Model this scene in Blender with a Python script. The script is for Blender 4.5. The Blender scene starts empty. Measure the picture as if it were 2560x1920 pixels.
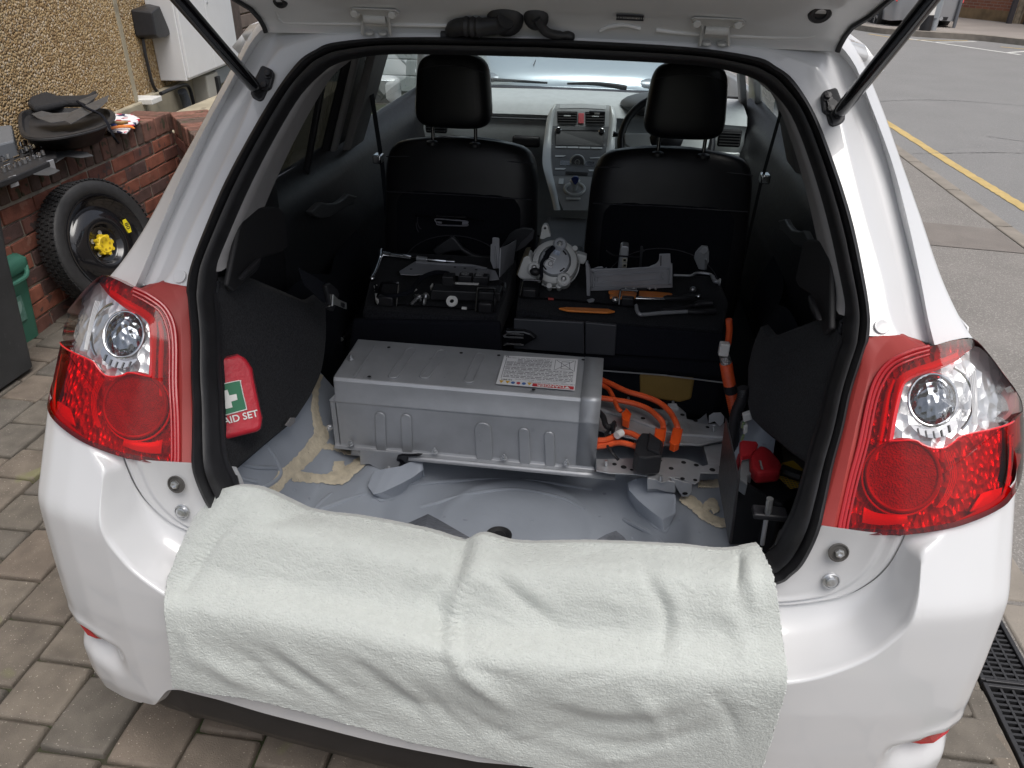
import bpy, math, random
import numpy as np
from mathutils import Matrix, Vector
random.seed(7); np.random.seed(7)
sc = bpy.context.scene
col = sc.collection
# ---------------------------------------------------------------- camera
CAM = np.array([.148884, -.943077, 1.571732])
YAW, PIT, ROL, FPX = -.1236245, .5281733, .0206221, 1855.834
_f = np.array([math.sin(YAW)*math.cos(PIT), math.cos(YAW)*math.cos(PIT), -math.sin(PIT)])
_r0 = np.cross(_f, [0, 0, 1.]); _r0 /= np.linalg.norm(_r0); _u0 = np.cross(_r0, _f)
_r = math.cos(ROL)*_r0 + math.sin(ROL)*_u0
_u = -math.sin(ROL)*_r0 + math.cos(ROL)*_u0
cd = bpy.data.cameras.new('camera'); cam = bpy.data.objects.new('camera', cd); col.objects.link(cam)
cd.sensor_width = 36; cd.lens = 36*FPX/2560; cd.clip_start = .02; cd.clip_end = 600
cam.matrix_world = Matrix(((_r[0], _u[0], -_f[0], CAM[0]), (_r[1], _u[1], -_f[1], CAM[1]), (_r[2], _u[2], -_f[2], CAM[2]), (0, 0, 0, 1)))
sc.camera = cam
# ---------------------------------------------------------------- sky, sun, exposure
SUN_EL, SUN_AZ = math.radians(68), math.radians(138)      # azimuth measured from +Y towards +X
w = bpy.data.worlds.new('World'); sc.world = w; w.use_nodes = True
nt = w.node_tree; nt.nodes.clear()
sky = nt.nodes.new('ShaderNodeTexSky'); sky.sky_type = 'NISHITA'; sky.sun_disc = False
sky.sun_elevation = SUN_EL; sky.sun_rotation = SUN_AZ; sky.air_density = 1.0; sky.dust_density = 6.0; sky.ozone_density = 1.0
hs = nt.nodes.new('ShaderNodeHueSaturation'); hs.inputs['Saturation'].default_value = .55
bg = nt.nodes.new('ShaderNodeBackground'); bg.inputs['Strength'].default_value = .10
wo = nt.nodes.new('ShaderNodeOutputWorld')
nt.links.new(sky.outputs[0], hs.inputs['Color']); nt.links.new(hs.outputs[0], bg.inputs[0]); nt.links.new(bg.outputs[0], wo.inputs[0])
sl = bpy.data.lights.new('sun', 'SUN'); sl.energy = 1.5; sl.angle = math.radians(45); sl.color = (1, .985, .965)
so = bpy.data.objects.new('sun', sl); col.objects.link(so)
sd = Vector((math.sin(SUN_AZ)*math.cos(SUN_EL), math.cos(SUN_AZ)*math.cos(SUN_EL), math.sin(SUN_EL)))
so.rotation_euler = sd.to_track_quat('Z', 'Y').to_euler(); so.location = (3, -6, 9)
vs = sc.view_settings; vs.view_transform = 'Standard'; vs.look = 'None'; vs.exposure = .5; vs.gamma = 1
sc.render.engine = 'CYCLES'
cy = sc.cycles; cy.use_denoising = True; cy.max_bounces = 10; cy.transparent_max_bounces = 24; cy.diffuse_bounces = 5; cy.glossy_bounces = 4
cy.caustics_reflective = False; cy.caustics_refractive = False; cy.sample_clamp_indirect = 6
# ---------------------------------------------------------------- measuring: a sight line through a point of the photograph met with a real plane
def ray(px, py): return _f + _r*(px-1280)/FPX - _u*(py-960)/FPX
def at(p, X=None, Y=None, Z=None):
    d = ray(*p)
    if X is not None: t = (X-CAM[0])/d[0]
    elif Y is not None: t = (Y-CAM[1])/d[1]
    else: t = (Z-CAM[2])/d[2]
    return CAM + d*t
def hit(p, h, lo=.25, hi=8., n=260):
    """first sign change of h(point) along the sight line"""
    d = ray(*p); ts = np.linspace(lo, hi, n); a = ts[0]; ha = h(CAM+d*a)
    for b in ts[1:]:
        hb = h(CAM+d*b)
        if ha*hb <= 0:
            for _ in range(24):
                m = (a+b)/2; hm = h(CAM+d*m)
                if ha*hm <= 0: b = m
                else: a, ha = m, hm
            return CAM+d*(a+b)/2
        a, ha = b, hb
    return CAM+d*a
_GZ = [.3, .68, .783, 1.042, 1.319, 1.465, 1.6]; _GY = [0, .02, .027, .247, .53, .585, .6]
def gsurf(z): return float(np.interp(z, _GZ, _GY))             # the slanted plane of the tailgate opening
def on(p, off=0., fn=gsurf, lo=.25, hi=6.): return hit(p, lambda q: q[1]-fn(q[2])-off, lo, hi, 120)
def plane(p, p0, n):
    d = ray(*p); p0 = np.array(p0, float); n = np.array(n, float); t = ((p0-CAM)@n)/(d@n); return CAM+d*t
def zoom(ox, oy, s): return lambda *L: [(ox+x*s, oy+y*s) for x, y in L]
def cr(P, n, closed=False):
    """Catmull-Rom through points, n samples"""
    P = [np.array(p, float) for p in P]; m = len(P); out = []
    segs = m if closed else m-1
    for i in range(n):
        t = i/(n if closed else n-1)*segs; k = min(int(t), segs-1); t -= k
        g = (lambda j: P[j % m]) if closed else (lambda j: P[max(0, min(m-1, j))])
        a, b, c, d = g(k-1), g(k), g(k+1), g(k+2)
        out.append(.5*((2*b)+(c-a)*t+(2*a-5*b+4*c-d)*t*t+(3*b-a-3*c+d)*t**3))
    return out
def sstep(a, b, x):
    t = min(1, max(0, (x-a)/(b-a))); return t*t*(3-2*t)
# ---------------------------------------------------------------- object helpers
def link(o, parent=None):
    col.objects.link(o)
    if parent is not None:
        o.parent = parent
        if parent.type == 'EMPTY': o.matrix_parent_inverse = Matrix.Translation(-Vector(parent.location))
    return o
def thing(name, label, cat, loc=(0, 0, 0), group=None):
    o = bpy.data.objects.new(name, None); o.location = [float(c) for c in loc]; o.empty_display_size = .05; col.objects.link(o)
    return tag(o, label, cat, group)
def tag(o, label, cat, group=None):
    o['label'] = label; o['category'] = cat
    if group: o['group'] = group
    return o
class MB:
    def __init__(s): s.v = []; s.f = []; s.m = []; s.k = 0
    def add(s, V, F, k=None):
        b = len(s.v); s.v += [tuple(map(float, p)) for p in V]
        s.f += [tuple(b+i for i in q) for q in F]; s.m += [s.k if k is None else k]*len(F); return s
    def grid(s, R, cu=False, cv=False):
        n, m = len(R), len(R[0]); F = []
        for i in range(n if cu else n-1):
            for j in range(m if cv else m-1):
                F.append((i*m+j, ((i+1) % n)*m+j, ((i+1) % n)*m+(j+1) % m, i*m+(j+1) % m))
        return s.add([p for r in R for p in r], F)
    def box(s, c, d, R=None):
        c = Vector(c); V = []
        for z in (-.5, .5):
            for y in (-.5, .5):
                for x in (-.5, .5):
                    q = Vector((x*d[0], y*d[1], z*d[2]))
                    V.append(c+(R @ q if R else q))
        return s.add(V, [(0, 2, 3, 1), (4, 5, 7, 6), (0, 1, 5, 4), (2, 6, 7, 3), (0, 4, 6, 2), (1, 3, 7, 5)])
    def hull8(s, B, T):
        """bottom ring and top ring of equal length"""
        n = len(B); return s.add(list(B)+list(T), [tuple(range(n))[::-1], tuple(range(n, 2*n))]+[(i, (i+1) % n, n+(i+1) % n, n+i) for i in range(n)])
    def prism(s, P, vec):
        v = np.array(vec, float); return s.hull8([np.array(p) for p in P], [np.array(p)+v for p in P])
    def tube(s, P, r, n=8, closed=False, cap=True):
        P = [Vector(p) for p in P]; m = len(P); rs = r if hasattr(r, '__len__') else [r]*m
        R = []; up = None
        for i in range(m):
            a = P[(i-1) % m] if (closed or i) else P[0]; b = P[(i+1) % m] if (closed or i < m-1) else P[-1]
            t = (b-a)
            if t.length < 1e-9: t = Vector((0, 0, 1))
            t.normalize()
            if up is None:
                up = Vector((0, 0, 1)) if abs(t.z) < .9 else Vector((1, 0, 0))
            x = up-t*up.dot(t)
            if x.length < 1e-6: x = t.orthogonal()
            x.normalize(); y = t.cross(x); up = x
            R.append([P[i]+(x*math.cos(2*math.pi*k/n)+y*math.sin(2*math.pi*k/n))*rs[i] for k in range(n)])
        s.grid(R, closed, True)
        if cap and not closed:
            b = len(s.v)-m*n; s.f += [tuple(b+k for k in range(n))[::-1], tuple(b+(m-1)*n+k for k in range(n))]; s.m += [s.k]*2
        return s
    def lathe(s, prof, c, ax=(0, 0, 1), n=24, cap=True):
        ax = Vector(ax).normalized(); x = ax.orthogonal().normalized(); y = ax.cross(x); c = Vector(c)
        R = [[c+ax*h+(x*math.cos(2*math.pi*k/n)+y*math.sin(2*math.pi*k/n))*rr for k in range(n)] for rr, h in prof]
        s.grid(R, False, True)
        if cap:
            b = len(s.v)-len(prof)*n
            if prof[0][0] > 1e-6: s.f.append(tuple(b+k for k in range(n))[::-1]); s.m.append(s.k)
            if prof[-1][0] > 1e-6: s.f.append(tuple(b+(len(prof)-1)*n+k for k in range(n))); s.m.append(s.k)
        return s
    def ball(s, c, r, n=10, R=None):
        r = r if hasattr(r, '__len__') else (r, r, r); rows = []
        for i in range(n+1):
            a = math.pi*i/n; row = []
            for k in range(2*n):
                b = math.pi*k/n; q = Vector((r[0]*math.sin(a)*math.cos(b), r[1]*math.sin(a)*math.sin(b), r[2]*math.cos(a)))
                row.append(Vector(c)+(R @ q if R else q))
            rows.append(row)
        return s.grid(rows, False, True)
    def text(s, body, size, M, bold=False):
        cu = bpy.data.curves.new('t', 'FONT'); cu.body = body; cu.size = size; cu.align_x = 'CENTER'; cu.align_y = 'CENTER'; cu.resolution_u = 3
        if bold: cu.offset = size*.018
        o = bpy.data.objects.new('t', cu); me = bpy.data.meshes.new_from_object(o)
        s.add([M @ v.co for v in me.vertices], [tuple(p.vertices) for p in me.polygons])
        bpy.data.objects.remove(o); bpy.data.meshes.remove(me); bpy.data.curves.remove(cu); return s
    def mirror(s):
        o = MB(); o.v = [(-x, y, z) for x, y, z in s.v]; o.f = [f[::-1] for f in s.f]; o.m = list(s.m); return o
    def build(s, name, mat, parent=None, smooth=True, bevel=0, seg=2, sub=0, weld=False, auto=40, solid=0, solid_off=-1):
        me = bpy.data.meshes.new(name); me.from_pydata(s.v, [], s.f); me.update()
        for mm in (mat if isinstance(mat, (list, tuple)) else [mat]): me.materials.append(mm)
        if isinstance(mat, (list, tuple)): me.polygons.foreach_set('material_index', s.m)
        if smooth:
            me.shade_smooth()
            if auto and not sub: me.set_sharp_from_angle(angle=math.radians(auto))
        o = bpy.data.objects.new(name, me); link(o, parent)
        if weld: o.modifiers.new('w', 'WELD').merge_threshold = .0003
        if solid:
            q = o.modifiers.new('s', 'SOLIDIFY'); q.thickness = solid; q.offset = solid_off
        if bevel:
            q = o.modifiers.new('b', 'BEVEL'); q.width = bevel; q.segments = seg; q.limit_method = 'ANGLE'; q.angle_limit = math.radians(35)
        if sub:
            q = o.modifiers.new('ss', 'SUBSURF'); q.levels = q.render_levels = sub
        return o
def both(fn):
    """build a part for one side of the car and its mirror image"""
    a = fn(); return a, a.mirror()
def basis(c, x, y):
    x = Vector(x).normalized(); n = x.cross(Vector(y)).normalized(); y = n.cross(x)
    return Matrix(((x.x, y.x, n.x, c[0]), (x.y, y.y, n.y, c[1]), (x.z, y.z, n.z, c[2]), (0, 0, 0, 1)))
def rot(x=0, y=0, z=0):
    return (Matrix.Rotation(math.radians(z), 3, 'Z') @ Matrix.Rotation(math.radians(y), 3, 'Y') @ Matrix.Rotation(math.radians(x), 3, 'X'))
# ---------------------------------------------------------------- materials
_m = {}
def mat(name, base=(.5, .5, .5), rough=.5, metal=0, coat=0, var=0, vs_=20, bump=0, bs=200, bd=3, rv=0, col2=None, spec=.5, flecks=None, sheen=0, kind='noise', aniso=0, speck2=None):
    if name in _m: return _m[name]
    m = bpy.data.materials.new(name); m.use_nodes = True; t = m.node_tree; N = t.nodes; L = t.links
    b = N['Principled BSDF']; b.inputs['Base Color'].default_value = (*base, 1); b.inputs['Roughness'].default_value = rough
    b.inputs['Metallic'].default_value = metal; b.inputs['Coat Weight'].default_value = coat; b.inputs['Coat Roughness'].default_value = .04
    b.inputs['Specular IOR Level'].default_value = spec; b.inputs['Sheen Weight'].default_value = sheen
    tc = N.new('ShaderNodeTexCoord'); cur = None
    def noise(scale, detail=4):
        n = N.new('ShaderNodeTexNoise'); n.inputs['Scale'].default_value = scale; n.inputs['Detail'].default_value = detail; L.new(tc.outputs['Object'], n.inputs['Vector']); return n
    if var or col2:
        n = noise(vs_); r = N.new('ShaderNodeMapRange'); r.inputs[1].default_value = .32; r.inputs[2].default_value = .68; L.new(n.outputs[0], r.inputs[0])
        mx = N.new('ShaderNodeMix'); mx.data_type = 'RGBA'
        mx.inputs[6].default_value = (*(c*(1-var) for c in base), 1)
        mx.inputs[7].default_value = (*(col2 if col2 else [min(1, c*(1+var)) for c in base]), 1)
        L.new(r.outputs[0], mx.inputs[0]); cur = mx.outputs[2]
    for fl in (flecks, speck2):
        if fl:
            sc_, thr, c = fl; n = noise(sc_, 2); r = N.new('ShaderNodeMapRange'); r.inputs[1].default_value = thr; r.inputs[2].default_value = thr+.04; L.new(n.outputs[0], r.inputs[0])
            mx = N.new('ShaderNodeMix'); mx.data_type = 'RGBA'; mx.inputs[7].default_value = (*c, 1)
            if cur: L.new(cur, mx.inputs[6])
            else: mx.inputs[6].default_value = (*base, 1)
            L.new(r.outputs[0], mx.inputs[0]); cur = mx.outputs[2]
    if cur: L.new(cur, b.inputs['Base Color'])
    if rv:
        n = noise(vs_*1.7); r = N.new('ShaderNodeMapRange'); r.inputs[3].default_value = max(.02, rough-rv); r.inputs[4].default_value = min(1, rough+rv); L.new(n.outputs[0], r.inputs[0]); L.new(r.outputs[0], b.inputs['Roughness'])
    if bump:
        if kind == 'noise': n = noise(bs, bd); src = n.outputs[0]
        else:
            n = N.new('ShaderNodeTexVoronoi'); n.inputs['Scale'].default_value = bs; L.new(tc.outputs['Object'], n.inputs['Vector']); src = n.outputs['Distance']
        bp = N.new('ShaderNodeBump'); bp.inputs['Strength'].default_value = bump; bp.inputs['Distance'].default_value = 1/bs*.6; L.new(src, bp.inputs['Height']); L.new(bp.outputs[0], b.inputs['Normal'])
    _m[name] = m; return m
def glass(name, tint, gloss=1., rough=.01, ior=1.45):
    """thin glass: tinted see-through sheet with a fresnel reflection"""
    if name in _m: return _m[name]
    m = bpy.data.materials.new(name); m.use_nodes = True; t = m.node_tree; N = t.nodes; L = t.links; N.remove(N['Principled BSDF'])
    tr = N.new('ShaderNodeBsdfTransparent'); tr.inputs[0].default_value = (*tint, 1)
    gl = N.new('ShaderNodeBsdfGlossy'); gl.inputs['Roughness'].default_value = rough; gl.inputs[0].default_value = (gloss, gloss, gloss, 1)
    ge = N.new('ShaderNodeNewGeometry'); dt = N.new('ShaderNodeVectorMath'); dt.operation = 'DOT_PRODUCT'; L.new(ge.outputs['Normal'], dt.inputs[0]); L.new(ge.outputs['Incoming'], dt.inputs[1])
    ab = N.new('ShaderNodeMath'); ab.operation = 'ABSOLUTE'; L.new(dt.outputs['Value'], ab.inputs[0]); iv = N.new('ShaderNodeMath'); iv.operation = 'SUBTRACT'; iv.inputs[0].default_value = 1; L.new(ab.outputs[0], iv.inputs[1])
    pw = N.new('ShaderNodeMath'); pw.operation = 'POWER'; pw.inputs[1].default_value = 5; L.new(iv.outputs[0], pw.inputs[0])
    fr = N.new('ShaderNodeMath'); fr.operation = 'MULTIPLY_ADD'; fr.inputs[1].default_value = .9; fr.inputs[2].default_value = .045; L.new(pw.outputs[0], fr.inputs[0]); mx = N.new('ShaderNodeMixShader')
    L.new(fr.outputs[0], mx.inputs[0]); L.new(tr.outputs[0], mx.inputs[1]); L.new(gl.outputs[0], mx.inputs[2]); L.new(mx.outputs[0], N['Material Output'].inputs[0])
    _m[name] = m; return m
PAINT = mat('pearl_white_paint', (.635, .64, .652), .30, coat=1., var=.012, vs_=6, bump=.012, bs=1500, flecks=(2200, .74, (.70, .70, .73)))
RUBBER = mat('black_rubber', (.014, .014, .016), .5, var=.2, vs_=30, bump=.15, bs=500, rv=.1)
BLKP = mat('black_plastic', (.018, .018, .021), .42, var=.15, vs_=40, bump=.25, bs=900, rv=.08)
GLOSSBLK = mat('black_enamel', (.006, .006, .008), .16, coat=.4, bump=.02, bs=60)
CARPET = mat('charcoal_carpet', (.019, .020, .024), .95, var=.5, vs_=260, bump=.9, bs=700, sheen=.08, spec=.1, flecks=(900, .66, (.035, .036, .042)))
LEATHER = mat('black_leather', (.014, .014, .017), .36, var=.1, vs_=10, bump=.22, bs=420, rv=.06)
CLOTH = mat('black_cloth', (.01, .011, .016), .9, var=.3, vs_=300, bump=.6, bs=900, spec=.15)
GREYTRIM = mat('grey_pillar_trim', (.25, .245, .25), .6, var=.05, vs_=30, bump=.15, bs=900)
PRIMER = mat('grey_floor_paint', (.34, .375, .43), .36, var=.06, vs_=7, coat=.15, bump=.05, bs=40, rv=.08, flecks=(24, .71, (.24, .26, .30)))
TAPE = mat('beige_sealing_tape', (.62, .55, .42), .75, var=.14, vs_=45, bump=.35, bs=130, flecks=(160, .7, (.36, .32, .25)))
ALU = mat('brushed_aluminium', (.42, .435, .46), .46, metal=.5, var=.07, vs_=14, rv=.12, bump=.05, bs=60, flecks=(34, .70, (.36, .375, .40)), speck2=(110, .76, (.55, .56, .58)))
STEEL = mat('galvanised_steel', (.46, .475, .50), .42, metal=.5, var=.1, vs_=22, rv=.12, bump=.04, bs=90)
DGREY = mat('grey_pressed_steel', (.38, .39, .42), .42, metal=.3, var=.06, vs_=18, rv=.1, bump=.03, bs=80)
CHROME = mat('chrome', (.82, .83, .85), .08, metal=1, rv=.03)
BOLTM = mat('zinc_bolt', (.62, .63, .64), .28, metal=.9, var=.1, vs_=200)
ORANGE = mat('orange_cable_sleeve', (.72, .105, .03), .42, var=.12, vs_=40, bump=.1, bs=300)
ORANGE2 = mat('orange_connector', (.80, .10, .015), .4, var=.06, vs_=60)
WHITEPL = mat('white_plastic', (.74, .74, .72), .45, var=.04, vs_=60)
DARKHOLE = mat('dark_recess', (.01, .01, .012), .8)
# ================================================================ THE SETTING
def struct(o): o['kind'] = 'structure'; return o
def sheet(name, P, m, parent=None):
    return MB().add(P, [tuple(range(len(P)))]).build(name, m, parent, smooth=False)
SOIL = mat('joint_sand_and_moss', (.045, .040, .028), .95, col2=(.035, .05, .016), vs_=9, bump=.8, bs=260)
ground = struct(sheet('ground', [(-300, -300, -.03), (300, -300, -.03), (300, 300, -.03), (-300, 300, -.03)], SOIL))
ROADM = mat('road_asphalt', (.195, .193, .19), .85, var=.05, vs_=1.3, bump=.9, bs=110, bd=4, flecks=(120, .60, (.275, .27, .265)), speck2=(150, .66, (.12, .119, .117)))
WALKM = mat('pavement_asphalt', (.19, .178, .166), .9, var=.12, vs_=2.2, bump=1., bs=130, bd=4, flecks=(170, .58, (.31, .295, .275)), speck2=(190, .66, (.105, .095, .085)))
PATCHM = mat('patched_asphalt', (.172, .154, .14), .9, var=.12, vs_=4, bump=.9, bs=190, flecks=(230, .64, (.28, .26, .23)))
KERBM = mat('kerb_concrete', (.23, .205, .175), .85, var=.16, vs_=6, bump=.5, bs=180, flecks=(150, .68, (.2, .175, .15)))
YELM = mat('worn_yellow_paint', (.47, .345, .14), .75, var=.1, vs_=9, bump=.5, bs=240, flecks=(60, .69, (.24, .19, .12)))
WHTM = mat('worn_white_paint', (.66, .66, .63), .75, var=.1, vs_=9, bump=.5, bs=240, flecks=(60, .68, (.26, .26, .25)))
def wobble_strip(name, P, wdt, m, parent, z, n=60, jag=.006):
    P = cr(P, n); A = []; B = []
    for i, p in enumerate(P):
        t = P[min(i+1, n-1)]-P[max(i-1, 0)]; t = t/np.linalg.norm(t); nn = np.array([-t[1], t[0]])
        A.append((*(p[:2]+nn*(wdt/2+random.uniform(-jag, jag))), z)); B.append((*(p[:2]-nn*(wdt/2+random.uniform(-jag, jag))), z))
    return MB().grid([A, B]).build(name, m, parent, smooth=False)
road = struct(MB().grid([[(2.90, y, -.006) for y in (-40, 0, 20, 80)], [(60, y, -.006) for y in (-40, 0, 20, 80)]]).build('road', ROADM, smooth=False))
wobble_strip('yellow_line', [(3.34, -14), (3.28, 2), (3.21, 5), (3.16, 8), (3.10, 20), (3.1, 40)], .092, YELM, road, -.002, 260)
for P in ([(6.66, 18.85), (7.2, 17.6), (7.9, 16.0)], [(7.0, 18.05), (8.05, 18.55)], [(7.78, 16.3), (8.75, 17.0), (9.0, 17.1)]):
    wobble_strip('white_line', P, .085, WHTM, road, -.002, 30)
for P in ([(6.05, 19.7), (6.45, 18.75), (6.7, 18.5)], [(6.75, 18.45), (7.4, 18.6), (7.95, 18.75)], [(8.15, 17.5), (8.9, 16.7), (9.6, 15.9)]):
    wobble_strip('yellow_line', P, .08, YELM, road, -.0015, 30)
CRACK = mat('tar_crack', (.15, .149, .147), .8)
for P in ([(2.95, 6.6), (4.0, 6.85), (5.0, 6.75), (5.8, 6.9), (7.0, 6.5)], [(4.0, 7.6), (4.6, 7.3), (5.4, 7.35), (6.5, 7.0)], [(3.3, 9.5), (4.5, 9.9), (6.5, 9.2)]):
    wobble_strip('crack_seal', P, .014, CRACK, road, -.0018, 160, .010)
pavement = struct(MB().grid([[(1.325, y, -.003) for y in (-20, 0, 20, 60)], [(2.80, y, -.003) for y in (-20, 0, 20, 60)]]).build('pavement', WALKM, smooth=False))
sheet('patched_strip', [(1.34, 4.55, .001), (1.34, 4.0, .001), (2.78, 3.85, .001), (2.78, 4.33, .001)], PATCHM, pavement)
kerb = struct(MB().box((2.86, 20, -.09), (.10, 80, .10)).build('kerb', SOIL, smooth=False))
for i in range(14):
    y0 = -1.1+i*.915; b = MB()
    R = []
    for x, z in ((2.795, -.02), (2.795, .002), (2.800, .006), (2.905, .006), (2.925, -.02)):
        R.append([(x+random.uniform(-.002, .002), y0+.004, z), (x, y0+.45, z+random.uniform(-.001, .002)), (x+random.uniform(-.002, .002), y0+.908, z)])
    b.grid(R); b.build('kerb_stone', KERBM, kerb, auto=25)
far_kerb = [(5.2, 24), (6.2, 20.6), (6.7, 19.75), (7.4, 19.3), (8.3, 18.9), (9.2, 17.6), (12, 14), (16, 10), (60, 6)]
P = [(x, y, .11) for x, y in far_kerb]+[(60, 80, .11), (5.2, 80, .11)]
FARW = mat('far_pavement_asphalt', (.25, .225, .205), .9, var=.12, vs_=.7, bump=.5, bs=120)
far_pavement = struct(sheet('far_pavement', P, FARW))
fk = MB()
c = cr(far_kerb, 40); fk.grid([[(p[0]-.07, p[1]-.09, -.02) for p in c], [(p[0]-.07, p[1]-.09, .115) for p in c], [(p[0]+.05, p[1]+.07, .117) for p in c]])
fk.build('kerb_edge', KERBM, far_pavement, smooth=False)
# ---- block paving: each block its own piece
def paver_mat():
    m = mat('concrete_block_paver', (.150, .133, .113), .85, var=.2, vs_=14, bump=.9, bs=330, bd=4, flecks=(210, .68, (.40, .365, .32)), speck2=(5, .68, (.17, .17, .10)))
    t = m.node_tree; b = t.nodes['Principled BSDF']; src = b.inputs['Base Color'].links[0].from_socket
    oi = t.nodes.new('ShaderNodeObjectInfo'); rp = t.nodes.new('ShaderNodeValToRGB')
    e = rp.color_ramp.elements; e[0].color = (.74, .75, .76, 1); e[1].color = (1.06, 1.03, .98, 1)
    k = e.new(.5); k.color = (.9, .89, .86, 1); k2 = e.new(.75); k2.color = (1.0, .92, .86, 1)
    mx = t.nodes.new('ShaderNodeMix'); mx.data_type = 'RGBA'; mx.blend_type = 'MULTIPLY'; mx.inputs[0].default_value = 1
    t.links.new(oi.outputs['Random'], rp.inputs[0]); t.links.new(src, mx.inputs[6]); t.links.new(rp.outputs[0], mx.inputs[7]); t.links.new(mx.outputs[2], b.inputs['Base Color'])
    return m
PAVER = paver_mat()
driveway = struct(sheet('driveway', [(-6, -6, -.02), (1.19, -6, -.02), (1.19, 12, -.02), (-6, 12, -.02)], SOIL))
def paver(x0, x1, y0, y1, b=None):
    b = b or MB(); n = 4; ring = []
    h = random.uniform(-.004, .003); tx, ty = random.uniform(-.006, .006), random.uniform(-.006, .006)
    cx, cy_ = (x0+x1)/2, (y0+y1)/2
    pts = [(x0+(x1-x0)*i/n, y0) for i in range(n)]+[(x1, y0+(y1-y0)*i/n) for i in range(n)]+[(x1-(x1-x0)*i/n, y1) for i in range(n)]+[(x0, y1-(y1-y0)*i/n) for i in range(n)]
    R = []
    jit = [random.uniform(.0, .0028) for _ in pts]
    for ins, z in ((.0, -.03), (.0005, -.009), (.003, -.002), (.008, 0)):
        row = []
        for (x, y), j in zip(pts, jit):
            corner = (x in (x0, x1)) and (y in (y0, y1)); d = ins+j*(.6 if z > -.03 else .3)+(.002 if corner else 0)
            row.append((x+(d if x < cx-1e-6 else -d if x > cx+1e-6 else 0)*(1 if abs(x-cx) > (x1-x0)*.45 else .25), y+(d if y < cy_ else -d)*(1 if abs(y-cy_) > (y1-y0)*.45 else .25), z+h+tx*(x-cx)/.1*.3+ty*(y-cy_)/.1*.3))
        R.append(row)
    b.grid(R, False, True); m0 = len(b.v)-len(pts); b.f.append(tuple(range(m0, m0+len(pts)))); b.m.append(0)
    return b
rest = MB(); k = 0
for i in range(-26, 14):
    x0 = -1.19+.1655*i+.163; x1 = x0+.1605
    if x0 > 1.13: continue
    x1 = min(x1, 1.183) if x1 < 1.1 else 1.183
    y = -2.0+random.uniform(0, .2)
    while y < 4.4:
        ln = random.choice([.118, .118, .165, .165, .20]); y1 = y+ln-.006
        vis = (x1 < -.38 and y > -.33 and y1 < 2.3 and x0 > -2.6) or (x0 > .9 and -.1 < y < .8)
        if vis: paver(x0, x1, y, y1).build('paving_block', PAVER, driveway, auto=50); k += 1
        elif x0 > -3.2: paver(x0, x1, y, y1, rest)
        y += ln
o = rest.build('paving_blocks', PAVER, driveway, auto=50); o['kind'] = 'stuff'
# ---- drain channel
IRON = mat('black_grate_plastic', (.022, .022, .024), .5, var=.2, vs_=30, bump=.3, bs=300)
for y0, lab in ((.06, 'black slotted drain grate beside the bumper, nearer the camera'), (.452, 'black slotted drain grate beside the pavement, farther of the two')):
    t = thing('drain_grate', lab, 'drain grate', (1.255, y0+.19, -.03), 'drain grates')
    for x in (1.192, 1.318): MB().box((x, y0+.193, -.012), (.012, .384, .03)).build('side_rail', IRON, t, smooth=False, bevel=.002)
    for y in (y0+.005, y0+.381): MB().box((1.255, y, -.012), (.114, .010, .026)).build('end_rail', IRON, t, smooth=False, bevel=.002)
    for x in (1.228, 1.256, 1.284): MB().box((x, y0+.193, -.013), (.006, .366, .02)).build('long_bar', IRON, t, smooth=False)
    me = None
    for j in range(22):
        yy = y0+.018+j*.0163
        if me is None:
            o = MB().box((0, 0, 0), (.113, .0065, .014)).build('slat', IRON, t, smooth=False); me = o.data
        else:
            o = bpy.data.objects.new('slat', me); link(o, t)
        o.location = (1.255, yy, -.011)
# ---- house and garden wall on the far side of the drive
A8 = math.radians(-8); HD = np.array([math.sin(A8), math.cos(A8), 0]); HN = np.array([math.cos(A8), -math.sin(A8), 0])
H0 = np.array([-2.42, 2.0, 0])-.42*HN
def house(p, off=0): return plane(p, H0+HN*off, HN)
def hp(s, z, off=0): return H0+HD*s+HN*off+np.array([0, 0, z])
def hs_z(p, off=0):
    q = house(p, off)-H0; return float(q@HD), float(q[2])
def pebble():
    m = mat('pebbledash', (.40, .29, .16), .8); t = m.node_tree; N = t.nodes; L = t.links; b = N['Principled BSDF']
    tc = N.new('ShaderNodeTexCoord'); v = N.new('ShaderNodeTexVoronoi'); v.inputs['Scale'].default_value = 75; L.new(tc.outputs['Object'], v.inputs['Vector'])
    sep = N.new('ShaderNodeSeparateColor'); L.new(v.outputs['Color'], sep.inputs[0])
    rp = N.new('ShaderNodeValToRGB'); L.new(sep.outputs[0], rp.inputs[0]); e = rp.color_ramp.elements
    e[0].color = (.22, .135, .06, 1); e[1].color = (.66, .55, .42, 1)
    for p, c in ((.3, (.39, .25, .11)), (.55, (.50, .35, .17)), (.8, (.56, .42, .24))): x = e.new(p); x.color = (*c, 1)
    n = N.new('ShaderNodeTexNoise'); n.inputs['Scale'].default_value = 2.2; L.new(tc.outputs['Object'], n.inputs['Vector'])
    mx = N.new('ShaderNodeMix'); mx.data_type = 'RGBA'; mx.blend_type = 'MULTIPLY'; mx.inputs[0].default_value = .25; L.new(rp.outputs[0], mx.inputs[6]); L.new(n.outputs[0], mx.inputs[7]); L.new(mx.outputs[2], b.inputs['Base Color'])
    bp = N.new('ShaderNodeBump'); bp.inputs['Strength'].default_value = 1; bp.inputs['Distance'].default_value = .014; bp.invert = True; L.new(v.outputs['Distance'], bp.inputs['Height']); L.new(bp.outputs[0], b.inputs['Normal'])
    return m
PEB = pebble()
REND = mat('grey_cement_render', (.36, .32, .235), .9, var=.16, vs_=5, bump=.3, bs=120, flecks=(7, .66, (.25, .22, .165)))
hse = thing('house', 'pebbledashed house wall with cement plinth behind the brick garden wall', 'house', hp(2, 0))
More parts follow.
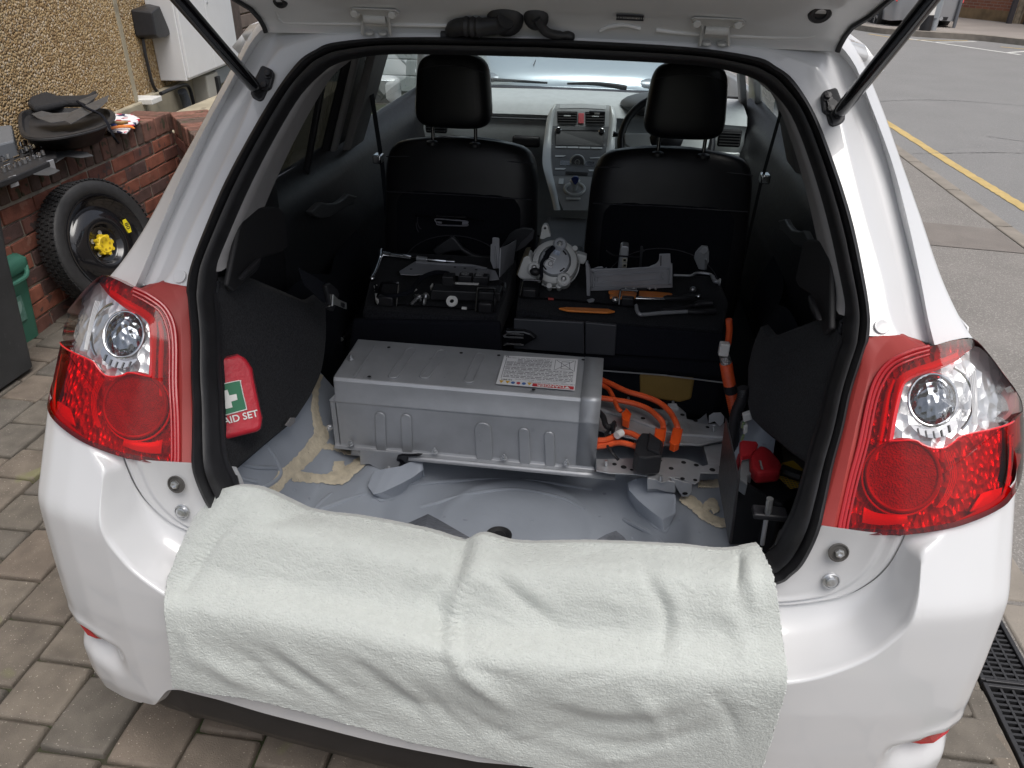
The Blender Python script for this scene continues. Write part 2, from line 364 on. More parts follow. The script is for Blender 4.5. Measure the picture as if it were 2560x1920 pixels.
s_st, _ = hs_z((320, 140))                                             # step between the two wall faces
def wbox(b, s0, s1, z0, z1, d0, d1):
    B = [hp(s0, z0, d0), hp(s1, z0, d0), hp(s1, z0, d1), hp(s0, z0, d1)]; return b.hull8(B, [q+np.array([0, 0, z1-z0]) for q in B])
wbox(MB(), -2.2, s_st, .62, 5.2, -.25, 0).build('wall', PEB, hse, smooth=False)
wbox(MB(), s_st, 9.5, .62, 5.2, -.25, -.07).build('wall', PEB, hse, smooth=False)
wbox(MB(), s_st-.05, s_st+.004, .62, 5.2, -.06, .006).build('corner_bead', REND, hse, smooth=False, bevel=.004)
wbox(MB(), -2.2, s_st+.03, -.02, .619, -.24, .03).build('plinth', REND, hse, smooth=False, bevel=.01)
wbox(MB(), s_st+.03, 9.5, -.02, .619, -.24, -.02).build('plinth', REND, hse, smooth=False, bevel=.01)
sA, zA = hs_z((575, 100)); sB, _ = hs_z((660, 40))
FRAMEB = mat('brown_stained_wood', (.085, .06, .05), .6, var=.25, vs_=18, bump=.3, bs=60)
wbox(MB(), sA, sA+.35, .62, 3.2, -.08, .02).build('door_frame', FRAMEB, hse, smooth=False, bevel=.008)
for j in range(16): wbox(MB(), sA+.37, sA+1.6, .62+j*.125, .62+j*.125+.112, -.06, -.035+random.uniform(0, .008)).build('door_panel', mat('brown_door_panel', (.16, .12, .10), .6, var=.2, vs_=9), hse, smooth=False, bevel=.006)
wbox(MB(), s_st-.01, s_st+.16, .60, .635, -.07, .10).build('drip_sill', WHITEPL, hse, smooth=False, bevel=.004)
# meter cupboard
s0, zb = hs_z((430, 218)); s1, _ = hs_z((497, 190)); s2, _ = hs_z((560, 165)); zb = .67
MBX = mat('white_meter_box', (.70, .71, .73), .4, var=.02, vs_=6, bump=.03, bs=80)
mt = thing('meter_cupboard', 'white double-door meter cupboard on the pebbledashed house wall', 'meter box', hp(s0, zb, 0))
wbox(MB(), s0-.015, s2+.015, zb, zb+1.25, -.07, .13).build('case', MBX, mt, smooth=False, bevel=.006)
for a, c_ in ((s0, s1-.006), (s1+.006, s2)):
    d = wbox(MB(), a, c_, zb+.02, zb+1.23, .131, .15).build('door', MBX, mt, smooth=False, bevel=.004)
    MB().lathe([(.012, 0), (.012, .006), (.004, .008)], hp(a+.05, zb+.5, .149), HN, 10).build('lock', STEEL, d)
# charger
sc0, zc0 = hs_z((330, 12), .0); sc1, zc1 = hs_z((383, 95), .0)
ch = thing('wall_charger', 'black faceted charging box with its cable on the house wall', 'charger', hp(sc0, zc1, 0))
def hpx(*L, off=0): return [house(p, off) for p in L]
Bq = hpx((326, 24), (368, 8), (384, 84), (372, 98), (347, 98), (338, 90), off=-.07)
Tq = [q+HN*.14+np.array([0, 0, .0]) for q in hpx((330, 30), (350, 14), (381, 84), (370, 92), (349, 94), (341, 88), off=-.07)]
MB().hull8(Bq, Tq).build('case', BLKP, ch, smooth=False, bevel=.008)
P = hpx((357, 98), (362, 130), (370, 165), (380, 205), (390, 226), (402, 234), off=-.04); MB().tube(cr(P, 20), .012, 8).build('cable', BLKP, ch)
P = hpx((402, 234), (430, 222), (462, 212), (474, 222), (482, 250), (490, 280), (500, 290), off=.05); cb = MB().tube(cr(P, 24), .014, 8).build('supply_cable', BLKP)
tag(cb, 'black supply cable looping below the white meter cupboard', 'cable')
P = hpx((455, 228), (464, 250), (470, 275), (472, 300), off=.04); o = MB().tube(cr(P, 16), .035, 10).build('drain_hose', mat('grey_hose', (.09, .10, .115), .5, bump=.8, bs=60)); tag(o, 'short ribbed grey hose below the meter cupboard', 'hose')
sb = thing('switch_box', 'small cream isolator switch box beside the meter cupboard', 'switch box', hp(*hs_z((505, 255)), 0))
sa, za = hs_z((484, 200)); sb1, zb1 = hs_z((516, 255)); wbox(MB(), sa+.02, sa+.30, zb1-.02, .64, -.03, .10).build('case', mat('cream_plastic', (.52, .50, .44), .5), sb, smooth=False, bevel=.012)
wbox(MB(), sa+.2, sa+.27, zb1+.06, zb1+.2, .09, .125).build('switch', BLKP, sb, smooth=False, bevel=.006)
wbox(MB(), sa+.34, sa+1.0, .52, .645, -.03, .07).build('junction_box', mat('grey_box_plastic', (.33, .345, .36), .5), sb, smooth=False, bevel=.008)
# ---- garden wall in brick
A4 = math.radians(-4); WD = np.array([math.sin(A4), math.cos(A4), 0]); WN = np.array([math.cos(A4), -math.sin(A4), 0]); W0 = np.array([-2.42, 2.0, 0])
def wp(s, z, off=0): return W0+WD*s+WN*off+np.array([0, 0, z])
BR = [mat('red_brick_%d' % i, c, .85, var=.28, vs_=16, bump=.7, bs=140, flecks=(18, .62, d)) for i, (c, d) in enumerate((((.29, .105, .068), (.11, .062, .05)), ((.235, .085, .056), (.29, .135, .095)), ((.175, .075, .058), (.08, .058, .054)), ((.12, .07, .062), (.22, .088, .068))))]
COPB = [mat('dark_coping_brick_%d' % i, c, .85, var=.3, vs_=18, bump=.7, bs=140, flecks=(16, .62, (.06, .055, .03))) for i, c in enumerate(((.16, .08, .06), (.20, .095, .07), (.12, .078, .062)))]
MORT = mat('grey_mortar', (.30, .27, .22), .95, var=.2, vs_=30, bump=.6, bs=160)
gw = thing('garden_wall', 'low red brick garden wall with dark brick-on-edge coping', 'wall', wp(.2, 0))
S1 = 1.46                                                              # the corner
def blk(b, o, dx, dy, s0, s1, z0, z1, d0, d1, j=.002):
    r = lambda: random.uniform(-j, j)
    B = [o+dx*(s0+r())+dy*(d0+r())+np.array([0, 0, z0+r()]), o+dx*(s1+r())+dy*(d0+r())+np.array([0, 0, z0+r()]), o+dx*(s1+r())+dy*(d1+r())+np.array([0, 0, z0+r()]), o+dx*(s0+r())+dy*(d1+r())+np.array([0, 0, z0+r()])]
    return b.hull8(B, [q+np.array([0, 0, z1-z0+r()]) for q in B])
def brick_run(o, dx, dy, s0, s1):
    blk(MB(), o, dx, dy, s0, s1-.004, -.02, .66, -.215, -.007, 0).build('mortar_core', MORT, gw, smooth=False)
    for k in range(8):
        s = s0-(.11 if k % 2 else 0)
        while s < s1-.02:
            a, b_ = max(s, s0), min(s+.215, s1)
            if b_-a > .03: blk(MB(), o, dx, dy, a, b_, k*.0735-.005, k*.0735+.059, -.10, random.uniform(-.002, .003)).build('brick', random.choice(BR if k else BR[2:]), gw, smooth=False, bevel=.004)
            s += .225
    s = s0
    while s < s1-.03:
        blk(MB(), o, dx, dy, s, s+.064, .588, .692, -.222, random.uniform(.0, .008)).build('coping_brick', random.choice(COPB), gw, smooth=False, bevel=.006)
        s += .0735
brick_run(W0, WD, WN, -.95, S1)
c0 = wp(S1, 0); c1 = np.array([-2.25, 3.12, 0]); wd2 = (c1-c0); wd2[2] = 0; Lw = float(np.linalg.norm(wd2)); wd2 /= Lw; wn2 = np.array([wd2[1], -wd2[0], 0])
if wn2@(CAM-c0) < 0: wn2 = -wn2
brick_run(c0+wn2*.004, wd2, wn2, .02, Lw+.5)
st = MB(); blk(st, wp(S1+.1, 0), WD, WN, 0, 2.2, -.02, .55, -.35, .5, 0); o = tag(st.build('concrete_step', REND, None, smooth=False, bevel=.01), 'flat concrete slab step behind the brick garden wall', 'step')
# ---- far street
SLP = (10.0, 25.3)
bw = thing('brick_building', 'red brick building across the street behind the lamp post', 'building', (9.9, 24.9, .1))
bd = np.array([.38, -.925, 0]); bn = np.array([-.925, -.38, 0]); b0 = np.array([9.75, 25.6, .1])
def bpt(s, z, off=0): return b0+bd*s+bn*off+np.array([0, 0, z])
def bbox(s0, s1, z0, z1, d0, d1):
    B = [bpt(s0, z0, d0), bpt(s1, z0, d0), bpt(s1, z0, d1), bpt(s0, z0, d1)]; return MB().hull8(B, [q+np.array([0, 0, z1-z0]) for q in B])
def far_brick():
    m = mat('far_brickwork', (.3, .1, .06), .85); t = m.node_tree; N = t.nodes; L = t.links; b = N['Principled BSDF']; tc = N.new('ShaderNodeTexCoord')
    mp = N.new('ShaderNodeMapping'); mp.inputs['Rotation'].default_value = (math.radians(90), 0, math.radians(67)); L.new(tc.outputs['Object'], mp.inputs[0])
    k = N.new('ShaderNodeTexBrick'); L.new(tc.outputs['Object'], k.inputs[0]); vt = N.new('ShaderNodeCombineXYZ'); sp = N.new('ShaderNodeSeparateXYZ'); L.new(tc.outputs['Object'], sp.inputs[0]); L.new(sp.outputs['Y'], vt.inputs[0]); L.new(sp.outputs['Z'], vt.inputs[1]); L.new(vt.outputs[0], k.inputs[0])
    k.inputs['Color1'].default_value = (.33, .125, .07, 1); k.inputs['Color2'].default_value = (.24, .09, .055, 1); k.inputs['Mortar'].default_value = (.30, .22, .17, 1); k.inputs['Scale'].default_value = 1; k.inputs['Brick Width'].default_value = .225; k.inputs['Row Height'].default_value = .075; k.inputs['Mortar Size'].default_value = .008
    L.new(k.outputs[0], b.inputs['Base Color']); N.remove(mp); return m
FARB = far_brick()
bbox(-6, 9, -.1, 5.5, -.3, 0).build('wall', FARB, bw, smooth=False)
bbox(-6, 9, -.1, .28, 0, .02).build('damp_course', mat('mossy_brick', (.22, .15, .08), .9, var=.3, vs_=3), bw, smooth=False)
POST = mat('window_board', (.36, .16, .06), .7, col2=(.5, .36, .2), vs_=4)
for a in (-1.6, 1.15):
    f_ = bbox(a, a+1.35, 1.05, 2.4, -.05, .03).build('window', mat('grey_window_frame', (.35, .36, .37), .5), bw, smooth=False)
    bbox(a+.07, a+1.28, 1.12, 2.33, .02, .034).build('pane', POST, f_, smooth=False); bbox(a-.06, a+1.41, .97, 1.06, .0, .09).build('sill', mat('grey_sill', (.42, .43, .45), .5), f_, smooth=False)
FENCEW = mat('weathered_fence_wood', (.27, .22, .16), .85, var=.25, vs_=12, bump=.4, bs=40)
fn = thing('timber_fence', 'weathered timber fence with dark posts beyond the brick building', 'fence', (10.9, 22.6, .1))
f0, fd = np.array([10.55, 23.05, .1]), np.array([.93, -.36, 0])
for i in range(26): MB().prism([f0+fd*(i*.125), f0+fd*(i*.125+.115), f0+fd*(i*.125+.115)+np.array([0, 0, 1.9]), f0+fd*(i*.125)+np.array([0, 0, 1.9])], (.03, .07, 0)).build('fence_board', FENCEW, fn, smooth=False)
for s in (0.02, .42, 1.9): MB().box(f0+fd*s+np.array([-.05, -.12, 1.1]), (.11, .11, 2.2)).build('post', mat('dark_post', (.05, .045, .05), .7), fn, smooth=False)
sg = thing('street_sign', 'pale green sign board fixed on the timber fence', 'sign', (10.85, 22.7, 1.7))
MB().box(f0+fd*.75+np.array([-.06, -.16, 1.75]), (.8, .03, .42), rot(z=-21)).build('board', mat('pale_green_sign', (.45, .62, .52), .5), sg, smooth=False)
MB().box(f0+fd*.75+np.array([-.07, -.185, 1.80]), (.6, .01, .08), rot(z=-21)).build('lettering_bar', mat('sign_green', (.08, .3, .2), .5), sg, smooth=False)
lp = thing('lamp_post', 'galvanised lamp post behind the black and white bollard', 'lamp post', (7.51, 19.8, .1))
MB().lathe([(.085, 0), (.085, 1.2), (.07, 1.25), (.055, 5.5)], (7.51, 19.8, .1), (0, 0, 1), 14).build('column', mat('galvanised_grey', (.38, .41, .44), .5, metal=.4), lp)
MB().box((7.48, 19.71, .65), (.10, .02, .55)).build('hatch_door', mat('galvanised_hatch', (.33, .36, .39), .5, metal=.4), lp, smooth=False)
bo = thing('bollard', 'black and white traffic bollard on the far kerb', 'bollard', (7.27, 19.6, .1))
MB().lathe([(.13, 0), (.12, .35)], (7.27, 19.6, .1), (0, 0, 1), 16).build('base', BLKP, bo); MB().lathe([(.118, .35), (.11, .72)], (7.27, 19.6, .1), (0, 0, 1), 16).build('white_band', WHITEPL, bo); MB().lathe([(.11, .72), (.10, 1.0), (.04, 1.08), (0, 1.09)], (7.27, 19.6, .1), (0, 0, 1), 16).build('top', BLKP, bo)
o = MB().lathe([(.04, 0), (.038, 3.2)], (8.33, 20.75, .1), (0, 0, 1), 10).build('sign_post', mat('dark_grey_post', (.16, .17, .19), .5, metal=.3)); tag(o, 'thin dark grey post standing on the far pavement', 'post')
# concrete edging between the drain and the pavement
ed = struct(MB().box((1.40, .55, -.03), (.14, 3.0, .03)).build('edging', SOIL, smooth=False))
for i in range(9): paver(1.332, 1.47+random.uniform(-.01, .01), -.75+i*.30, -.75+i*.30+.292).build('edging_block', KERBM, ed, auto=50)
# ================================================================ OTHER CARS
def simple_car(t, paint, prof, hw, ori, glassm, wheels, lamp=None):
    """loft of cross sections along the length; ori(x,y,z)->world"""
    b = MB(); R = []
    for (y, zb, zs, zt, ws, wt) in prof:      # length, underside, shoulder, top, half width at shoulder, half width at top
        row = [(-ws*.96, zb), (-ws, (zb+zs)/2), (-ws*.99, zs), (-wt, (zs+zt*2)/3), (-wt*.82, zt), (0, zt+.015), (wt*.82, zt), (wt, (zs+zt*2)/3), (ws*.99, zs), (ws, (zb+zs)/2), (ws*.96, zb)]
        R.append([ori(x*hw, y, z) for x, z in row])
    b.grid(R); n = 11; b.f += [tuple(range(n)), tuple(range((len(R)-1)*n, len(R)*n))[::-1]]; b.m += [0, 0]
    return b.build('body', paint, t, sub=2)
SILV = mat('silver_grey_paint', (.34, .35, .37), .3, metal=.35, coat=1)
TYRE = mat('tyre_rubber', (.018, .018, .019), .75, var=.2, vs_=40, bump=.5, bs=200)
ALLOY = mat('alloy_wheel', (.30, .31, .33), .3, metal=.8)
DGLASS = mat('dark_car_glass', (.02, .024, .028), .06, coat=.5)
REDL = mat('red_lamp_plastic', (.55, .02, .025), .2, coat=.6)
def wheel(t, c, ax, r, wd, spokes=5):
    ax = Vector(ax).normalized(); c = Vector(c)
    ty = MB().lathe([(r*.66, -wd/2), (r*.93, -wd/2), (r, -wd*.36), (r, wd*.36), (r*.93, wd/2), (r*.66, wd/2)], c, ax, 28, cap=False)
    w = ty.build('wheel', TYRE, t)
    rm = MB().lathe([(r*.68, wd*.42), (r*.64, wd*.3), (r*.62, -wd*.4)], c, ax, 28, cap=False); rm.lathe([(0, wd*.05), (r*.64, wd*.02)], c, ax, 28, cap=False)
    rm.build('rim', mat('dark_rim', (.04, .04, .045), .5, metal=.5), w)
    x = ax.orthogonal().normalized(); y = ax.cross(x); sp = MB()
    sp.lathe([(0, wd*.40), (r*.15, wd*.40), (r*.17, wd*.2)], c, ax, 14)
    for k in range(spokes):
        a = 2*math.pi*k/spokes+.3; d = x*math.cos(a)+y*math.sin(a); e = ax.cross(d)
        q = [c+d*r*.1+e*r*.07, c+d*r*.66+e*r*.11, c+d*r*.66-e*r*.11, c+d*r*.1-e*r*.07]
        sp.prism([p+ax*wd*.25 for p in q], ax*wd*.17)
    sp.build('spokes', ALLOY, w, smooth=False, bevel=.006)
    return w
sv = thing('parked_saloon', 'silver grey saloon car parked across the street', 'car', (7.1, 22.5, 0), 'cars parked by the road')
SA = math.radians(-6); so_ = np.array([7.62, 20.7, 0])
def sori(x, y, z): return so_+np.array([math.cos(SA)*x+math.sin(SA)*y, -math.sin(SA)*x+math.cos(SA)*y, z])
prof = [(-.02, .27, .78, .86, .84, .72), (.08, .22, .85, 1.02, .92, .78), (.55, .24, .93, 1.07, .97, .80), (1.2, .22, .93, 1.36, .99, .66), (1.9, .22, .92, 1.43, 1, .66), (2.6, .22, .92, 1.42, 1, .66), (3.1, .22, .92, 1.28, .99, .70), (3.6, .22, .92, 1.0, .98, .82), (4.3, .24, .82, .90, .95, .82), (4.62, .32, .66, .72, .8, .66)]
simple_car(sv, SILV, prof, .91, sori, DGLASS, None)
def quad(t, name, m, P, th=(0, 0, 0), ori=sori):
    P = [ori(*p) for p in P]; n = np.cross(P[1]-P[0], P[2]-P[0]); n = n/np.linalg.norm(n); return MB().prism(P, n*.012).build(name, m, t, smooth=False)
for s in (-1, 1):
    quad(sv, 'side_window', DGLASS, [(s*.885, .95, .95), (s*.90, 2.95, .96), (s*.68, 2.45, 1.34), (s*.655, 1.35, 1.35)][::s])
    quad(sv, 'tail_lamp', REDL, [(s*.50, .035, .66), (s*.82, .07, .66), (s*.86, .17, .82), (s*.52, .06, .83)][::s])
    wheel(sv, sori(s*.80, .92, .325), sori(s, 0, 0)-sori(0, 0, 0), .325, .23); wheel(sv, sori(s*.80, 3.62, .325), sori(s, 0, 0)-sori(0, 0, 0), .325, .23)
    MB().lathe([(.04, 0), (.045, .05)], sori(s*.35, .03, .31), sori(0, -1, 0)-sori(0, 0, 0), 12).build('exhaust', STEEL, sv)
quad(sv, 'rear_window', DGLASS, [(-.55, .62, 1.06), (.55, .62, 1.06), (.5, 1.14, 1.35), (-.5, 1.14, 1.35)])
quad(sv, 'lower_valance', BLKP, [(-.5, .0, .27), (.5, .0, .27), (.52, .0, .35), (-.52, .0, .35)])
quad(sv, 'number_plate', mat('yellow_plate', (.5, .38, .08), .4), [(-.26, -.03, .52), (.26, -.03, .52), (.26, -.02, .60), (-.26, -.02, .60)])
# car ahead, seen through the windscreen
BLUEP = mat('pale_blue_silver_paint', (.40, .47, .52), .28, metal=.45, coat=1)
fc = thing('parked_car', 'pale blue silver car parked nose-on, seen through the windscreen', 'car', (-.2, 7.3, 0), 'cars parked by the road')
def fori(x, y, z): return np.array([-.25+x, 5.55+y, z])
prof = [(0, .3, .55, .62, .74, .6), (.12, .22, .68, .74, .9, .7), (.5, .2, .80, .86, .97, .78), (1.1, .2, .92, .98, 1, .8), (1.35, .2, .95, 1.02, 1, .78), (1.9, .2, .96, 1.32, 1, .68), (2.5, .2, .96, 1.46, 1, .66), (3.8, .2, .96, 1.42, .98, .64), (4.1, .3, .9, 1.1, .9, .6)]
simple_car(fc, BLUEP, prof, .88, fori, DGLASS, None)
quad(fc, 'windscreen', DGLASS, [(.62, 1.46, 1.06), (-.62, 1.46, 1.06), (-.52, 2.3, 1.42), (.52, 2.3, 1.42)], ori=fori)
quad(fc, 'grille', BLKP, [(.36, -.012, .47), (-.36, -.012, .47), (-.42, .02, .60), (.42, .02, .60)], ori=fori)
for s in (-1, 1):
    MB().ball(fori(s*.62, .16, .63), (.15, .10, .06), 8).build('headlamp', mat('headlamp_glass', (.22, .25, .28), .2, metal=.3, coat=.6), fc)
    for y in (.85, 3.4): wheel(fc, fori(s*.78, y, .31), (s, 0, 0), .31, .2)
MB().tube([fori(-.3, .15, .752), fori(-.28, .6, .872), fori(-.26, 1.0, .965)], .004, 5).build('bonnet_seam', BLKP, fc)
# garage wall beside the drive, ahead on the passenger side
gd = thing('garage_door', 'pale grey ribbed garage door beyond the passenger window', 'garage door', (-2.4, 8.6, 0))
for i in range(12): MB().box((-2.2, 8.8, .1+i*.19), (2.6, .06, .183)).build('door_panel', mat('pale_grey_door', (.50, .55, .57), .5, var=.03, vs_=3), gd, smooth=False, bevel=.01)
MB().box((-.86, 8.8, 1.15), (.12, .12, 2.3)).build('frame_post', mat('dark_blue_grey_frame', (.20, .25, .28), .5), gd, smooth=False); MB().box((-3.54, 8.8, 1.15), (.12, .12, 2.3)).build('frame_post', mat('dark_blue_grey_frame'), gd, smooth=False)
# ================================================================ THE WHITE HATCHBACK
car = thing('hatchback_car', 'white five-door hatchback with its tailgate open and boot stripped', 'car', (0, 1.9, 0))
def pair(mb, name, m, parent=car, **k):
    a = mb.build(name, m, parent if not isinstance(parent, tuple) else parent[0], **k)
    b = mb.mirror().build(name, m, parent if not isinstance(parent, tuple) else parent[1], **k); return a, b
# ---- frame of the opening: longitudinal lines from the roof centre round the corner and down the pillar
LN = [
 [(1352, 98), (1700, 117), (1883, 142), (1939, 167), (1984, 203), (2035, 285), (2080, 400), (2125, 540), (2155, 680), (2170, 780), (2168, 840)],
 [(1352, 93), (1710, 108), (1905, 124), (1985, 145), (2045, 172), (2085, 240), (2127, 403), (2165, 550), (2205, 690), (2226, 790), (2249, 840)],
 [(1352, 88), (1715, 101), (1920, 113), (2030, 126), (2085, 150), (2130, 278), (2175, 405), (2215, 548), (2252, 690), (2270, 790), (2285, 845)],
 [(1352, 84), (1720, 95), (1930, 105), (2045, 112), (2115, 150), (2168, 255), (2215, 395), (2252, 545), (2288, 685), (2310, 790), (2322, 858)],
 [(1352, 80), (1720, 90), (1940, 98), (2065, 98), (2130, 150), (2180, 270), (2230, 405), (2268, 545), (2300, 690), (2320, 795), (2338, 868)],
 [(1352, 74), (1720, 82), (1950, 84), (2085, 82), (2139, 119), (2200, 255), (2254, 405), (2303, 545), (2352, 690), (2400, 795), (2436, 852)]]
OFF = [[0]*11, [0]*11, [.01, .01, .012, .02, .03, .035, .035, .035, .035, .035, .03], [.012, .012, .015, .025, .035, .042, .042, .042, .042, .042, .035],
       [.02, .02, .02, .015, .008, .004, .004, .004, .004, .004, .004], [.035, .035, .035, .035, .035, .035, .035, .035, .035, .035, .035]]
N_ = 44; knots = []
for L_, O_ in zip(LN, OFF):
    pts = [on(p, o) for p, o in zip(L_, O_)]; pts[0][0] = 0; knots.append(cr(pts, N_))
rows = []
for a, b_ in zip(knots, knots[1:]):                                   # ease between lines so that folds have small radii
    rows += [a]+[[p+(q-p)*t for p, q in zip(a, b_)] for t in (.14, .5, .86)]
rows.append(knots[-1])
k6 = [p+np.array([.012*(i/N_), .10, .01 if i < 16 else -.005]) for i, p in enumerate(knots[-1])]
k7 = [np.array([(p[0] if i < 14 else min(.80, p[0]+.06)), p[1]+.5, min(1.50, p[2]+.03) if i < 14 else p[2]]) for i, p in enumerate(knots[-1])]
rows += [k6, k7]
pair(MB().grid(rows), 'pillar_panel', PAINT, auto=60)
# ---- weatherstrip
SO = LN[0]+[(2159, 862), (2145, 906), (2123, 975), (2104, 1064), (2081, 1149), (2062, 1245), (2045, 1320), (2009, 1395), (1977, 1428), (1936, 1452), (1800, 1478)]
SI = [(1352, 136), (1725, 155), (1851, 177), (1905, 197), (1935, 220), (1985, 280), (2035, 405), (2078, 548), (2110, 690), (2125, 775), (2120, 835), (2117, 866), (2103, 906), (2083, 975), (2063, 1064), (2038, 1149), (2014, 1240), (1990, 1315), (1962, 1368), (1940, 1395), (1908, 1412), (1785, 1430)]
so3 = [on(p) for p in SO]+[np.array([.2, .019, .652]), np.array([0, .019, .65])]; si3 = [on(p, .012) for p in SI]+[np.array([.2, .035, .655]), np.array([0, .035, .653])]
so3[0][0] = si3[0][0] = 0
so3 = cr(so3, 110); si3 = cr(si3, 110); R = []
for q, off in ((-.02, .006), (0, -.006), (.10, -.018), (.30, -.022), (.42, -.012), (.47, .0), (.53, -.004), (.62, -.013), (.80, -.013), (.95, -.002), (1.03, .03)):
    R.append([a+(b_-a)*q+np.array([0, off, off*-.25]) for a, b_ in zip(so3, si3)])
pair(MB().grid(R), 'weatherstrip', RUBBER, auto=70)
# inner lip: grey head lining above, black plastic below
R = []
for q, off in ((1.03, .03), (1.30, .034), (1.36, .06), (1.3, .16)):
    R.append([a+(b_-a)*q+np.array([0, off, 0]) for a, b_ in zip(so3, si3)])
pair(MB().grid([r[:46] for r in R]), 'head_lining_edge', GREYTRIM, auto=70)
R = []
for q, off, dz in ((1.0, .028, 0), (1.02, .034, -.005), (.96, .045, -.02), (.7, .05, -.05)):
    R.append([a+(b_-a)*(q if i < 86 else 1.0+(q-1)*.2)+np.array([0, off, dz if i > 86 else 0]) for i, (a, b_) in enumerate(zip(so3, si3))])
pair(MB().grid([r[44:93] for r in R]), 'inner_trim_ring', BLKP, auto=70)
# round blanking caps on the pillars
c_ = on((2204, 817)); nn = Vector((.1, -.75, .65)); pair(MB().lathe([(.0125, -.002), (.0125, .0018), (.0115, .0022), (.010, .0018), (0, .002)], c_+np.array([0, -.001, .001]), nn, 20), 'blanking_cap', PAINT)
# ---- sill panel under the opening and bumper
PX = [0, .2, .4, .55, .66, .74, .79, .82, .84, .85, .855, .858]; PY = [-.078, -.077, -.070, -.057, -.042, -.025, -.008, .012, .05, .11, .25, .45]
ss = [0]
for i in range(1, 12): ss.append(ss[-1]+math.hypot(PX[i]-PX[i-1], PY[i]-PY[i-1]))
VZ = [.15, .2, .25, .29, .40, .5, .58, .68, .708, .722, .82, .9]; VY = [.02, -.025, -.048, -.054, -.053, -.050, -.044, -.034, -.030, -.022, .042, .095]
def plan(x): return float(np.interp(x, PX[:9], PY[:9]))
def vprof(z): return float(np.interp(z, VZ, VY))
SA_ = [(.0, .600), (.25, .603), (.4, .608), (.497, .618), (.566, .640), (.603, .660), (.631, .694), (.646, .731), (.652, .774), (.653, .797)]
SB_ = [(.0, .548), (.25, .552), (.4, .560), (.50, .573), (.56, .596), (.612, .629), (.642, .665), (.659, .696), (.668, .738), (.669, .795)]
NA = 54; A3 = cr([(x, .015, z) for x, z in SA_], NA); B2 = cr(SB_, NA)
cols = []
zbx = [0, .15, .37, .5, .58, .61, .635, .655, .675, .72, .86]; zbz = [.29, .30, .33, .345, .347, .335, .30, .27, .256, .25, .25]
def bpos(x, y0, z):
    y = y0+vprof(z)
    # lamp pocket low in the corner
    t = .440+.25*(x-.80)-z; wgt = sstep(.685, .76, x)
    d = .034*wgt*sstep(0, .010, t)*(1-sstep(.018, .095, t)) if t > 0 else 0
    lip = .006*wgt*sstep(-.03, 0, t) if t <= 0 else 0
    return np.array([x-.45*d, y+.85*d-lip, z])
NR = 64
for k in range(NA):
    a = A3[k]; bx, bz = B2[k]; by = plan(bx)+vprof(bz); b3 = np.array([bx, by, bz]); D = np.linalg.norm(b3-a); c = []
    for q in np.linspace(0, 1, 12)[:-1]:
        p = a+(b3-a)*q; s = math.sin(math.pi*q**.85)*min(1, D/.07)
        p = p+np.array([-.006*s*sstep(.60, .66, bx), .014*s, -.020*s]); c.append(p)
    fan = .02*sstep(NA*.70, NA-1, k)
    zb_ = float(np.interp(bx, zbx, zbz))
    for j, t in enumerate(np.linspace(0, 1, NR)):
        z = bz+(zb_-bz)*t; x = bx+fan*sstep(0, .15, bz-z); c.append(bpos(x, plan(x), z))
    cols.append(c)
for s in list(np.linspace(ss[4]+.035, ss[7], 22))+list(np.linspace(ss[7]+.008, ss[11], 22)):
    x = float(np.interp(s, ss, PX)); y0 = float(np.interp(s, ss, PY)); zt = float(np.interp(x, [.66, .70, .72, .78, .82, .845, .858], [.798, .82, .83, .85, .868, .88, .89])); zb_ = float(np.interp(x, zbx, zbz))
    c = [bpos(x, y0, zt-.012*t) for t in np.linspace(0, 1, 12)[:-1]]+[bpos(x, y0, zt-.012+(zb_-zt+.012)*t) for t in np.linspace(0, 1, NR)]; cols.append(c)
Gd = np.array(cols)
for _ in range(1):                                                     # round the folds a little
    g2 = Gd.copy(); g2[:, 1:-1] = Gd[:, 1:-1]*.5+(Gd[:, :-2]+Gd[:, 2:])*.25; Gd = g2
for _ in range(1):
    g2 = Gd.copy(); g2[1:-1] = Gd[1:-1]*.5+(Gd[:-2]+Gd[2:])*.25; g2[0] = Gd[0]; Gd = g2
bmp = MB().grid([list(r) for r in Gd]); bm_r, bm_l = pair(bmp, 'bumper', PAINT, auto=75)
R = [[p+np.array([0, 0, 0]) for p in Gd[:, -1]], [p+np.array([-.02*min(1, p[0]/.8), .025, -.004]) for p in Gd[:, -1]], [p+np.array([-.03, .05, -.03]) for p in Gd[:, -1]]]
pair(MB().grid(R), 'bumper_underside', PAINT, auto=75)
# valance insert
R = []
for dz, dy in ((.004, .018), (-.02, .016), (-.09, .02), (-.14, .04), (-.15, .10)):
    R.append([np.array([min(x, .675), plan(min(x, .675))+vprof(max(.26, .3))+dy, float(np.interp(x, zbx, zbz))+dz if x < .62 else max(.20, .347+dz-.0*(x-.62))]) for x in np.linspace(0, .672, 40)])
pair(MB().grid(R), 'valance', mat('satin_black_valance', (.016, .016, .018), .45, var=.15, vs_=20, bump=.3, bs=600), auto=60)
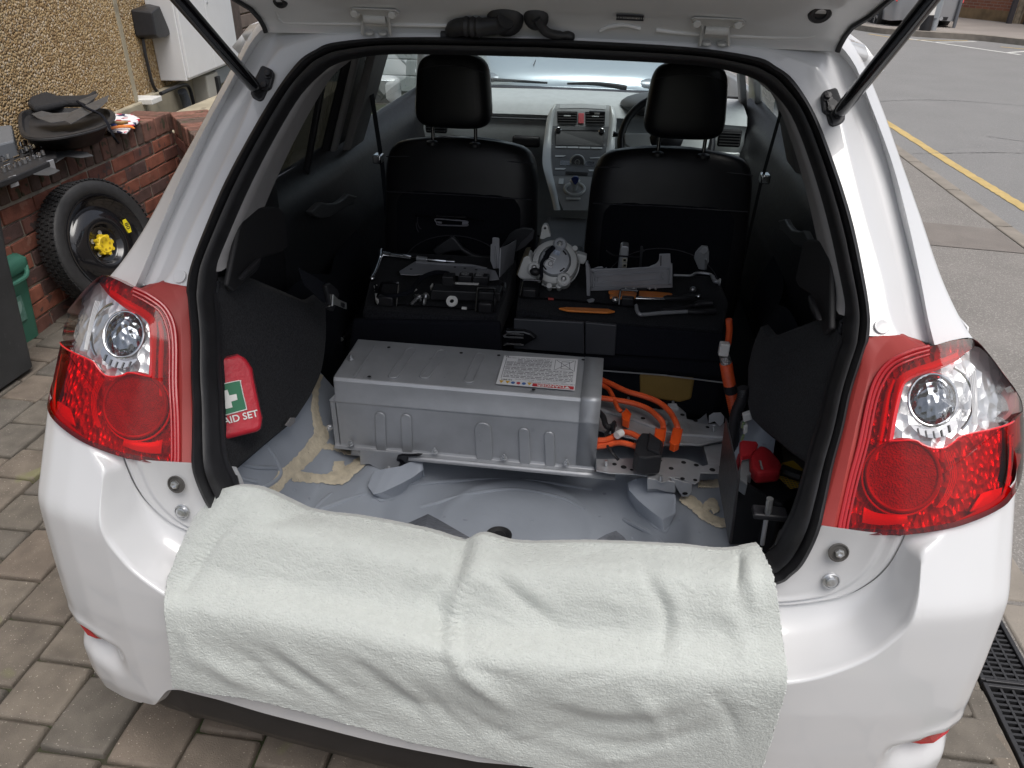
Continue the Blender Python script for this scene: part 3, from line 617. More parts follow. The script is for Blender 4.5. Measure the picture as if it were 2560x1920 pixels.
# sill panel with two raised lines along the joint
S3 = cr([(.530, .022, .792), (.524, .024, .76), (.517, .022, .72), (.502, .020, .69), (.48, .018, .667), (.40, .018, .655), (.2, .018, .65), (0, .018, .65)], NA)
Ar = list(reversed(A3)); R = []
for q, o_ in ((0, 0), (.25, -.002), (.5, -.004), (.66, -.004), (.70, -.007), (.76, -.007), (.80, -.003), (.84, -.003), (.87, -.006), (.93, -.006), (.97, -.001), (1.03, .004)):
    R.append([a+(b_-a)*q+np.array([0, o_, 0]) for a, b_ in zip(S3, Ar)])
pair(MB().grid(R), 'sill_panel', PAINT, auto=75)
top = MB().grid([[p for p in S3], [p+np.array([-.01, .03, -.02]) for p in S3], [p+np.array([-.02, .10, -.08]) for p in S3]]); pair(top, 'sill_return', PAINT)
h1 = at((2096, 1381), Y=.0125); h2 = at((2077, 1452), Y=.0115); ax = Vector((.05, -.97, .25))
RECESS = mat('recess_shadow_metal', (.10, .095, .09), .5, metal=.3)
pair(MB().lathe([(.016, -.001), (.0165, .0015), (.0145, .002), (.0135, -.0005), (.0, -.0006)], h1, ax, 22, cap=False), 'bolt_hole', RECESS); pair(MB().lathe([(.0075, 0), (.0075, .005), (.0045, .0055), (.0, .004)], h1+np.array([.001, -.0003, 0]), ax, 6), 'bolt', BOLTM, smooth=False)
pair(MB().lathe([(.0135, -.001), (.014, .0022), (.0125, .003), (.0118, .001), (0, .001)], h2, ax, 22, cap=False), 'bolt_washer', BOLTM); pair(MB().lathe([(.0085, 0), (.0085, .0055), (.006, .0065), (0, .0055)], h2+np.array([.0, -.001, 0]), ax, 20), 'bolt', BOLTM)
# bumper reflector
P = [(x, .440+.25*(x-.80)-h) for x, h in ((.735, .0), (.77, .0), (.80, .0), (.832, .0), (.828, .012), (.81, .024), (.785, .028), (.76, .018))]
pair(MB().prism([np.array([x-.002, plan(x)+vprof(z)+.003, z-.001]) for x, z in P], (-.012, .03, 0)), 'bumper_reflector', mat('dark_red_reflector', (.42, .015, .02), .25, coat=.8, bump=.5, bs=350), smooth=False, bevel=.002)
# ---- tail lamps
TL = zoom(2020, 800, .3375)
BXX = [.45, .52, .56, .60, .64, .70, .74, .78, .81, .83, .845, .855, .9]; BXY = [.01, .004, -.002, -.016, -.038, -.054, -.055, -.047, -.027, .005, .05, .13, .6]
def lampf(off): return lambda q: q[1]-gsurf(q[2])-float(np.interp(q[0], BXX, BXY))-off
def onl(p, off=0.): return hit(p, lampf(off), .7, 2.2, 60)
def star(P, off, n=80, rings=7, centre=None, dome=0.):
    P = cr(P, n, True); c = np.array(centre if centre is not None else np.mean(P, axis=0)); R = []
    for q in np.linspace(1, 0.02, rings+1): R.append([onl(tuple(c+(p-c)*q), off-dome*(1-q*q)) for p in P])
    b = MB(); b.grid(R, False, True); m0 = len(b.v)-n; b.f.append(tuple(range(m0, m0+n))); b.m.append(0); return b
def band(A, B, off, n=50, m=5, bulge=0):
    A = cr(A, n); B = cr(B, n); return MB().grid([[onl(tuple(a+(b_-a)*t), off-bulge*math.sin(math.pi*t)) for a, b_ in zip(A, B)] for t in np.linspace(0, 1, m)])
whole = TL((370, 960), (405, 780), (440, 600), (500, 420), (600, 300), (750, 225), (870, 190), (940, 185), (1080, 147), (1225, 137), (1340, 250), (1450, 400), (1540, 520), (1592, 650), (1600, 1000), (1572, 1200), (1495, 1340), (1400, 1412), (1250, 1482), (1050, 1545), (750, 1590), (500, 1590), (300, 1585), (222, 1560), (232, 1490), (300, 1200))
clear_edge = [(590, 905), (625, 760), (650, 640), (690, 500), (730, 440), (820, 395), (950, 355), (1050, 320), (1120, 285), (1235, 195)]
clear_low = [(1582, 690), (1500, 765), (1350, 812), (1150, 855), (1080, 905), (1010, 948), (930, 950), (850, 925), (790, 892), (640, 895)]
clear = TL(*([(600, 890)]+clear_edge[1:]+[(1340, 262), (1450, 415), (1560, 560), (1586, 640)]+clear_low))
lower = TL(*([(385, 900), (590, 905)]+clear_low[::-1]+[(1596, 700), (1600, 1000), (1572, 1200), (1495, 1340), (1400, 1412), (1250, 1482), (1050, 1545), (750, 1590), (500, 1590), (300, 1585), (222, 1560), (232, 1490), (300, 1200)]))
REDGLASS = glass('red_lens', (.80, .012, .02), .6, .03); CLEARGLASS = glass('clear_lens', (.93, .93, .93), .7, .02); SMOKERED = glass('smoked_red_lens', (.42, .012, .02), 1., .02)
def facets(name, base, scale, strength, rough=.12, sx=1., sz=1., metal=1.):
    m = mat(name, base, rough, metal=metal); t = m.node_tree; N = t.nodes; L = t.links; b = N['Principled BSDF']; tc = N.new('ShaderNodeTexCoord'); mp = N.new('ShaderNodeMapping'); mp.inputs['Scale'].default_value = (sx, 1, sz); L.new(tc.outputs['Object'], mp.inputs[0])
    v = N.new('ShaderNodeTexVoronoi'); v.inputs['Scale'].default_value = scale; L.new(mp.outputs[0], v.inputs['Vector']); w_ = N.new('ShaderNodeTexNoise'); w_.inputs['Scale'].default_value = scale*.45; L.new(mp.outputs[0], w_.inputs['Vector'])
    ad = N.new('ShaderNodeMath'); ad.operation = 'ADD'; L.new(v.outputs['Distance'], ad.inputs[0]); L.new(w_.outputs[0], ad.inputs[1])
    bp = N.new('ShaderNodeBump'); bp.inputs['Strength'].default_value = strength; bp.inputs['Distance'].default_value = .02; L.new(ad.outputs[0], bp.inputs['Height']); L.new(bp.outputs[0], b.inputs['Normal']); return m
FAC = facets('faceted_chrome', (.74, .75, .76), 60, .28, .24, 1., .5, .65); FACR = facets('faceted_reflector', (.92, .90, .90), 85, .8, .25, 1.2, .45, .45); SMOOTHCH = facets('satin_chrome', (.70, .71, .73), 14, .14)
GUIDE = mat('red_light_guide', (.80, .02, .03), .25, coat=.6); DEEPRED = mat('deep_red_plastic', (.40, .010, .016), .3, coat=.5); RETRO = mat('retro_reflector', (.36, .010, .016), .45, bump=1., bs=330, kind='voronoi', coat=.15, var=.15, vs_=60)
BRK = mat('matte_red_bracket', (.31, .037, .033), .55, var=.05, vs_=20, bump=.15, bs=700)
lamp_r = MB().grid([[onl(p, o_) for p in cr(whole, 90, True)] for o_ in (.001, .02, .07)], False, True)
m0 = len(lamp_r.v)-90; lamp_r.f.append(tuple(range(m0, m0+90))); lamp_r.m.append(0)
lr, ll = pair(lamp_r, 'tail_lamp', mat('lamp_housing', (.42, .20, .20), .35, coat=.3), auto=60)
lr['label'] = 'tail lamp on the road side with clear upper and red lower lens'; ll['label'] = 'tail lamp on the drive side with clear upper and red lower lens'
LP = (lr, ll)
pair(star(clear, .038), 'chamber_reflector', FAC, LP)
pair(star(lower, .034), 'lower_reflector', FACR, LP)
pair(band(TL((360, 985), (405, 790), (440, 610), (500, 430), (600, 310), (750, 235), (900, 195), (1080, 150), (1190, 140)), TL((600, 915), (640, 700), (672, 560), (720, 455), (800, 405), (950, 360), (1050, 325), (1110, 290), (1215, 200)), .035), 'edge_reflector', FACR, LP)
pair(band(TL((575, 915), (610, 680), (650, 470), (700, 400), (800, 350), (950, 300), (1108, 238)), TL((630, 897), (662, 700), (705, 510), (740, 455), (830, 408), (960, 370), (1122, 292)), .012, bulge=.006), 'light_guide', GUIDE, LP)
pair(band(TL((480, 1040), (520, 860), (545, 700), (575, 540), (625, 420)), TL((520, 1040), (560, 860), (590, 700), (610, 560), (648, 450)), .016, bulge=.004), 'light_guide', GUIDE, LP)
pair(band(TL((1490, 850), (1490, 1000), (1470, 1180), (1425, 1330)), TL((1525, 840), (1528, 1000), (1510, 1180), (1462, 1320)), .012, bulge=.003), 'light_guide', GUIDE, LP)
pair(band(TL((400, 1500), (480, 1515), (600, 1520), (740, 1500)), TL((415, 1385), (500, 1425), (600, 1440), (735, 1445)), .016, bulge=.003), 'light_guide', GUIDE, LP)
pair(band(TL((1195, 1420), (1260, 1320), (1300, 1280), (1440, 1240)), TL((1215, 1420), (1300, 1400), (1370, 1370), (1425, 1340)), .018, bulge=.003), 'light_guide', GUIDE, LP)
def ell(cx, cy_, rx, ry, n=40, a0=0): return [(cx+rx*math.cos(a0+2*math.pi*i/n), cy_+ry*math.sin(a0+2*math.pi*i/n)) for i in range(n)]
def lring(E, off, r, n=8): return MB().tube([onl(p, off) for p in TL(*E)], r, n, True)
pair(lring(ell(925, 590, 180, 194), .014, .0023), 'projector_bezel', SMOOTHCH, LP); pair(lring(ell(1000, 600, 215, 265, 40)[28:]+ell(1000, 600, 215, 265, 40)[:14], .022, .003) if False else MB().tube([onl(p, .02) for p in TL(*[(1000+225*math.cos(a), 600+265*math.sin(a)) for a in np.linspace(-1.2, .9, 24)])], .0028, 6), 'chamber_rim', SMOOTHCH, LP)
dm = star(TL(*ell(925, 590, 172, 186)), .03, 40, 8, dome=.016)
pair(dm, 'projector_glass', facets('smoky_projector', (.30, .325, .36), 95, .22, .12, 1, .5), LP)
pair(star(TL((765, 770), (850, 805), (930, 800), (1020, 770), (1070, 715), (1105, 765), (1060, 830), (960, 872), (860, 862), (785, 810)), .016, 50, 4), 'lamp_shroud', SMOOTHCH, LP)
for k in range(5):
    x_ = 815+k*58; y_ = 800+[0, 18, 22, 12, -22][k]; pair(MB().tube([onl(p, .013) for p in TL((x_, y_), (x_+12, y_+58))], .0012, 5), 'shroud_slot', mat('slot_grey', (.16, .165, .17), .4), LP)
for k in range(4): pair(MB().tube(cr([onl(p, .004) for p in TL((1188+k*15, 350), (1205+k*13, 450), (1218+k*11, 600), (1222+k*9, 770))], 12), .0009, 5), 'lens_rib', mat('frosted_rib', (.75, .75, .76), .3), LP)
pair(star(TL(*ell(705, 1150, 262, 255)), .014, 48, 6), 'rear_reflector', RETRO, LP); pair(lring(ell(705, 1150, 270, 264), .014, .0035), 'reflector_ring', DEEPRED, LP); pair(lring(ell(690, 1170, 345, 320, 60)[44:]+ell(690, 1170, 345, 320, 60)[:9] if False else ell(690, 1165, 290, 283), .02, .002), 'reflector_ring', GUIDE, LP)
for k in range(4): pair(MB().tube(cr([onl(p, .012) for p in TL((1010+k*16, 975), (1045+k*16, 1080), (1050+k*15, 1180), (1010+k*14, 1300), (950+k*12, 1390))], 14), .001, 5), 'lens_rib', GUIDE, LP)
pair(star(clear, .0, 90, 8), 'clear_lens', CLEARGLASS, LP)
pair(star(lower, .0, 90, 8, centre=TL((900, 1220))[0]), 'red_lens', REDGLASS, LP)
pair(band(TL((375, 940), (405, 780), (440, 600), (500, 420), (600, 300), (750, 225), (870, 190), (940, 185), (1080, 147), (1225, 137)), TL(*clear_edge), 0., 60, 6), 'red_lens', REDGLASS, LP)
pair(MB().tube([onl(p, -.0005) for p in cr(TL(*([(600, 893)]+clear_low[::-1])), 50)], .0016, 6), 'lens_joint', GUIDE, LP)
# stepped border of the lens along the opening
for d_, r_ in ((0, .0035), (28, .0028), (58, .0022)):
    P = [(232+d_, 1560), (240+d_, 1490), (305+d_, 1200), (380+d_, 920), (445+d_, 610), (505+d_, 432+d_*.4), (603+d_*.7, 312+d_*.7), (752+d_*.3, 236+d_), (900, 196+d_)]
    pair(MB().tube([onl(p, -.001) for p in cr(TL(*P), 50)], r_, 8), 'lens_step', DEEPRED, LP)
pair(band(TL((235, 1575), (500, 1592), (750, 1590), (1050, 1545), (1250, 1482), (1400, 1412), (1495, 1340), (1570, 1200)), TL((260, 1535), (500, 1550), (750, 1548), (1050, 1502), (1245, 1440), (1380, 1380), (1470, 1310), (1545, 1190)), -.002), 'lens_border', SMOKERED, LP)
# matte red bracket between lamp and weatherstrip
O_ = [(75, 1535), (140, 1350), (200, 1130), (260, 900), (320, 640), (380, 400), (405, 250), (432, 152), (470, 130), (512, 110), (600, 112), (705, 112), (800, 165), (880, 190)]
M_ = [(190, 1552), (225, 1380), (270, 1180), (330, 900), (385, 680), (430, 500), (460, 380), (500, 280), (540, 215), (590, 160), (640, 135), (712, 118), (800, 168), (880, 191)]
I_ = [(232, 1570), (262, 1400), (318, 1180), (385, 900), (425, 690), (460, 540), (500, 420), (545, 350), (600, 300), (660, 265), (720, 235), (790, 210), (850, 196), (885, 192)]
o3 = cr([on(p, .002) for p in TL(*O_)], 60); m3 = cr([on(p, -.010) for p in TL(*M_)], 60); i3 = cr([onl(p, .006) for p in TL(*I_)], 60)
rows = [[p+np.array([-.004, .02, 0]) for p in o3], o3]+[[a+(b_-a)*t for a, b_ in zip(o3, m3)] for t in (.1, .9)]+[m3]+[[a+(b_-a)*t for a, b_ in zip(m3, i3)] for t in (.1, .85, 1.)]
pair(MB().grid(rows), 'lamp_bracket', BRK, auto=50)
# white body behind the lamps
P = [np.array([x, gsurf(z)+.09+max(0, x-.72)*.8, z]) for z, xm in ((1.0, .72), (.76, .80)) for x in (.615, xm)]; pair(MB().grid([[P[0], P[1]], [P[2], P[3]]]), 'rear_quarter', PAINT)
# ---- tailgate, open
TGY = [.575, .572, .56, .535, .50, .40, .20, 0, -.25]; TGZ = [1.430, 1.440, 1.456, 1.474, 1.493, 1.572, 1.745, 1.885, 1.99]; TGW = [.534, .535, .537, .54, .555, .60, .66, .68, .62]
def tg(q): return q[2]-float(np.interp(-q[1], [-a for a in TGY], TGZ))
R = []
for y, z, w_ in zip(TGY, TGZ, TGW): R.append([np.array([x*w_, y, z+.004*math.cos(x*math.pi)]) for x in np.linspace(-1, 1, 21)])
Ro = [[p+np.array([0, .05, .055]) for p in r] for r in R]
b = MB().grid(R); b.grid([R[0], [p+np.array([0, .03, .012]) for p in R[0]], Ro[0]]); b.grid(Ro)
for s in (0, -1): b.grid([[r[s] for r in R], [r[s] for r in Ro]])
tgate = b.build('tailgate', PAINT, car, auto=50)
for s in (0, -1): MB().tube([r[s]+np.array([.002 if s else -.002, -.004, 0]) for r in R], .005, 6).build('edge_seal', RUBBER, tgate)
def tgp(p, o_=0): return hit(p, lambda q: tg(q)+o_, .9, 2.2, 200)
# swage pressed into the tailgate
for P in ([(690, 25), (705, 52), (760, 57), (1000, 62), (1250, 68)], [(1500, 78), (1520, 68), (1560, 62), (1600, 72)], [(1640, 75), (1720, 84), (1900, 92), (2010, 93), (2040, 86)]):
    MB().tube(cr([tgp(p) for p in P], 24), .0035, 8).build('pressed_ridge', PAINT, tgate)
HING = mat('painted_hinge', (.50, .50, .49), .4, var=.06, vs_=60, coat=.2)
for zf, sgn in ((zoom(600, 0, .3165), 1), (zoom(1250, 0, .3165), 2)):
    h = ([(870, 65), (890, 55), (1230, 70), (1260, 95), (1250, 125), (1180, 130), (960, 115), (880, 100)], [(910, 95), (1205, 105)], [(980, 120), (968, 200), (968, 275)], [(1165, 125), (1180, 200), (1190, 285)], [(985, 145), (1155, 155)], [(1025, 265), (1130, 268)]) if sgn == 1 else \
        ([(1510, 140), (1540, 130), (1910, 145), (1940, 165), (1925, 205), (1830, 205), (1600, 195), (1525, 185)], [(1555, 175), (1880, 185)], [(1600, 200), (1590, 290), (1575, 360)], [(1808, 205), (1803, 290), (1805, 360)], [(1620, 235), (1800, 245)], [(1628, 345), (1750, 350)])
    pl = MB().prism([tgp(p, .002) for p in zf(*h[0])], (0, -.004, -.002)).build('hinge', HING, tgate, smooth=False, bevel=.0015)
    pl['label'] = 'painted hinge plate nearer the drive' if sgn == 1 else 'painted hinge plate nearer the road'
    for p in zf(*h[1]): MB().lathe([(.0105, 0), (.0105, .002), (.0075, .0022), (.0075, .009), (.006, .010), (0, .010)], tgp(p, .004), (0, -.88, -.3), 6).build('hinge_bolt', HING, pl, smooth=False)
    for k in (2, 3): MB().tube([tgp(zf(h[k][0])[0], .006), at(zf(h[k][1])[0], Y=.557), at(zf(h[k][2])[0], Y=.562)], .0032, 6).build('hinge_arm', HING, pl)
    P = [at(p, Y=.548) for p in zf(*h[4])]; MB().tube(P, .0095, 12).build('hinge_barrel', HING, pl)
    for p in zf(*h[5]): MB().lathe([(.009, 0), (.008, .004), (0, .005)], at(p, Y=.566), (0, -.3, .95), 12).build('hinge_stud', HING, pl)
q1, q2 = zoom(600, 0, .3165), zoom(1250, 0, .3165)
lm = MB(); lm.lathe([(.0, .016), (.018, .014), (.030, .006), (.034, 0)], tgp(q1((2095, 150))[0], .001), (0, -.85, -.4), 20)
P = cr([at(p, Y=y) for p, y in zip(q1((1690, 275), (1690, 230), (1760, 210), (1900, 215), (2060, 195), (2100, 160)), (.572, .56, .55, .545, .535, .525))], 30)
lm.tube(P, [.0155+(.003 if 13 <= i <= 17 and i % 2 else 0) for i in range(30)], 12); lm.tube([at(p, Y=.57) for p in q1((1590, 285), (1700, 283), (1840, 283))], .009, 8)
lm.build('wiring_gaiter', RUBBER, tgate)
gm = MB(); gm.lathe([(.0, .012), (.014, .010), (.021, .005), (.023, 0)], tgp(q2((285, 142))[0], .001), (0, -.85, -.4), 18)
gm.tube(cr([at(p, Y=y) for p, y in zip(q2((285, 145), (320, 200), (370, 255), (450, 278), (540, 285), (580, 308)), (.53, .54, .55, .56, .568, .572))], 24), [.0085]*16+[.007, .008, .009, .009, .009, .008, .006, .004], 10); gm.build('washer_hose', RUBBER, tgate)
for p, r_ in ((zoom(1900, 0, .2984)((505, 105))[0], .020), ((700, 2), .014)):
    o = MB().lathe([(0, .002), (r_*.45, .002), (r_*.5, .006), (r_*.8, .006), (r_, .001), (r_, -.004)], tgp(p, .001), (0, -.8, -.5), 24).build('bump_stop', RUBBER, tgate)
# identification plate: dark strip with a printed line
P = [tgp(p, .0015) for p in q2((918, 112), (1137, 122), (1133, 165), (918, 155))]; pltE = MB().prism(P, (0, -.001, -.0006)).build('identification_plate', mat('dark_label', (.03, .03, .036), .4), tgate, smooth=False)
c_ = sum(P)/4; xv = P[1]-P[0]; yv = P[0]-P[3]
MB().text('SB1KS56E80E015849', .0078, basis(c_+np.array([.004, -.0015, -.0008]), xv, yv)).build('plate_print', WHITEPL, pltE, smooth=False)
# ---- gas struts
B_ = np.array([.545, .53, 1.319]); D_ = np.array([.16, -1, .93]); D_ /= np.linalg.norm(D_)
sr, sl_ = pair(MB().tube([B_+D_*.015, B_+D_*.02, B_+D_*.03, B_+D_*.20, B_+D_*.36], [.007, .0105, .0125, .0125, .0125], 16), 'gas_strut', GLOSSBLK)
pair(MB().tube([B_+D_*.36, B_+D_*.56], .0055, 10), 'piston_rod', CHROME, (sr, sl_))
pair(MB().tube([B_-D_*.004, B_+D_*.018], [.0085, .0075], 12), 'ball_socket', BLKP, (sr, sl_))
ZS = zoom(1900, 0, .2984)
plp = [on(p, .0) for p in ZS((500, 820), (520, 785), (560, 770), (620, 752), (640, 770), (690, 900), (705, 960), (700, 1020), (670, 1060), (600, 1078), (570, 1060), (545, 980), (515, 950))]
pair(MB().prism([p+np.array([0, .001, 0]) for p in plp], (0, -.008, .006)), 'strut_bracket', BLKP, smooth=False, bevel=.003)
for p in ZS((560, 815), (582, 925)): pair(MB().lathe([(.010, 0), (.010, .003), (.0065, .0035), (.0065, .009), (0, .010)], on(p, -.006), (0, -.75, .66), 6), 'bracket_bolt', BLKP, smooth=False)
# ================================================================ CABIN AND OUTER SHELL
def sx(z): return .83-.40*max(0, z-.95)**1.05
# roof
R = []
for y, z in ((.60, 1.468), (.64, 1.482), (.9, 1.50), (1.5, 1.515), (2.1, 1.50), (2.4, 1.455)):
    R.append([(x*.60, y, z-.05*abs(x)**3) for x in np.linspace(-1, 1, 15)])
MB().grid(R).build('roof', PAINT, car, solid=.012, solid_off=1)
MB().grid([[(p[0]*.98, p[1]+.01, p[2]-.035) for p in r] for r in R]).build('head_lining', GREYTRIM, car)
# outer side: lower panels with wheel arches, roof rail
b = MB()
ys = np.linspace(.40, 4.02, 120); zs = np.linspace(.22, .985, 26); V = {}; F = []
def sidept(y, z): return ((.86+.015*math.sin((z-.2)*4))*(1-.10*max(0, (y-3.4)/.7)**2)-.03*max(0, (z-.8)/.2), y, z)
vid = lambda i, j: i*26+j
for i in range(119):
    for j in range(25):
        y, z = (ys[i]+ys[i+1])/2, (zs[j]+zs[j+1])/2
        if math.hypot(y-.78, z-.30) < .345 or math.hypot(y-3.34, z-.30) < .345: continue
        F.append((vid(i, j), vid(i+1, j), vid(i+1, j+1), vid(i, j+1)))
b.add([sidept(y, z) for y in ys for z in zs], F); pair(b, 'side_panel', PAINT, solid=.004)
for s in (-1, 1):
    wheel(car, (s*.765, .78, .305), (s, 0, 0), .305, .20, 7); wheel(car, (s*.765, 3.34, .305), (s, 0, 0), .305, .20, 7)
pair(MB().grid([[(.60, y, z-.048) for y, z in ((.64, 1.48), (.9, 1.50), (1.5, 1.515), (2.1, 1.5), (2.4, 1.45))], [(.645, y, z-.09) for y, z in ((.64, 1.48), (.9, 1.50), (1.5, 1.515), (2.1, 1.5), (2.4, 1.45))]]), 'roof_rail', PAINT, solid=.02)
# bonnet and nose
R = []
for y, z, w_ in ((3.12, .965, .70), (3.5, .92, .72), (3.85, .84, .70), (4.05, .74, .62), (4.14, .58, .60), (4.16, .30, .58)): R.append([(x*w_, y-.12*x*x, z-.04*abs(x)**3) for x in np.linspace(-1, 1, 13)])
MB().grid(R).build('bonnet', PAINT, car); MB().box((0, 3.10, .955), (1.3, .14, .02)).build('cowl', BLKP, car, bevel=.01)
for s in (-1, 1):
    P = cr([(s*.50-.3, 3.085, .985), (s*.3-.25, 3.075, 1.0), (s*.05-.15, 3.07, .996)], 10); MB().tube(P, [.011, .012, .012, .011, .01, .009, .008, .007, .006, .005], 6).build('wiper', BLKP, car)
# glass
WS = glass('windscreen_glass', (.80, .88, .88)); TINT = glass('privacy_glass', (.045, .05, .05), 1.); SG = glass('side_glass', (.72, .80, .80))
MB().grid([[(x*.63, 3.10-.10*x*x, .972) for x in np.linspace(-1, 1, 9)], [(x*.585, 2.72-.06*x*x, 1.25) for x in np.linspace(-1, 1, 9)], [(x*.54, 2.40-.04*x*x, 1.445) for x in np.linspace(-1, 1, 9)]]).build('windscreen', WS, car)
def swin(ys_, zs_): return MB().grid([[(sx(z), y, z) for y, z in zip(ys_[0], zs_[0])], [(sx(z), y, z) for y, z in zip(ys_[1], zs_[1])]])
pair(swin([(.72, 1.1, 1.55), (.98, 1.25, 1.50)], [(1.02, .99, .97), (1.36, 1.40, 1.41)]), 'rear_side_window', TINT)
pair(swin([(1.70, 2.2, 2.95), (1.66, 2.0, 2.35)], [(.96, .95, .94), (1.41, 1.42, 1.40)]), 'front_side_window', SG)
# pillars outside the glass and inside trim
def strip(P, m, name, th=.03, ins=0.):
    P = [np.array([sx(z)-ins, y, z]) for y, z in P]; return pair(MB().prism(P, (-th, 0, 0)), name, m, smooth=False, bevel=.006)
strip([(.72, 1.02), (.86, 1.02), (1.0, 1.42), (.72, 1.42)], PAINT, 'rear_pillar', .03, .05)
strip([(1.52, .96), (1.72, .96), (1.68, 1.44), (1.49, 1.44)], BLKP, 'door_pillar', .03, -.008)
strip([(2.88, .94), (3.12, .94), (2.42, 1.46), (2.30, 1.44)], PAINT, 'windscreen_pillar', .03, -.012)
strip([(.62, 1.0), (.80, 1.0), (.97, 1.43), (.66, 1.43)], GREYTRIM, 'rear_pillar_trim', .02, .09)
strip([(1.60, .96), (1.76, .96), (1.75, 1.43), (1.57, 1.43)], GREYTRIM, 'door_pillar_trim', .03, .045)
strip([(1.49, .98), (1.52, .98), (1.47, 1.43), (1.44, 1.43)], GREYTRIM, 'window_edge_trim', .02, .035)
strip([(1.28, .87), (1.30, .87), (1.28, 1.41), (1.26, 1.41)], BLKP, 'window_divider', .02, .0)
strip([(2.9, .93), (3.0, .93), (2.4, 1.44), (2.33, 1.44)], GREYTRIM, 'windscreen_pillar_trim', .03, .05)
# inner doors
R = []
for z, x in ((.30, .74), (.60, .74), (.70, .70), (.74, .70), (.80, .735), (.90, .75), (.97, .79), (.985, .83)): R.append([(x, y, z+(.03 if z > .75 else 0)*max(0, 1.3-y)) for y in np.linspace(.86, 3.0, 20)])
pair(MB().grid(R), 'door_trim', BLKP, auto=70)
# rear door handles
ZH = zoom(500, 480, .2712)
hd = MB().prism([at(p, X=-.72) for p in ZH((965, 180), (1060, 90), (1130, 105), (1210, 100), (1275, 60), (1320, 15), (1410, 40), (1370, 60), (1375, 110), (1320, 125), (1240, 170), (1150, 225), (1060, 240), (990, 210))], (.02, 0, 0))
DH = mat('satin_dark_handle', (.14, .145, .15), .35, metal=.4)
pair(hd, 'door_handle', DH, smooth=False, bevel=.008)
pair(MB().prism([at(p, X=-.725) for p in ZH((1050, 570), (1100, 515), (1200, 550), (1130, 620))], (.012, 0, 0)), 'window_switch', BLKP, smooth=False, bevel=.003)
# mirror on the passenger side
for s in (-1, 1):
    o = MB().box((s*.93, 2.63, 1.0), (.17, .08, .13)).build('door_mirror', PAINT, car, bevel=.035, seg=4); MB().box((s*.93, 2.588, 1.0), (.14, .006, .10), rot(z=-12*s)).build('mirror_glass', mat('mirror_glass', (.45, .47, .49), .08, metal=1), o, bevel=.003)
    MB().box((s*.84, 2.63, .95), (.10, .04, .03)).build('mirror_arm', BLKP, o, bevel=.01)
# ---- dashboard
DASH = mat('grey_dashboard', (.44, .465, .475), .55, var=.05, vs_=30, bump=.3, bs=700); DASHD = mat('dark_dashboard', (.10, .107, .115), .5, bump=.3, bs=700, var=.06, vs_=30)
SILVP = mat('silver_trim', (.62, .65, .65), .4, metal=.2, var=.02)
R = []
for y, z in ((3.07, .955), (3.02, .975), (2.95, .985), (2.75, .985), (2.62, .965), (2.58, .93), (2.60, .89), (2.585, .86), (2.62, .72), (2.70, .55), (2.75, .30)): R.append([(x, y+.05*abs(x)**2, z-.03*abs(x)**2) for x in np.linspace(-.74, .74, 25)])
dash = MB().grid(R).build('dashboard', DASH, car, auto=70)
_SZ = [.55, .62, .68, .74, .77, .80, .84, .90, .94, .97, .99, 1.02]; _SY = [1.78, 1.90, 2.02, 2.12, 2.20, 2.32, 2.44, 2.50, 2.53, 2.55, 2.58, 2.75]
def stack(z): return float(np.interp(z, _SZ, _SY))
def ons(p, off=0.): return on(p, off, stack, 1.5, 5)
ZD = zoom(1300, 200, .18083)
def sband(A, B, off, name, m, n=24, k=4, bulge=0, parent=dash):
    A = cr(A, n); B = cr(B, n); return MB().grid([[ons(tuple(a+(b_-a)*t), off-bulge*math.sin(math.pi*t)) for a, b_ in zip(A, B)] for t in np.linspace(0, 1, k)]).build(name, m, parent)
sband(ZD((500, 330), (480, 420), (440, 640), (420, 900), (425, 1050), (440, 1250), (470, 1400), (520, 1600), (600, 1800)), ZD((1230, 350), (1245, 450), (1235, 640), (1215, 850), (1190, 1050), (1120, 1280), (1080, 1350), (1000, 1560), (930, 1800)), -.006, 'centre_console', mat('console_grey', (.32, .335, .345), .5, bump=.2, bs=700), 30, 10)
sband(ZD((480, 330), (380, 500), (335, 800), (312, 1050), (318, 1200), (370, 1400), (440, 1650), (470, 1800)), ZD((510, 340), (470, 480), (435, 800), (425, 1050), (440, 1250), (480, 1430), (530, 1650), (560, 1800)), -.008, 'console_trim', SILVP, bulge=.012)
sband(ZD((1235, 350), (1240, 480), (1225, 700), (1190, 980), (1130, 1280), (1070, 1380), (990, 1560), (960, 1650)), ZD((1290, 380), (1335, 520), (1315, 800), (1300, 1050), (1200, 1280), (1110, 1420), (1030, 1570), (1000, 1660)), -.008, 'console_trim', SILVP, bulge=.012)
def spoly(P, off, th, name, m, parent=dash, bevel=.0015):
    P = [ons(p, off) for p in P]; return MB().prism(P, (0, -th, th*.25)).build(name, m, parent, smooth=False, bevel=bevel)
sband(ZD((450, 635), (440, 850), (436, 1050), (460, 1325)), ZD((1232, 645), (1212, 860), (1188, 1070), (1115, 1335)), -.0085, 'control_panel', DASHD, 16, 6)
for x0, x1, y0, y1 in ((515, 795, 432, 603), (903, 1180, 440, 618)):
    v = spoly(ZD((x0, y0), (x1, y0+4), (x1-8, y1), (x0+4, y1-6)), -.008, .002, 'air_vent', DARKHOLE)
    for k in range(5):
        y_ = y0+18+k*(y1-y0-30)/4; spoly(ZD((x0+14, y_), (x1-14, y_+3), (x1-14, y_+13), (x0+14, y_+10)), -.010, .006, 'vent_slat', mat('vent_slat_grey', (.06, .06, .062), .45), v, .0005)
    spoly(ZD((x0+90, y0+55), (x0+185, y0+57), (x0+185, y0+72), (x0+90, y0+70)), -.018, .003, 'vent_tab', SILVP, v)
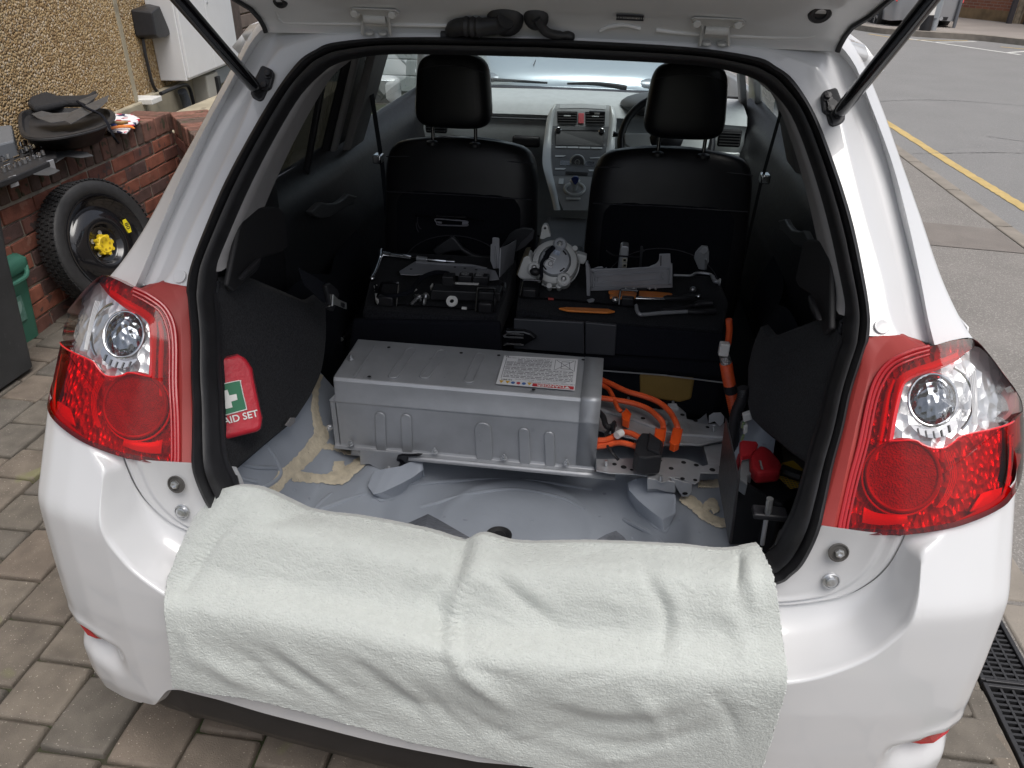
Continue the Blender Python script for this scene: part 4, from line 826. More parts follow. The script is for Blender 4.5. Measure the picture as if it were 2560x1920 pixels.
spoly(ZD((808, 458), (886, 460), (884, 603), (804, 600)), -.008, .006, 'hazard_button', mat('hazard_red', (.62, .10, .12), .45))
spoly(ZD((550, 335), (860, 322), (1190, 352), (1185, 408), (860, 390), (545, 395)), -.004, .004, 'tray_lid', DASH)
spoly(ZD((500, 690), (1165, 700), (1155, 915), (490, 905)), -.010, .004, 'radio', mat('radio_black', (.035, .038, .042), .35))
spoly(ZD((592, 775), (1052, 785), (1046, 860), (590, 850)), -.014, .002, 'display', mat('display_green_grey', (.055, .065, .06), .15, coat=.5))
spoly(ZD((570, 690), (1090, 697), (1088, 712), (568, 705)), -.0145, .001, 'disc_slot', DARKHOLE, bevel=0)
for x_, y_, w_ in ((490, 925, 155), (655, 928, 155), (818, 932, 155), (982, 936, 155)): spoly(ZD((x_, y_-10), (x_+w_, y_-8), (x_+w_, y_+16), (x_, y_+14)), -.012, .005, 'radio_button', SILVP)
for k in range(6): spoly(ZD((610+k*72, 866), (660+k*72, 867), (660+k*72, 884), (610+k*72, 883)), -.014, .002, 'preset_button', DASHD, bevel=.0005)
for p in ZD((530, 695), (1130, 712)): MB().lathe([(.0115, 0), (.011, .014), (.009, .017), (0, .017)], ons(p, -.012), (0, -.95, .3), 20).build('knob', mat('knob_black', (.04, .04, .045), .25, coat=.4), dash); 
for p in ZD((530, 695), (1130, 712)): MB().lathe([(.0125, 0), (.0132, .006), (.0115, .007)], ons(p, -.0115), (0, -.95, .3), 20).build('knob_ring', CHROME, dash)
cdl = ons(ZD((795, 1140))[0], -.012); MB().lathe([(.033, 0), (.033, .008), (.029, .012), (.027, .009)], cdl, (0, -.93, .36), 32).build('dial_ring', SILVP, dash); MB().lathe([(.028, .004), (.026, .010), (.012, .010), (.010, .006), (.009, .009), (0, .009)], cdl, (0, -.93, .36), 28).build('dial', DASHD, dash)
for q in (((485, 1040), (640, 1042), (600, 1062), (485, 1062)), ((960, 1072), (1120, 1062), (1118, 1082), (975, 1085)), ((485, 1215), (640, 1218), (610, 1240), (485, 1238)), ((940, 1238), (1085, 1240), (1083, 1262), (960, 1260))): spoly(ZD(*q), -.010, .004, 'climate_button', SILVP)
for q in (((555, 1110), (690, 1115), (690, 1180), (550, 1178)), ((900, 1120), (1030, 1128), (1025, 1190), (900, 1185))): spoly(ZD(*q), -.0105, .002, 'climate_display', mat('climate_black', (.02, .02, .024), .2, coat=.5))
spoly(ZD((630, 1262), (940, 1278), (935, 1318), (628, 1300)), -.010, .003, 'ticket_slot', DARKHOLE)
# selector
P = [ons(p, -.008) for p in ZD(*ell(755, 1508, 135, 82, 28))]; MB().tube(P, .007, 10, True).build('selector_ring', SILVP, dash)
MB().add([ons(p, -.004) for p in ZD(*ell(755, 1508, 130, 80, 28))], [tuple(range(28))]).build('selector_gate', GLOSSBLK, dash, smooth=False)
bs_ = ons(ZD((755, 1520))[0], -.01); tp = ons(ZD((760, 1370))[0], 0); tp = np.array([bs_[0]+.002, bs_[1]+.0, bs_[2]+.085])
tp = at(ZD((760, 1390))[0], Y=bs_[1]-.005)
MB().tube([bs_, bs_+(tp-bs_)*.4, bs_+(tp-bs_)*.75, tp, tp+(tp-bs_)*.25], [.010, .012, .017, .022, .012], 14).build('selector_lever', SILVP, dash)
MB().prism([at(p, Y=bs_[1]-.030) for p in ZD((700, 1365), (735, 1338), (785, 1336), (820, 1362), (800, 1420), (765, 1460), (735, 1430))], (0, .012, .002)).build('selector_knob', mat('blue_knob', (.015, .045, .25), .15, coat=1), dash, smooth=False, bevel=.004)
spoly(ZD((540, 1360), (605, 1362), (600, 1440), (528, 1438)), -.008, .004, 'park_button', SILVP); spoly(ZD((640, 1622), (838, 1630), (832, 1655), (635, 1650)), -.008, .006, 'drive_button', SILVP)
# phone clip on the vent
pc = thing('phone_clip', 'black phone clip on the driver side dashboard vent', 'phone holder', ons(ZD((1070, 470))[0], -.03))
MB().prism([at(p, Y=2.47) for p in ZD((955, 430), (1175, 440), (1170, 500), (960, 492))], (0, .02, 0)).build('cradle', BLKP, pc, smooth=False, bevel=.003); MB().prism([at(p, Y=2.466) for p in ZD((1028, 455), (1100, 457), (1098, 480), (1026, 478))], (0, .004, 0)).build('pad', WHITEPL, pc, smooth=False, bevel=.001)
# glovebox recess and instrument side
gz = at((1310, 385), Y=2.56); MB().box((-.245, 2.575, .81), (.13, .03, .05)).build('glovebox_handle', mat('glove_dark', (.03, .03, .034), .5), dash, bevel=.012)
MB().tube(cr([(-.74, 2.57, .905), (-.4, 2.555, .912), (-.15, 2.55, .915)], 14), .004, 6).build('dashboard_seam', DASHD, dash)
for s in (-1, 1):
    v = MB().box((s*.665, 2.56, .87), (.10, .03, .075)).build('side_vent', DARKHOLE, dash, bevel=.008)
    for k in range(5): MB().box((s*.665, 2.545, .845+k*.0125), (.088, .012, .003)).build('vent_slat', mat('vent_slat_grey'), v, smooth=False)
    MB().box((s*.665, 2.55, .80), (.11, .02, .022)).build('coin_tray', SILVP, dash, bevel=.006)
MB().ball((.37, 2.66, .98), (.20, .13, .055), 12).build('instrument_hood', DASHD, dash)
# steering wheel
stw = np.array([.37, 2.27, .90]); ax = Vector((0, -.90, .43)).normalized(); xx = Vector((1, 0, 0)); yy = ax.cross(xx)
stg = MB().tube([Vector(stw)+(xx*math.cos(a)+yy*math.sin(a))*.185 for a in np.linspace(0, 2*math.pi, 49)[:-1]], .0155, 10, True).build('steering_wheel', LEATHER, car)
MB().ball(stw, (.075, .035, .06), 10).build('wheel_hub', LEATHER, stg)
for s in (-1, 1): MB().prism([Vector(stw)+xx*s*x+yy*y for x, y in ((.06, .03), (.175, .025), (.17, -.02), (.10, -.06), (.055, -.045))][::s], ax*.016).build('wheel_spoke', SILVP, stg, smooth=False, bevel=.006)
MB().tube([Vector(stw)+Vector((-.05, .06, 0)), Vector(stw)+Vector((-.20, .05, .01)), Vector(stw)+Vector((-.22, .05, .012))], [.008, .008, .013], 8).build('stalk', BLKP, stg)
# ---- front seats
def sblob(c, w_, h, d, tilt, e=.42, n=20, m=26, taper=0., crown=0.):
    """upright rounded slab: superellipse sections"""
    R = []; T = rot(x=tilt)
    for i in range(n+1):
        a = math.pi*i/n-math.pi/2; zz = math.copysign(abs(math.sin(a))**e, math.sin(a)); rr = max(.02, abs(math.cos(a))**e); row = []
        for k in range(m):
            b_ = 2*math.pi*k/m; x = math.copysign(abs(math.cos(b_))**.5, math.cos(b_)); y = math.copysign(abs(math.sin(b_))**.7, math.sin(b_))
            ws = w_*(1-taper*(zz+1)/2)
            row.append(Vector(c)+T @ Vector((x*rr*ws/2, y*rr*d/2+crown*(1-x*x)*.0, zz*h/2+crown*(1-x*x*1.2)*max(0, zz))))
        R.append(row)
    return MB().grid(R, False, True)
def piping(c, w_, d, z, tilt, bow=.0):
    T = rot(x=tilt); return MB().tube([Vector(c)+T @ Vector((x*w_/2, -d/2*(1-.25*abs(x)**4)-.001, z+bow*(1-x*x))) for x in np.linspace(-.97, .97, 22)], .0018, 5)
for s, px_ in ((-1, 0), (1, 0)):
    cx = s*.355
    st_ = sblob((cx, 1.56, .72), .56, .60, .15, -9, .30, taper=.06, crown=.012).build('front_seat', LEATHER, car)
    st_['label'] = 'front seat on the drive side in black leather' if s < 0 else 'driver seat behind the steering wheel in black leather'
    piping((cx, 1.56, .72), .52, .135, .235, -9, .01).build('seam', mat('grey_stitching', (.06, .06, .07), .6), st_); piping((cx, 1.56, .72), .52, .15, .12, -9, .004).build('seam', mat('grey_stitching'), st_)
    MB().box((cx, 1.95, .42), (.50, .52, .16)).build('seat_cushion', LEATHER, st_, bevel=.05, seg=4)
    T_ = rot(x=-9); MB().tube([Vector((cx, 1.56, .72))+T_ @ Vector((.19*math.cos(a), -.092, -.14+.13*math.sin(a))) for a in np.linspace(.1, math.pi-.1, 24)], .0020, 5).build('pocket_seam', mat('grey_stitching'), st_)
    sb_ = sblob((cx, 1.497, .66), .44, .42, .05, -9, .25).build('seat_back_panel', CLOTH, st_)
    hr = sblob((s*.368, 1.545, 1.178), .262, .222, .12, -4, .42, taper=.14, crown=.012).build('headrest', LEATHER, st_)
    piping((s*.368, 1.545, 1.178), .215, .118, .062, -4, .018).build('headrest_seam', mat('grey_stitching'), hr)
    for dx in (-.072, .072):
        MB().tube([(s*.37+dx, 1.545, 1.00), (s*.37+dx, 1.545, 1.085)], .0062, 10).build('headrest_post', mat('dark_chrome', (.25, .25, .26), .2, metal=.9), hr); MB().lathe([(.020, 0), (.019, .010), (.010, .013)], (s*.37+dx, 1.53, 1.012), (0, 0, 1), 12).build('post_guide', BLKP, hr)
MB().box((0, 1.78, .52), (.20, .50, .24)).build('armrest_box', mat('console_dark_grey', (.05, .052, .055), .5, bump=.3, bs=700), car, bevel=.03, seg=4)
MB().box((0, 1.58, .625), (.16, .20, .05)).build('armrest_lid', LEATHER, car, bevel=.025, seg=4)
# front belts and cabin floor
for s in (-1, 1):
    MB().grid([[(s*.70, 1.66, 1.30), (s*.66, 1.64, .9), (s*.64, 1.62, .45)], [(s*.70, 1.71, 1.30), (s*.66, 1.69, .9), (s*.64, 1.67, .45)]]).build('front_belt', CLOTH, car)
    MB().box((s*.665, 1.64, .93), (.03, .045, .03)).build('belt_tongue', CHROME, car, bevel=.004)
MB().grid([[(-.76, .9, .34), (-.76, 2.9, .30)], [(.76, .9, .34), (.76, 2.9, .30)]]).build('cabin_floor', CARPET, car)
MB().grid([[(-.76, 2.9, .30), (-.76, 3.05, .97)], [(.76, 2.9, .30), (.76, 3.05, .97)]]).build('bulkhead', DARKHOLE, car)
# ================================================================ BOOT: floor, trim, folded rear seats
def floorz(x, y):
    r = math.hypot(x*.95, y-.40); z = .455-.065*(1-sstep(.22, .37, r))
    z += .010*math.exp(-((r-.30)/.022)**2)*(1 if y > .3 else .4) + .006*math.exp(-((r-.17)/.015)**2)
    z += (.22*sstep(.47, .60, abs(x))+.06*sstep(.44, .50, abs(x))*sstep(.35, .6, y))*(sstep(.50, .62, y) if x > 0 else 1)
    z += .20*sstep(.17, .05, y) if y < .17 else 0
    z += .012*math.exp(-((abs(x)-.36)/.05)**2)*sstep(.35, .5, y)
    return z
def fl(p, up=.0): return hit(p, lambda q: q[2]-floorz(q[0], q[1])-up, .8, 2.6, 150)
xs_ = np.linspace(-.585, .585, 130); ys_ = np.linspace(.05, .84, 90)
bfl = MB().grid([[(x*s_, y, floorz(x*s_, y)) for x in xs_] for y in ys_ for s_ in [(1-.2*sstep(.56, .72, y))*(1-.16*sstep(.22, .08, y) if y < .22 else 1)]]).build('boot_floor', PRIMER, car, auto=60)
# drain plug and two damping pads
pg = fl((1247, 1340)); MB().lathe([(.030, -.004), (.031, .003), (.027, .0055), (.021, .003), (.017, .001), (.015, .003), (0, .003)], pg, (0, 0, 1), 28).build('floor_plug', RUBBER, bfl)
PAD = mat('grey_damping_pad', (.17, .185, .215), .8, var=.2, vs_=60, bump=.5, bs=180)
for P in ([(1020, 1310), (1070, 1287), (1095, 1300), (1135, 1325), (1180, 1350), (1160, 1375), (1060, 1345)], [(1480, 1358), (1515, 1338), (1540, 1329), (1560, 1345), (1575, 1365), (1520, 1372)]):
    b = MB(); P = [fl(p, .003) for p in P]; b.prism(P, (0, 0, .003)); b.build('damping_pad', PAD, bfl, smooth=False)
# sealing tape ribbons
def ribbon(zf, C_, n=40):
    P = cr([(*zf((x, y))[0], w_) for x, y, w_ in C_], n); sc_ = zf((1, 0))[0][0]-zf((0, 0))[0][0]; A, B, M0 = [], [], []
    for i, p in enumerate(P):
        t = P[min(i+1, n-1)][:2]-P[max(i-1, 0)][:2]; t = t/np.linalg.norm(t); nn = np.array([-t[1], t[0]]); h = p[2]*sc_/2
        ja, jb = random.uniform(-2, 2), random.uniform(-2, 2)
        A.append(fl(tuple(p[:2]+nn*(h+ja)), .004)); B.append(fl(tuple(p[:2]-nn*(h+jb)), .004)); M0.append([fl(tuple(p[:2]+nn*h*q), .007+random.uniform(-.001, .001)) for q in (.6, .2, -.2, -.6)])
    rows = [A]+[[m_[k] for m_ in M0] for k in range(4)]+[B]; return MB().grid(rows).build('sealing_tape', TAPE, bfl)
Z4 = zoom(500, 800, .27125); Z6 = zoom(1450, 880, .27125)
ribbon(Z4, [(1108, 500, 60), (1072, 640, 55), (1060, 800, 75), (1085, 950, 85), (1110, 1080, 150), (1000, 1230, 140), (870, 1360, 130), (760, 1450, 120), (650, 1610, 110)], 60)
ribbon(Z4, [(850, 1440, 90), (980, 1450, 90), (1150, 1460, 90), (1290, 1440, 150), (1400, 1370, 110), (1490, 1300, 100)])
ribbon(Z4, [(1140, 1160, 55), (1250, 1180, 45), (1350, 1220, 40), (1460, 1225, 40)]); ribbon(Z4, [(1280, 1300, 90), (1285, 1380, 130), (1285, 1450, 130)], 14)
ribbon(Z6, [(930, 1330, 90), (1050, 1400, 110), (1150, 1500, 100), (1250, 1560, 90), (1400, 1590, 80)]); ribbon(Z6, [(1090, 1215, 60), (1200, 1215, 70), (1350, 1205, 90), (1450, 1215, 110)]); ribbon(Z6, [(1130, 1470, 60), (1210, 1400, 110), (1260, 1480, 60)], 16)
# painted pedestals that carry the battery frame
def bracket(zf, back, front, flange):
    n = 31; lin = lambda P: [np.array([np.interp(i/(n-1)*(len(P)-1), range(len(P)), [p[k] for p in P]) for k in (0, 1)]) for i in range(n)]
    Bk = [at(tuple(p), Z=.490) for p in lin(zf(*back))]; Fr = [at(tuple(p), Z=.468) for p in lin(zf(*front))]; Fg = [fl(tuple(p), .002) for p in cr(zf(*flange), n)]
    Fl2 = [a_+(b_-a_)*.82+np.array([0, -.002*math.sin(i*.9), 0]) for i, (a_, b_) in enumerate(zip(Fr, Fg))]; Fg2 = [q+np.array([0, -.006+.003*math.sin(i*.9), .0]) for i, q in enumerate(Fg)]
    return MB().grid([[q+np.array([0, .01, -.06]) for q in Bk], Bk, Fr, Fl2, Fg, Fg2]).build('battery_pedestal', PRIMER, bfl, auto=20, solid=.002, bevel=.0025, seg=2)
bracket(Z4, [(1598, 1392), (1720, 1368), (1850, 1345), (1930, 1310), (2010, 1275), (2052, 1292)], [(1545, 1530), (1600, 1606), (1680, 1588), (1850, 1510), (1960, 1450), (2056, 1380)], [(1600, 1625), (1690, 1655), (1790, 1635), (1890, 1575), (1940, 1510), (2040, 1465)])
bracket(Z6, [(520, 1165), (590, 1160), (660, 1180), (760, 1250), (880, 1315), (886, 1400)], [(438, 1200), (450, 1270), (540, 1370), (650, 1462), (760, 1542), (880, 1492)], [(438, 1340), (470, 1395), (540, 1480), (650, 1570), (770, 1648), (828, 1590)])
for pts in ([(760, 1290), (900, 1240), (1050, 1210), (1200, 1200), (1350, 1206), (1480, 1225)], [(1050, 1270), (1180, 1235), (1290, 1225), (1400, 1245), (1460, 1275)], [(1560, 1300), (1620, 1330), (1660, 1365)], [(830, 1235), (800, 1260), (775, 1285)], [(640, 1080), (700, 1180), (640, 1230)], [(540, 1140), (620, 1165), (690, 1170)], [(545, 1185), (640, 1205)]):
    MB().tube(cr([fl(p, -.0035) for p in pts], 40), .0062, 8).build('pressed_rib', PRIMER, bfl)
for p in ((690, 1205), (735, 1225), (800, 1215), (1110, 1290), (1330, 1300), (1500, 1290), (1580, 1345), (1750, 1330), (1700, 1300)): MB().lathe([(.004, 0), (.0035, .0008), (0, .0006)], fl(p, .0005), (0, 0, 1), 10).build('spot_weld', PRIMER, bfl)
# side trim: carpet, plastic above and ahead
zl = lambda y: float(np.interp(y, [.08, .12, .27, .43, .50, .57, .63, .68], [.69, .68, .648, .615, .63, .66, .73, .80]))
ztop = lambda y: float(np.interp(y, [.08, .3, .42, .52, .60, .70], [1.04, 1.02, .97, .90, .84, .82]))
def tx(y, z): return .535+.035*sstep(.75, 1.0, z)-.02*math.exp(-((y-.55)/.15)**2-((z-.72)/.12)**2)
R = []
for y in np.linspace(.075, .70, 36): R.append([(tx(y, z)+(.012 if t > .99 or t < .01 else 0), max(y, min(.70, gsurf(z)+.055)), z) for t in np.linspace(0, 1, 22) for z in [zl(y)+(ztop(y)-zl(y))*t]])
cl_ = MB().grid(R).mirror().build('boot_side_carpet', CARPET, car, solid=.012, solid_off=0)
zlr = lambda y: float(np.interp(y, [.08, .2, .3, .42, .52, .6, .68], [.83, .79, .745, .70, .665, .66, .70])); R = []
for y in np.linspace(.075, .70, 36): R.append([(tx(y, z)+(.012 if t > .99 or t < .01 else 0), max(y, min(.70, gsurf(z)+.055)), z) for t in np.linspace(0, 1, 22) for z in [zlr(y)+(ztop(y)-zlr(y))*t]])
cr_ = MB().grid(R).build('boot_side_carpet', CARPET, car, solid=.012, solid_off=0)
pair(MB().prism([at(p, X=-.512) for p in Z4((780, 970), (830, 900), (862, 900), (860, 940), (815, 985))], (.004, 0, 0)), 'carpet_clip', GREYTRIM, (cl_, cr_), smooth=False)
ZT = zoom(500, 480, .27125)
def ins_(q, m=.06): q[1] = max(q[1], gsurf(q[2])+m); return q
pair(MB().prism([ins_(at(p, X=-.562)) for p in ZT((220, 400), (390, 120), (690, 140), (730, 180), (770, 500), (700, 560), (530, 600), (490, 720), (260, 920), (200, 860))], (.012, 0, 0)), 'shelf_support', mat('dark_shelf_plastic', (.011, .011, .013), .6, bump=.2, bs=800), smooth=False, bevel=.005, seg=3)
pair(MB().prism([ins_(at(p, X=-.545)) for p in ZT((330, 800), (380, 740), (520, 600), (520, 640), (470, 720), (360, 810))], (.01, 0, 0)), 'shelf_hook', BLKP, smooth=False, bevel=.004)
R = []
for y in np.linspace(.60, 1.45, 18): R.append([(.60-.04*math.sin(math.pi*t)*sstep(.6, .8, y)+.10*sstep(.8, 1.3, y), y, .45+(.40-.12*sstep(.7, 1.1, y))*t) for t in np.linspace(0, 1, 14)])
pair(MB().grid(R), 'rear_side_bolster', CLOTH)
R = []
for z in np.linspace(.45, 1.12, 12): R.append([(.59+.015*sstep(.9, 1.1, z), gsurf(z)+.045, z), (.66, .75, z), (.76, 1.0, z)])
pair(MB().grid(R), 'inner_quarter', BLKP)
# seat belt with metal tongue
ZB = zoom(500, 480, .27125)
bl = MB().prism([at(p, X=-.47) for p in ZB((900, 700), (1060, 790), (1180, 870), (1190, 1000), (1130, 1020), (960, 860))], (.003, 0, 0)).build('seat_belt', CLOTH, car, smooth=False)
MB().prism([at(p, X=-.468) for p in ZB((1120, 860), (1160, 835), (1225, 890), (1245, 940), (1190, 1100), (1110, 1060), (1160, 1030))], (.012, 0, 0)).build('tongue_grip', BLKP, bl, smooth=False, bevel=.004)
MB().prism([at(p, X=-.455) for p in ZB((1220, 945), (1260, 985), (1340, 1020), (1342, 1080), (1230, 1035), (1212, 1050))], (.003, 0, 0)).build('tongue', mat('belt_tongue_steel', (.62, .64, .62), .3, metal=.8), bl, smooth=False)
MB().prism([at(p, X=-.452) for p in ZB((1295, 1015), (1325, 1030), (1322, 1065), (1295, 1050))], (.003, 0, 0)).build('tongue_slot', DARKHOLE, bl, smooth=False)
# folded rear seats
def seat(label, P, zP, zb_, low, m=CARPET):
    T = [at(p, Z=z) for p, z in zip(P, zP)]; B = [q+np.array([0, .012, zb_-q[2]]) for q in T]
    o = MB().hull8(B, T).build('folded_seat_back', m, car, smooth=True, bevel=.012, seg=3); o['label'] = label; return o
ZP = zoom(900, 480, .226); ZQ = zoom(1250, 540, .27125)
fsl = seat('folded rear seat back nearer the drive', [(905, 778), (1060, 790), (1180, 797), (1243, 788), (1268, 720), (1292, 645), (1120, 634), (955, 628), (925, 690)], [.70, .70, .70, .70, .715, .73, .73, .73, .715], .60, 0)
fsr = seat('wider folded rear seat back nearer the road', [(1290, 776), (1345, 786), (1461, 805), (1620, 818), (1806, 832), (1822, 752), (1797, 690), (1550, 672), (1306, 652)], [.70, .70, .70, .70, .70, .715, .73, .73, .73], .612, 0)
GLTH = mat('grey_leather_flap', (.045, .048, .056), .42, bump=.2, bs=400, var=.06, vs_=12)
def qface(P, dy, m, name, par, th=.01, bev=.003):
    b = MB().prism(P, (0, th, 0)); return b.build(name, m, par, smooth=False, bevel=bev)
e0 = [at(p, Z=.694) for p in ((1290, 786), (1461, 812), (1537, 818))]; y0 = min(q[1] for q in e0)-.012
qface([at(p, Y=y0) for p in ((1284, 797), (1460, 806), (1461, 885), (1284, 872))], 0, GLTH, 'leather_flap', fsr); qface([at(p, Y=y0-.002) for p in ((1463, 806), (1542, 813), (1537, 890), (1463, 885))], 0, GLTH, 'leather_flap', fsr)
qface([at(p, Y=y0+.004) for p in ((1537, 812), (1809, 836), (1805, 905), (1537, 886))], 0, CLOTH, 'mesh_flap', fsr)
lq = [at(p, Y=y0+.02) for p in ((1270, 872), (1810, 900), (1812, 952), (1500, 924), (1270, 905))]; qface(lq, 0, CLOTH, 'seat_underside', fsr, .05, .015)
MB().tube([at(p, Y=y0+.015) for p in ((1500, 926), (1660, 938), (1812, 957))], .0022, 6).build('metal_edge', STEEL, fsr)
ylq = min(at(p, Z=.69)[1] for p in ((905, 790), (1240, 800)))-.006
qface([at(p, Y=ylq) for p in ((880, 800), (1250, 806), (1256, 900), (870, 880))], 0, CLOTH, 'rear_face', fsl, .02, .008)
MB().box((0, 1.12, .50), (1.06, .40, .20)).build('rear_cushion', CLOTH, car, bevel=.03)
# gloss latches between the two backs
ZL = zoom(1000, 820, .27125)
for P, S_, par in (([(555, 60), (640, 10), (860, 18), (892, 60), (885, 150), (830, 185), (640, 160), (615, 105)], [[(690, 38), (850, 45), (878, 68)], [(690, 62), (870, 75)], [(640, 132), (800, 138), (850, 160)]], fsl), ([(935, 150), (930, 70), (975, 25), (1140, 30), (1200, 50), (1262, 95), (1200, 130), (1150, 165), (960, 170)], [[(955, 75), (990, 50), (1140, 62)], [(960, 82), (1140, 92)], [(955, 160), (985, 145), (1140, 155)]], fsr)):
    lt = MB().prism([at(p, Y=y0-.02) for p in ZL(*P)], (0, .02, 0)).build('seat_latch', GLOSSBLK, par, smooth=False, bevel=.006)
    for s_ in S_: MB().tube([at(p, Y=y0-.021) for p in ZL(*s_)], .0028, 6).build('latch_bar', mat('bright_latch_bar', (.45, .46, .47), .25, metal=.8), lt)
pv = MB().prism([at(p, Y=.86) for p in ZT((1290, 1350), (1300, 1330), (1420, 1190), (1500, 1175), (1660, 1230), (1560, 1270), (1430, 1270), (1340, 1340), (1320, 1370))], (0, .02, 0)).build('seat_pivot', GLOSSBLK, fsl, smooth=False, bevel=.004)
MB().lathe([(.006, 0), (.006, .006), (0, .007)], at(ZT((1307, 1355))[0], Y=.858), (0, -1, .2), 6).build('pivot_bolt', BOLTM, pv, smooth=False)
# wire loops on the backs of the seats
def wire(P, zz, par, r=.0035): return MB().tube([at(p, Z=z) if z else at(p, Y=0) for p, z in zip(P, zz)], r, 6).build('wire_loop', GLOSSBLK, par)
for L_, par, zb_ in ((ZP((170, 1240), (240, 1020), (260, 1005), (410, 1005), (425, 1030), (400, 1265)), fsl, .722), (ZP((1280, 1320), (1300, 1080), (1320, 1065), (1475, 1070), (1490, 1090), (1485, 1330)), fsl, .722), (ZQ((185, 745), (210, 610), (225, 590), (360, 598), (375, 620), (350, 765)), fsr, .724), (ZQ((1095, 830), (1110, 695), (1130, 680), (1255, 688), (1272, 705), (1250, 835)), fsr, .722)):
    base = [at(L_[0], Z=zb_-.012), at(L_[-1], Z=zb_-.012)]; yb = (base[0][1]+base[1][1])/2
    P = [base[0]]+[at(p, Y=yb+.012) for p in L_[1:-1]]+[base[1]]; MB().tube(cr(P, 26), .0036, 6).build('wire_loop', GLOSSBLK, par)
    cc = (base[0]+base[1])/2; MB().box(cc+np.array([0, .006, .012]), (abs(base[1][0]-base[0][0])*.75, .02, .03)).build('loop_socket', BLKP, par, bevel=.004)
MB().tube([at(p, Z=.713) for p in ZP((400, 1245), (900, 1275), (1290, 1300))], .0022, 6).build('release_rod', GLOSSBLK, fsl); MB().tube([at(p, Z=.715) for p in ZQ((180, 748), (600, 775), (1240, 838))], .0026, 6).build('release_rod', GLOSSBLK, fsr)
MB().tube([at(p, Z=.716) for p in ZP((1128, 1284), (1180, 1288))], .0042, 8).build('rod_sleeve', WHITEPL, fsl); MB().tube([at(p, Z=.716) for p in ZQ((445, 763), (495, 766))], .0036, 8).build('rod_sleeve', mat('red_sleeve', (.4, .04, .03), .5), fsr)
# ================================================================ BATTERY PACK
bat = thing('battery_pack', 'long ribbed aluminium battery pack across the stripped boot floor', 'battery', (-.15, .6, .51))
XL, XR = -.462, .172
prof_ = [(.486, .506), (.497, .508), (.500, .514), (.500, .632), (.497, .636), (.4975, .640), (.5035, .651), (.5065, .688), (.511, .695), (.52, .697), (.698, .702), (.704, .698), (.704, .52)]
MB().grid([[np.array([x+(dx*(1 if z > .65 else -1) if e else 0), y, z]) for y, z in prof_] for x, dx, e in ((XL, .006, 1), (XL+.012, 0, 0), (-.15, 0, 0), (XR-.03, 0, 0), (XR, 0, 0))]).build('case', ALU, bat, auto=25, bevel=.0015)
MB().prism([np.array([XR, y, z]) for y, z in prof_[1:]], (-.002, 0, 0)).build('end_plate', ALU, bat, smooth=False); MB().prism([np.array([XL+.006, y, z]) for y, z in prof_[1:]], (.002, 0, 0)).build('end_plate', ALU, bat, smooth=False)
MB().grid([[np.array([x, y-.0025, z+.0025]) for y, z in prof_[2:12]] for x in (XR-.045, XR+.001)]).build('end_strap', ALU, bat, solid=.002, auto=25)
def capsule(c0, c1, wdt, n=8):
    c0, c1 = np.array(c0), np.array(c1); d = (c1-c0)/np.linalg.norm(c1-c0); return c0, c1, d
def capsule_poly(c0, c1, hw, up):
    c0, c1 = np.array(c0, float), np.array(c1, float); d = (c1-c0)/np.linalg.norm(c1-c0); s = np.cross(d, up); P = []
    for a in np.linspace(-90, 90, 7): P.append(c1+hw*(s*math.sin(math.radians(a))+d*math.cos(math.radians(a))))
    for a in np.linspace(90, 270, 7): P.append(c0+hw*(s*math.sin(math.radians(a))+d*math.cos(math.radians(a))))
    return P
for px_, y0_, y1_, hw in ((951, 1030, 1118, .013), (1016, 1035, 1124, .013), (1208, 1062, 1140, .020), (1310, 1070, 1152, .013), (1373, 1078, 1158, .012)):
    t0, t1 = at((px_, y0_+10), Y=.4995), at((px_+3, y1_), Y=.4995); MB().prism(capsule_poly(t1, t0, hw, np.array([0, 1, 0])), (0, -.005, 0)).build('rib', ALU, bat, smooth=True, bevel=.0035, seg=3)
for a, c in (((984, 938), (1027, 876)), ((1062, 939), (1104, 881)), ((1172, 950), (1200, 889))):
    P = capsule_poly(at(a, Z=.6995), at(c, Z=.7005), .012, np.array([0, 0, 1])); MB().tube(P, .0021, 6, True).build('pressed_groove', ALU, bat)
MB().tube([at(p, Z=.6995) for p in ((885, 942), (940, 862))], .003, 6).build('pressed_groove', ALU, bat)
for p in ((972, 868), (923, 941), (1153, 882), (1247, 888), (1458, 899), (1334, 974)): MB().lathe([(.0045, 0), (0, .0006)], at(p, Z=.7028), (0, 0, 1), 12).build('case_hole', DARKHOLE, bat)
for p in ((877, 898), (824, 1068), (877, 1112), (1087, 1131), (1260, 1147), (1416, 1160)):
    q = at(p, Z=.701) if p[1] < 950 else at(p, Y=.488); n_ = (0, 0, 1) if p[1] < 950 or p[1] > 1100 else (0, -1, 0)
    MB().lathe([(.0085, 0), (.0085, .002), (.006, .0022), (.006, .007), (.003, .0072), (.003, .013), (0, .0135)], q, n_, 6).build('nut', BOLTM, bat, smooth=False)
MB().grid([[np.array([x, y, z]) for y, z in ((.478, .497), (.486, .505), (.50, .507))] for x in np.linspace(XL+.04, XR+.05, 8)]).build('base_flange', ALU, bat, solid=.002)
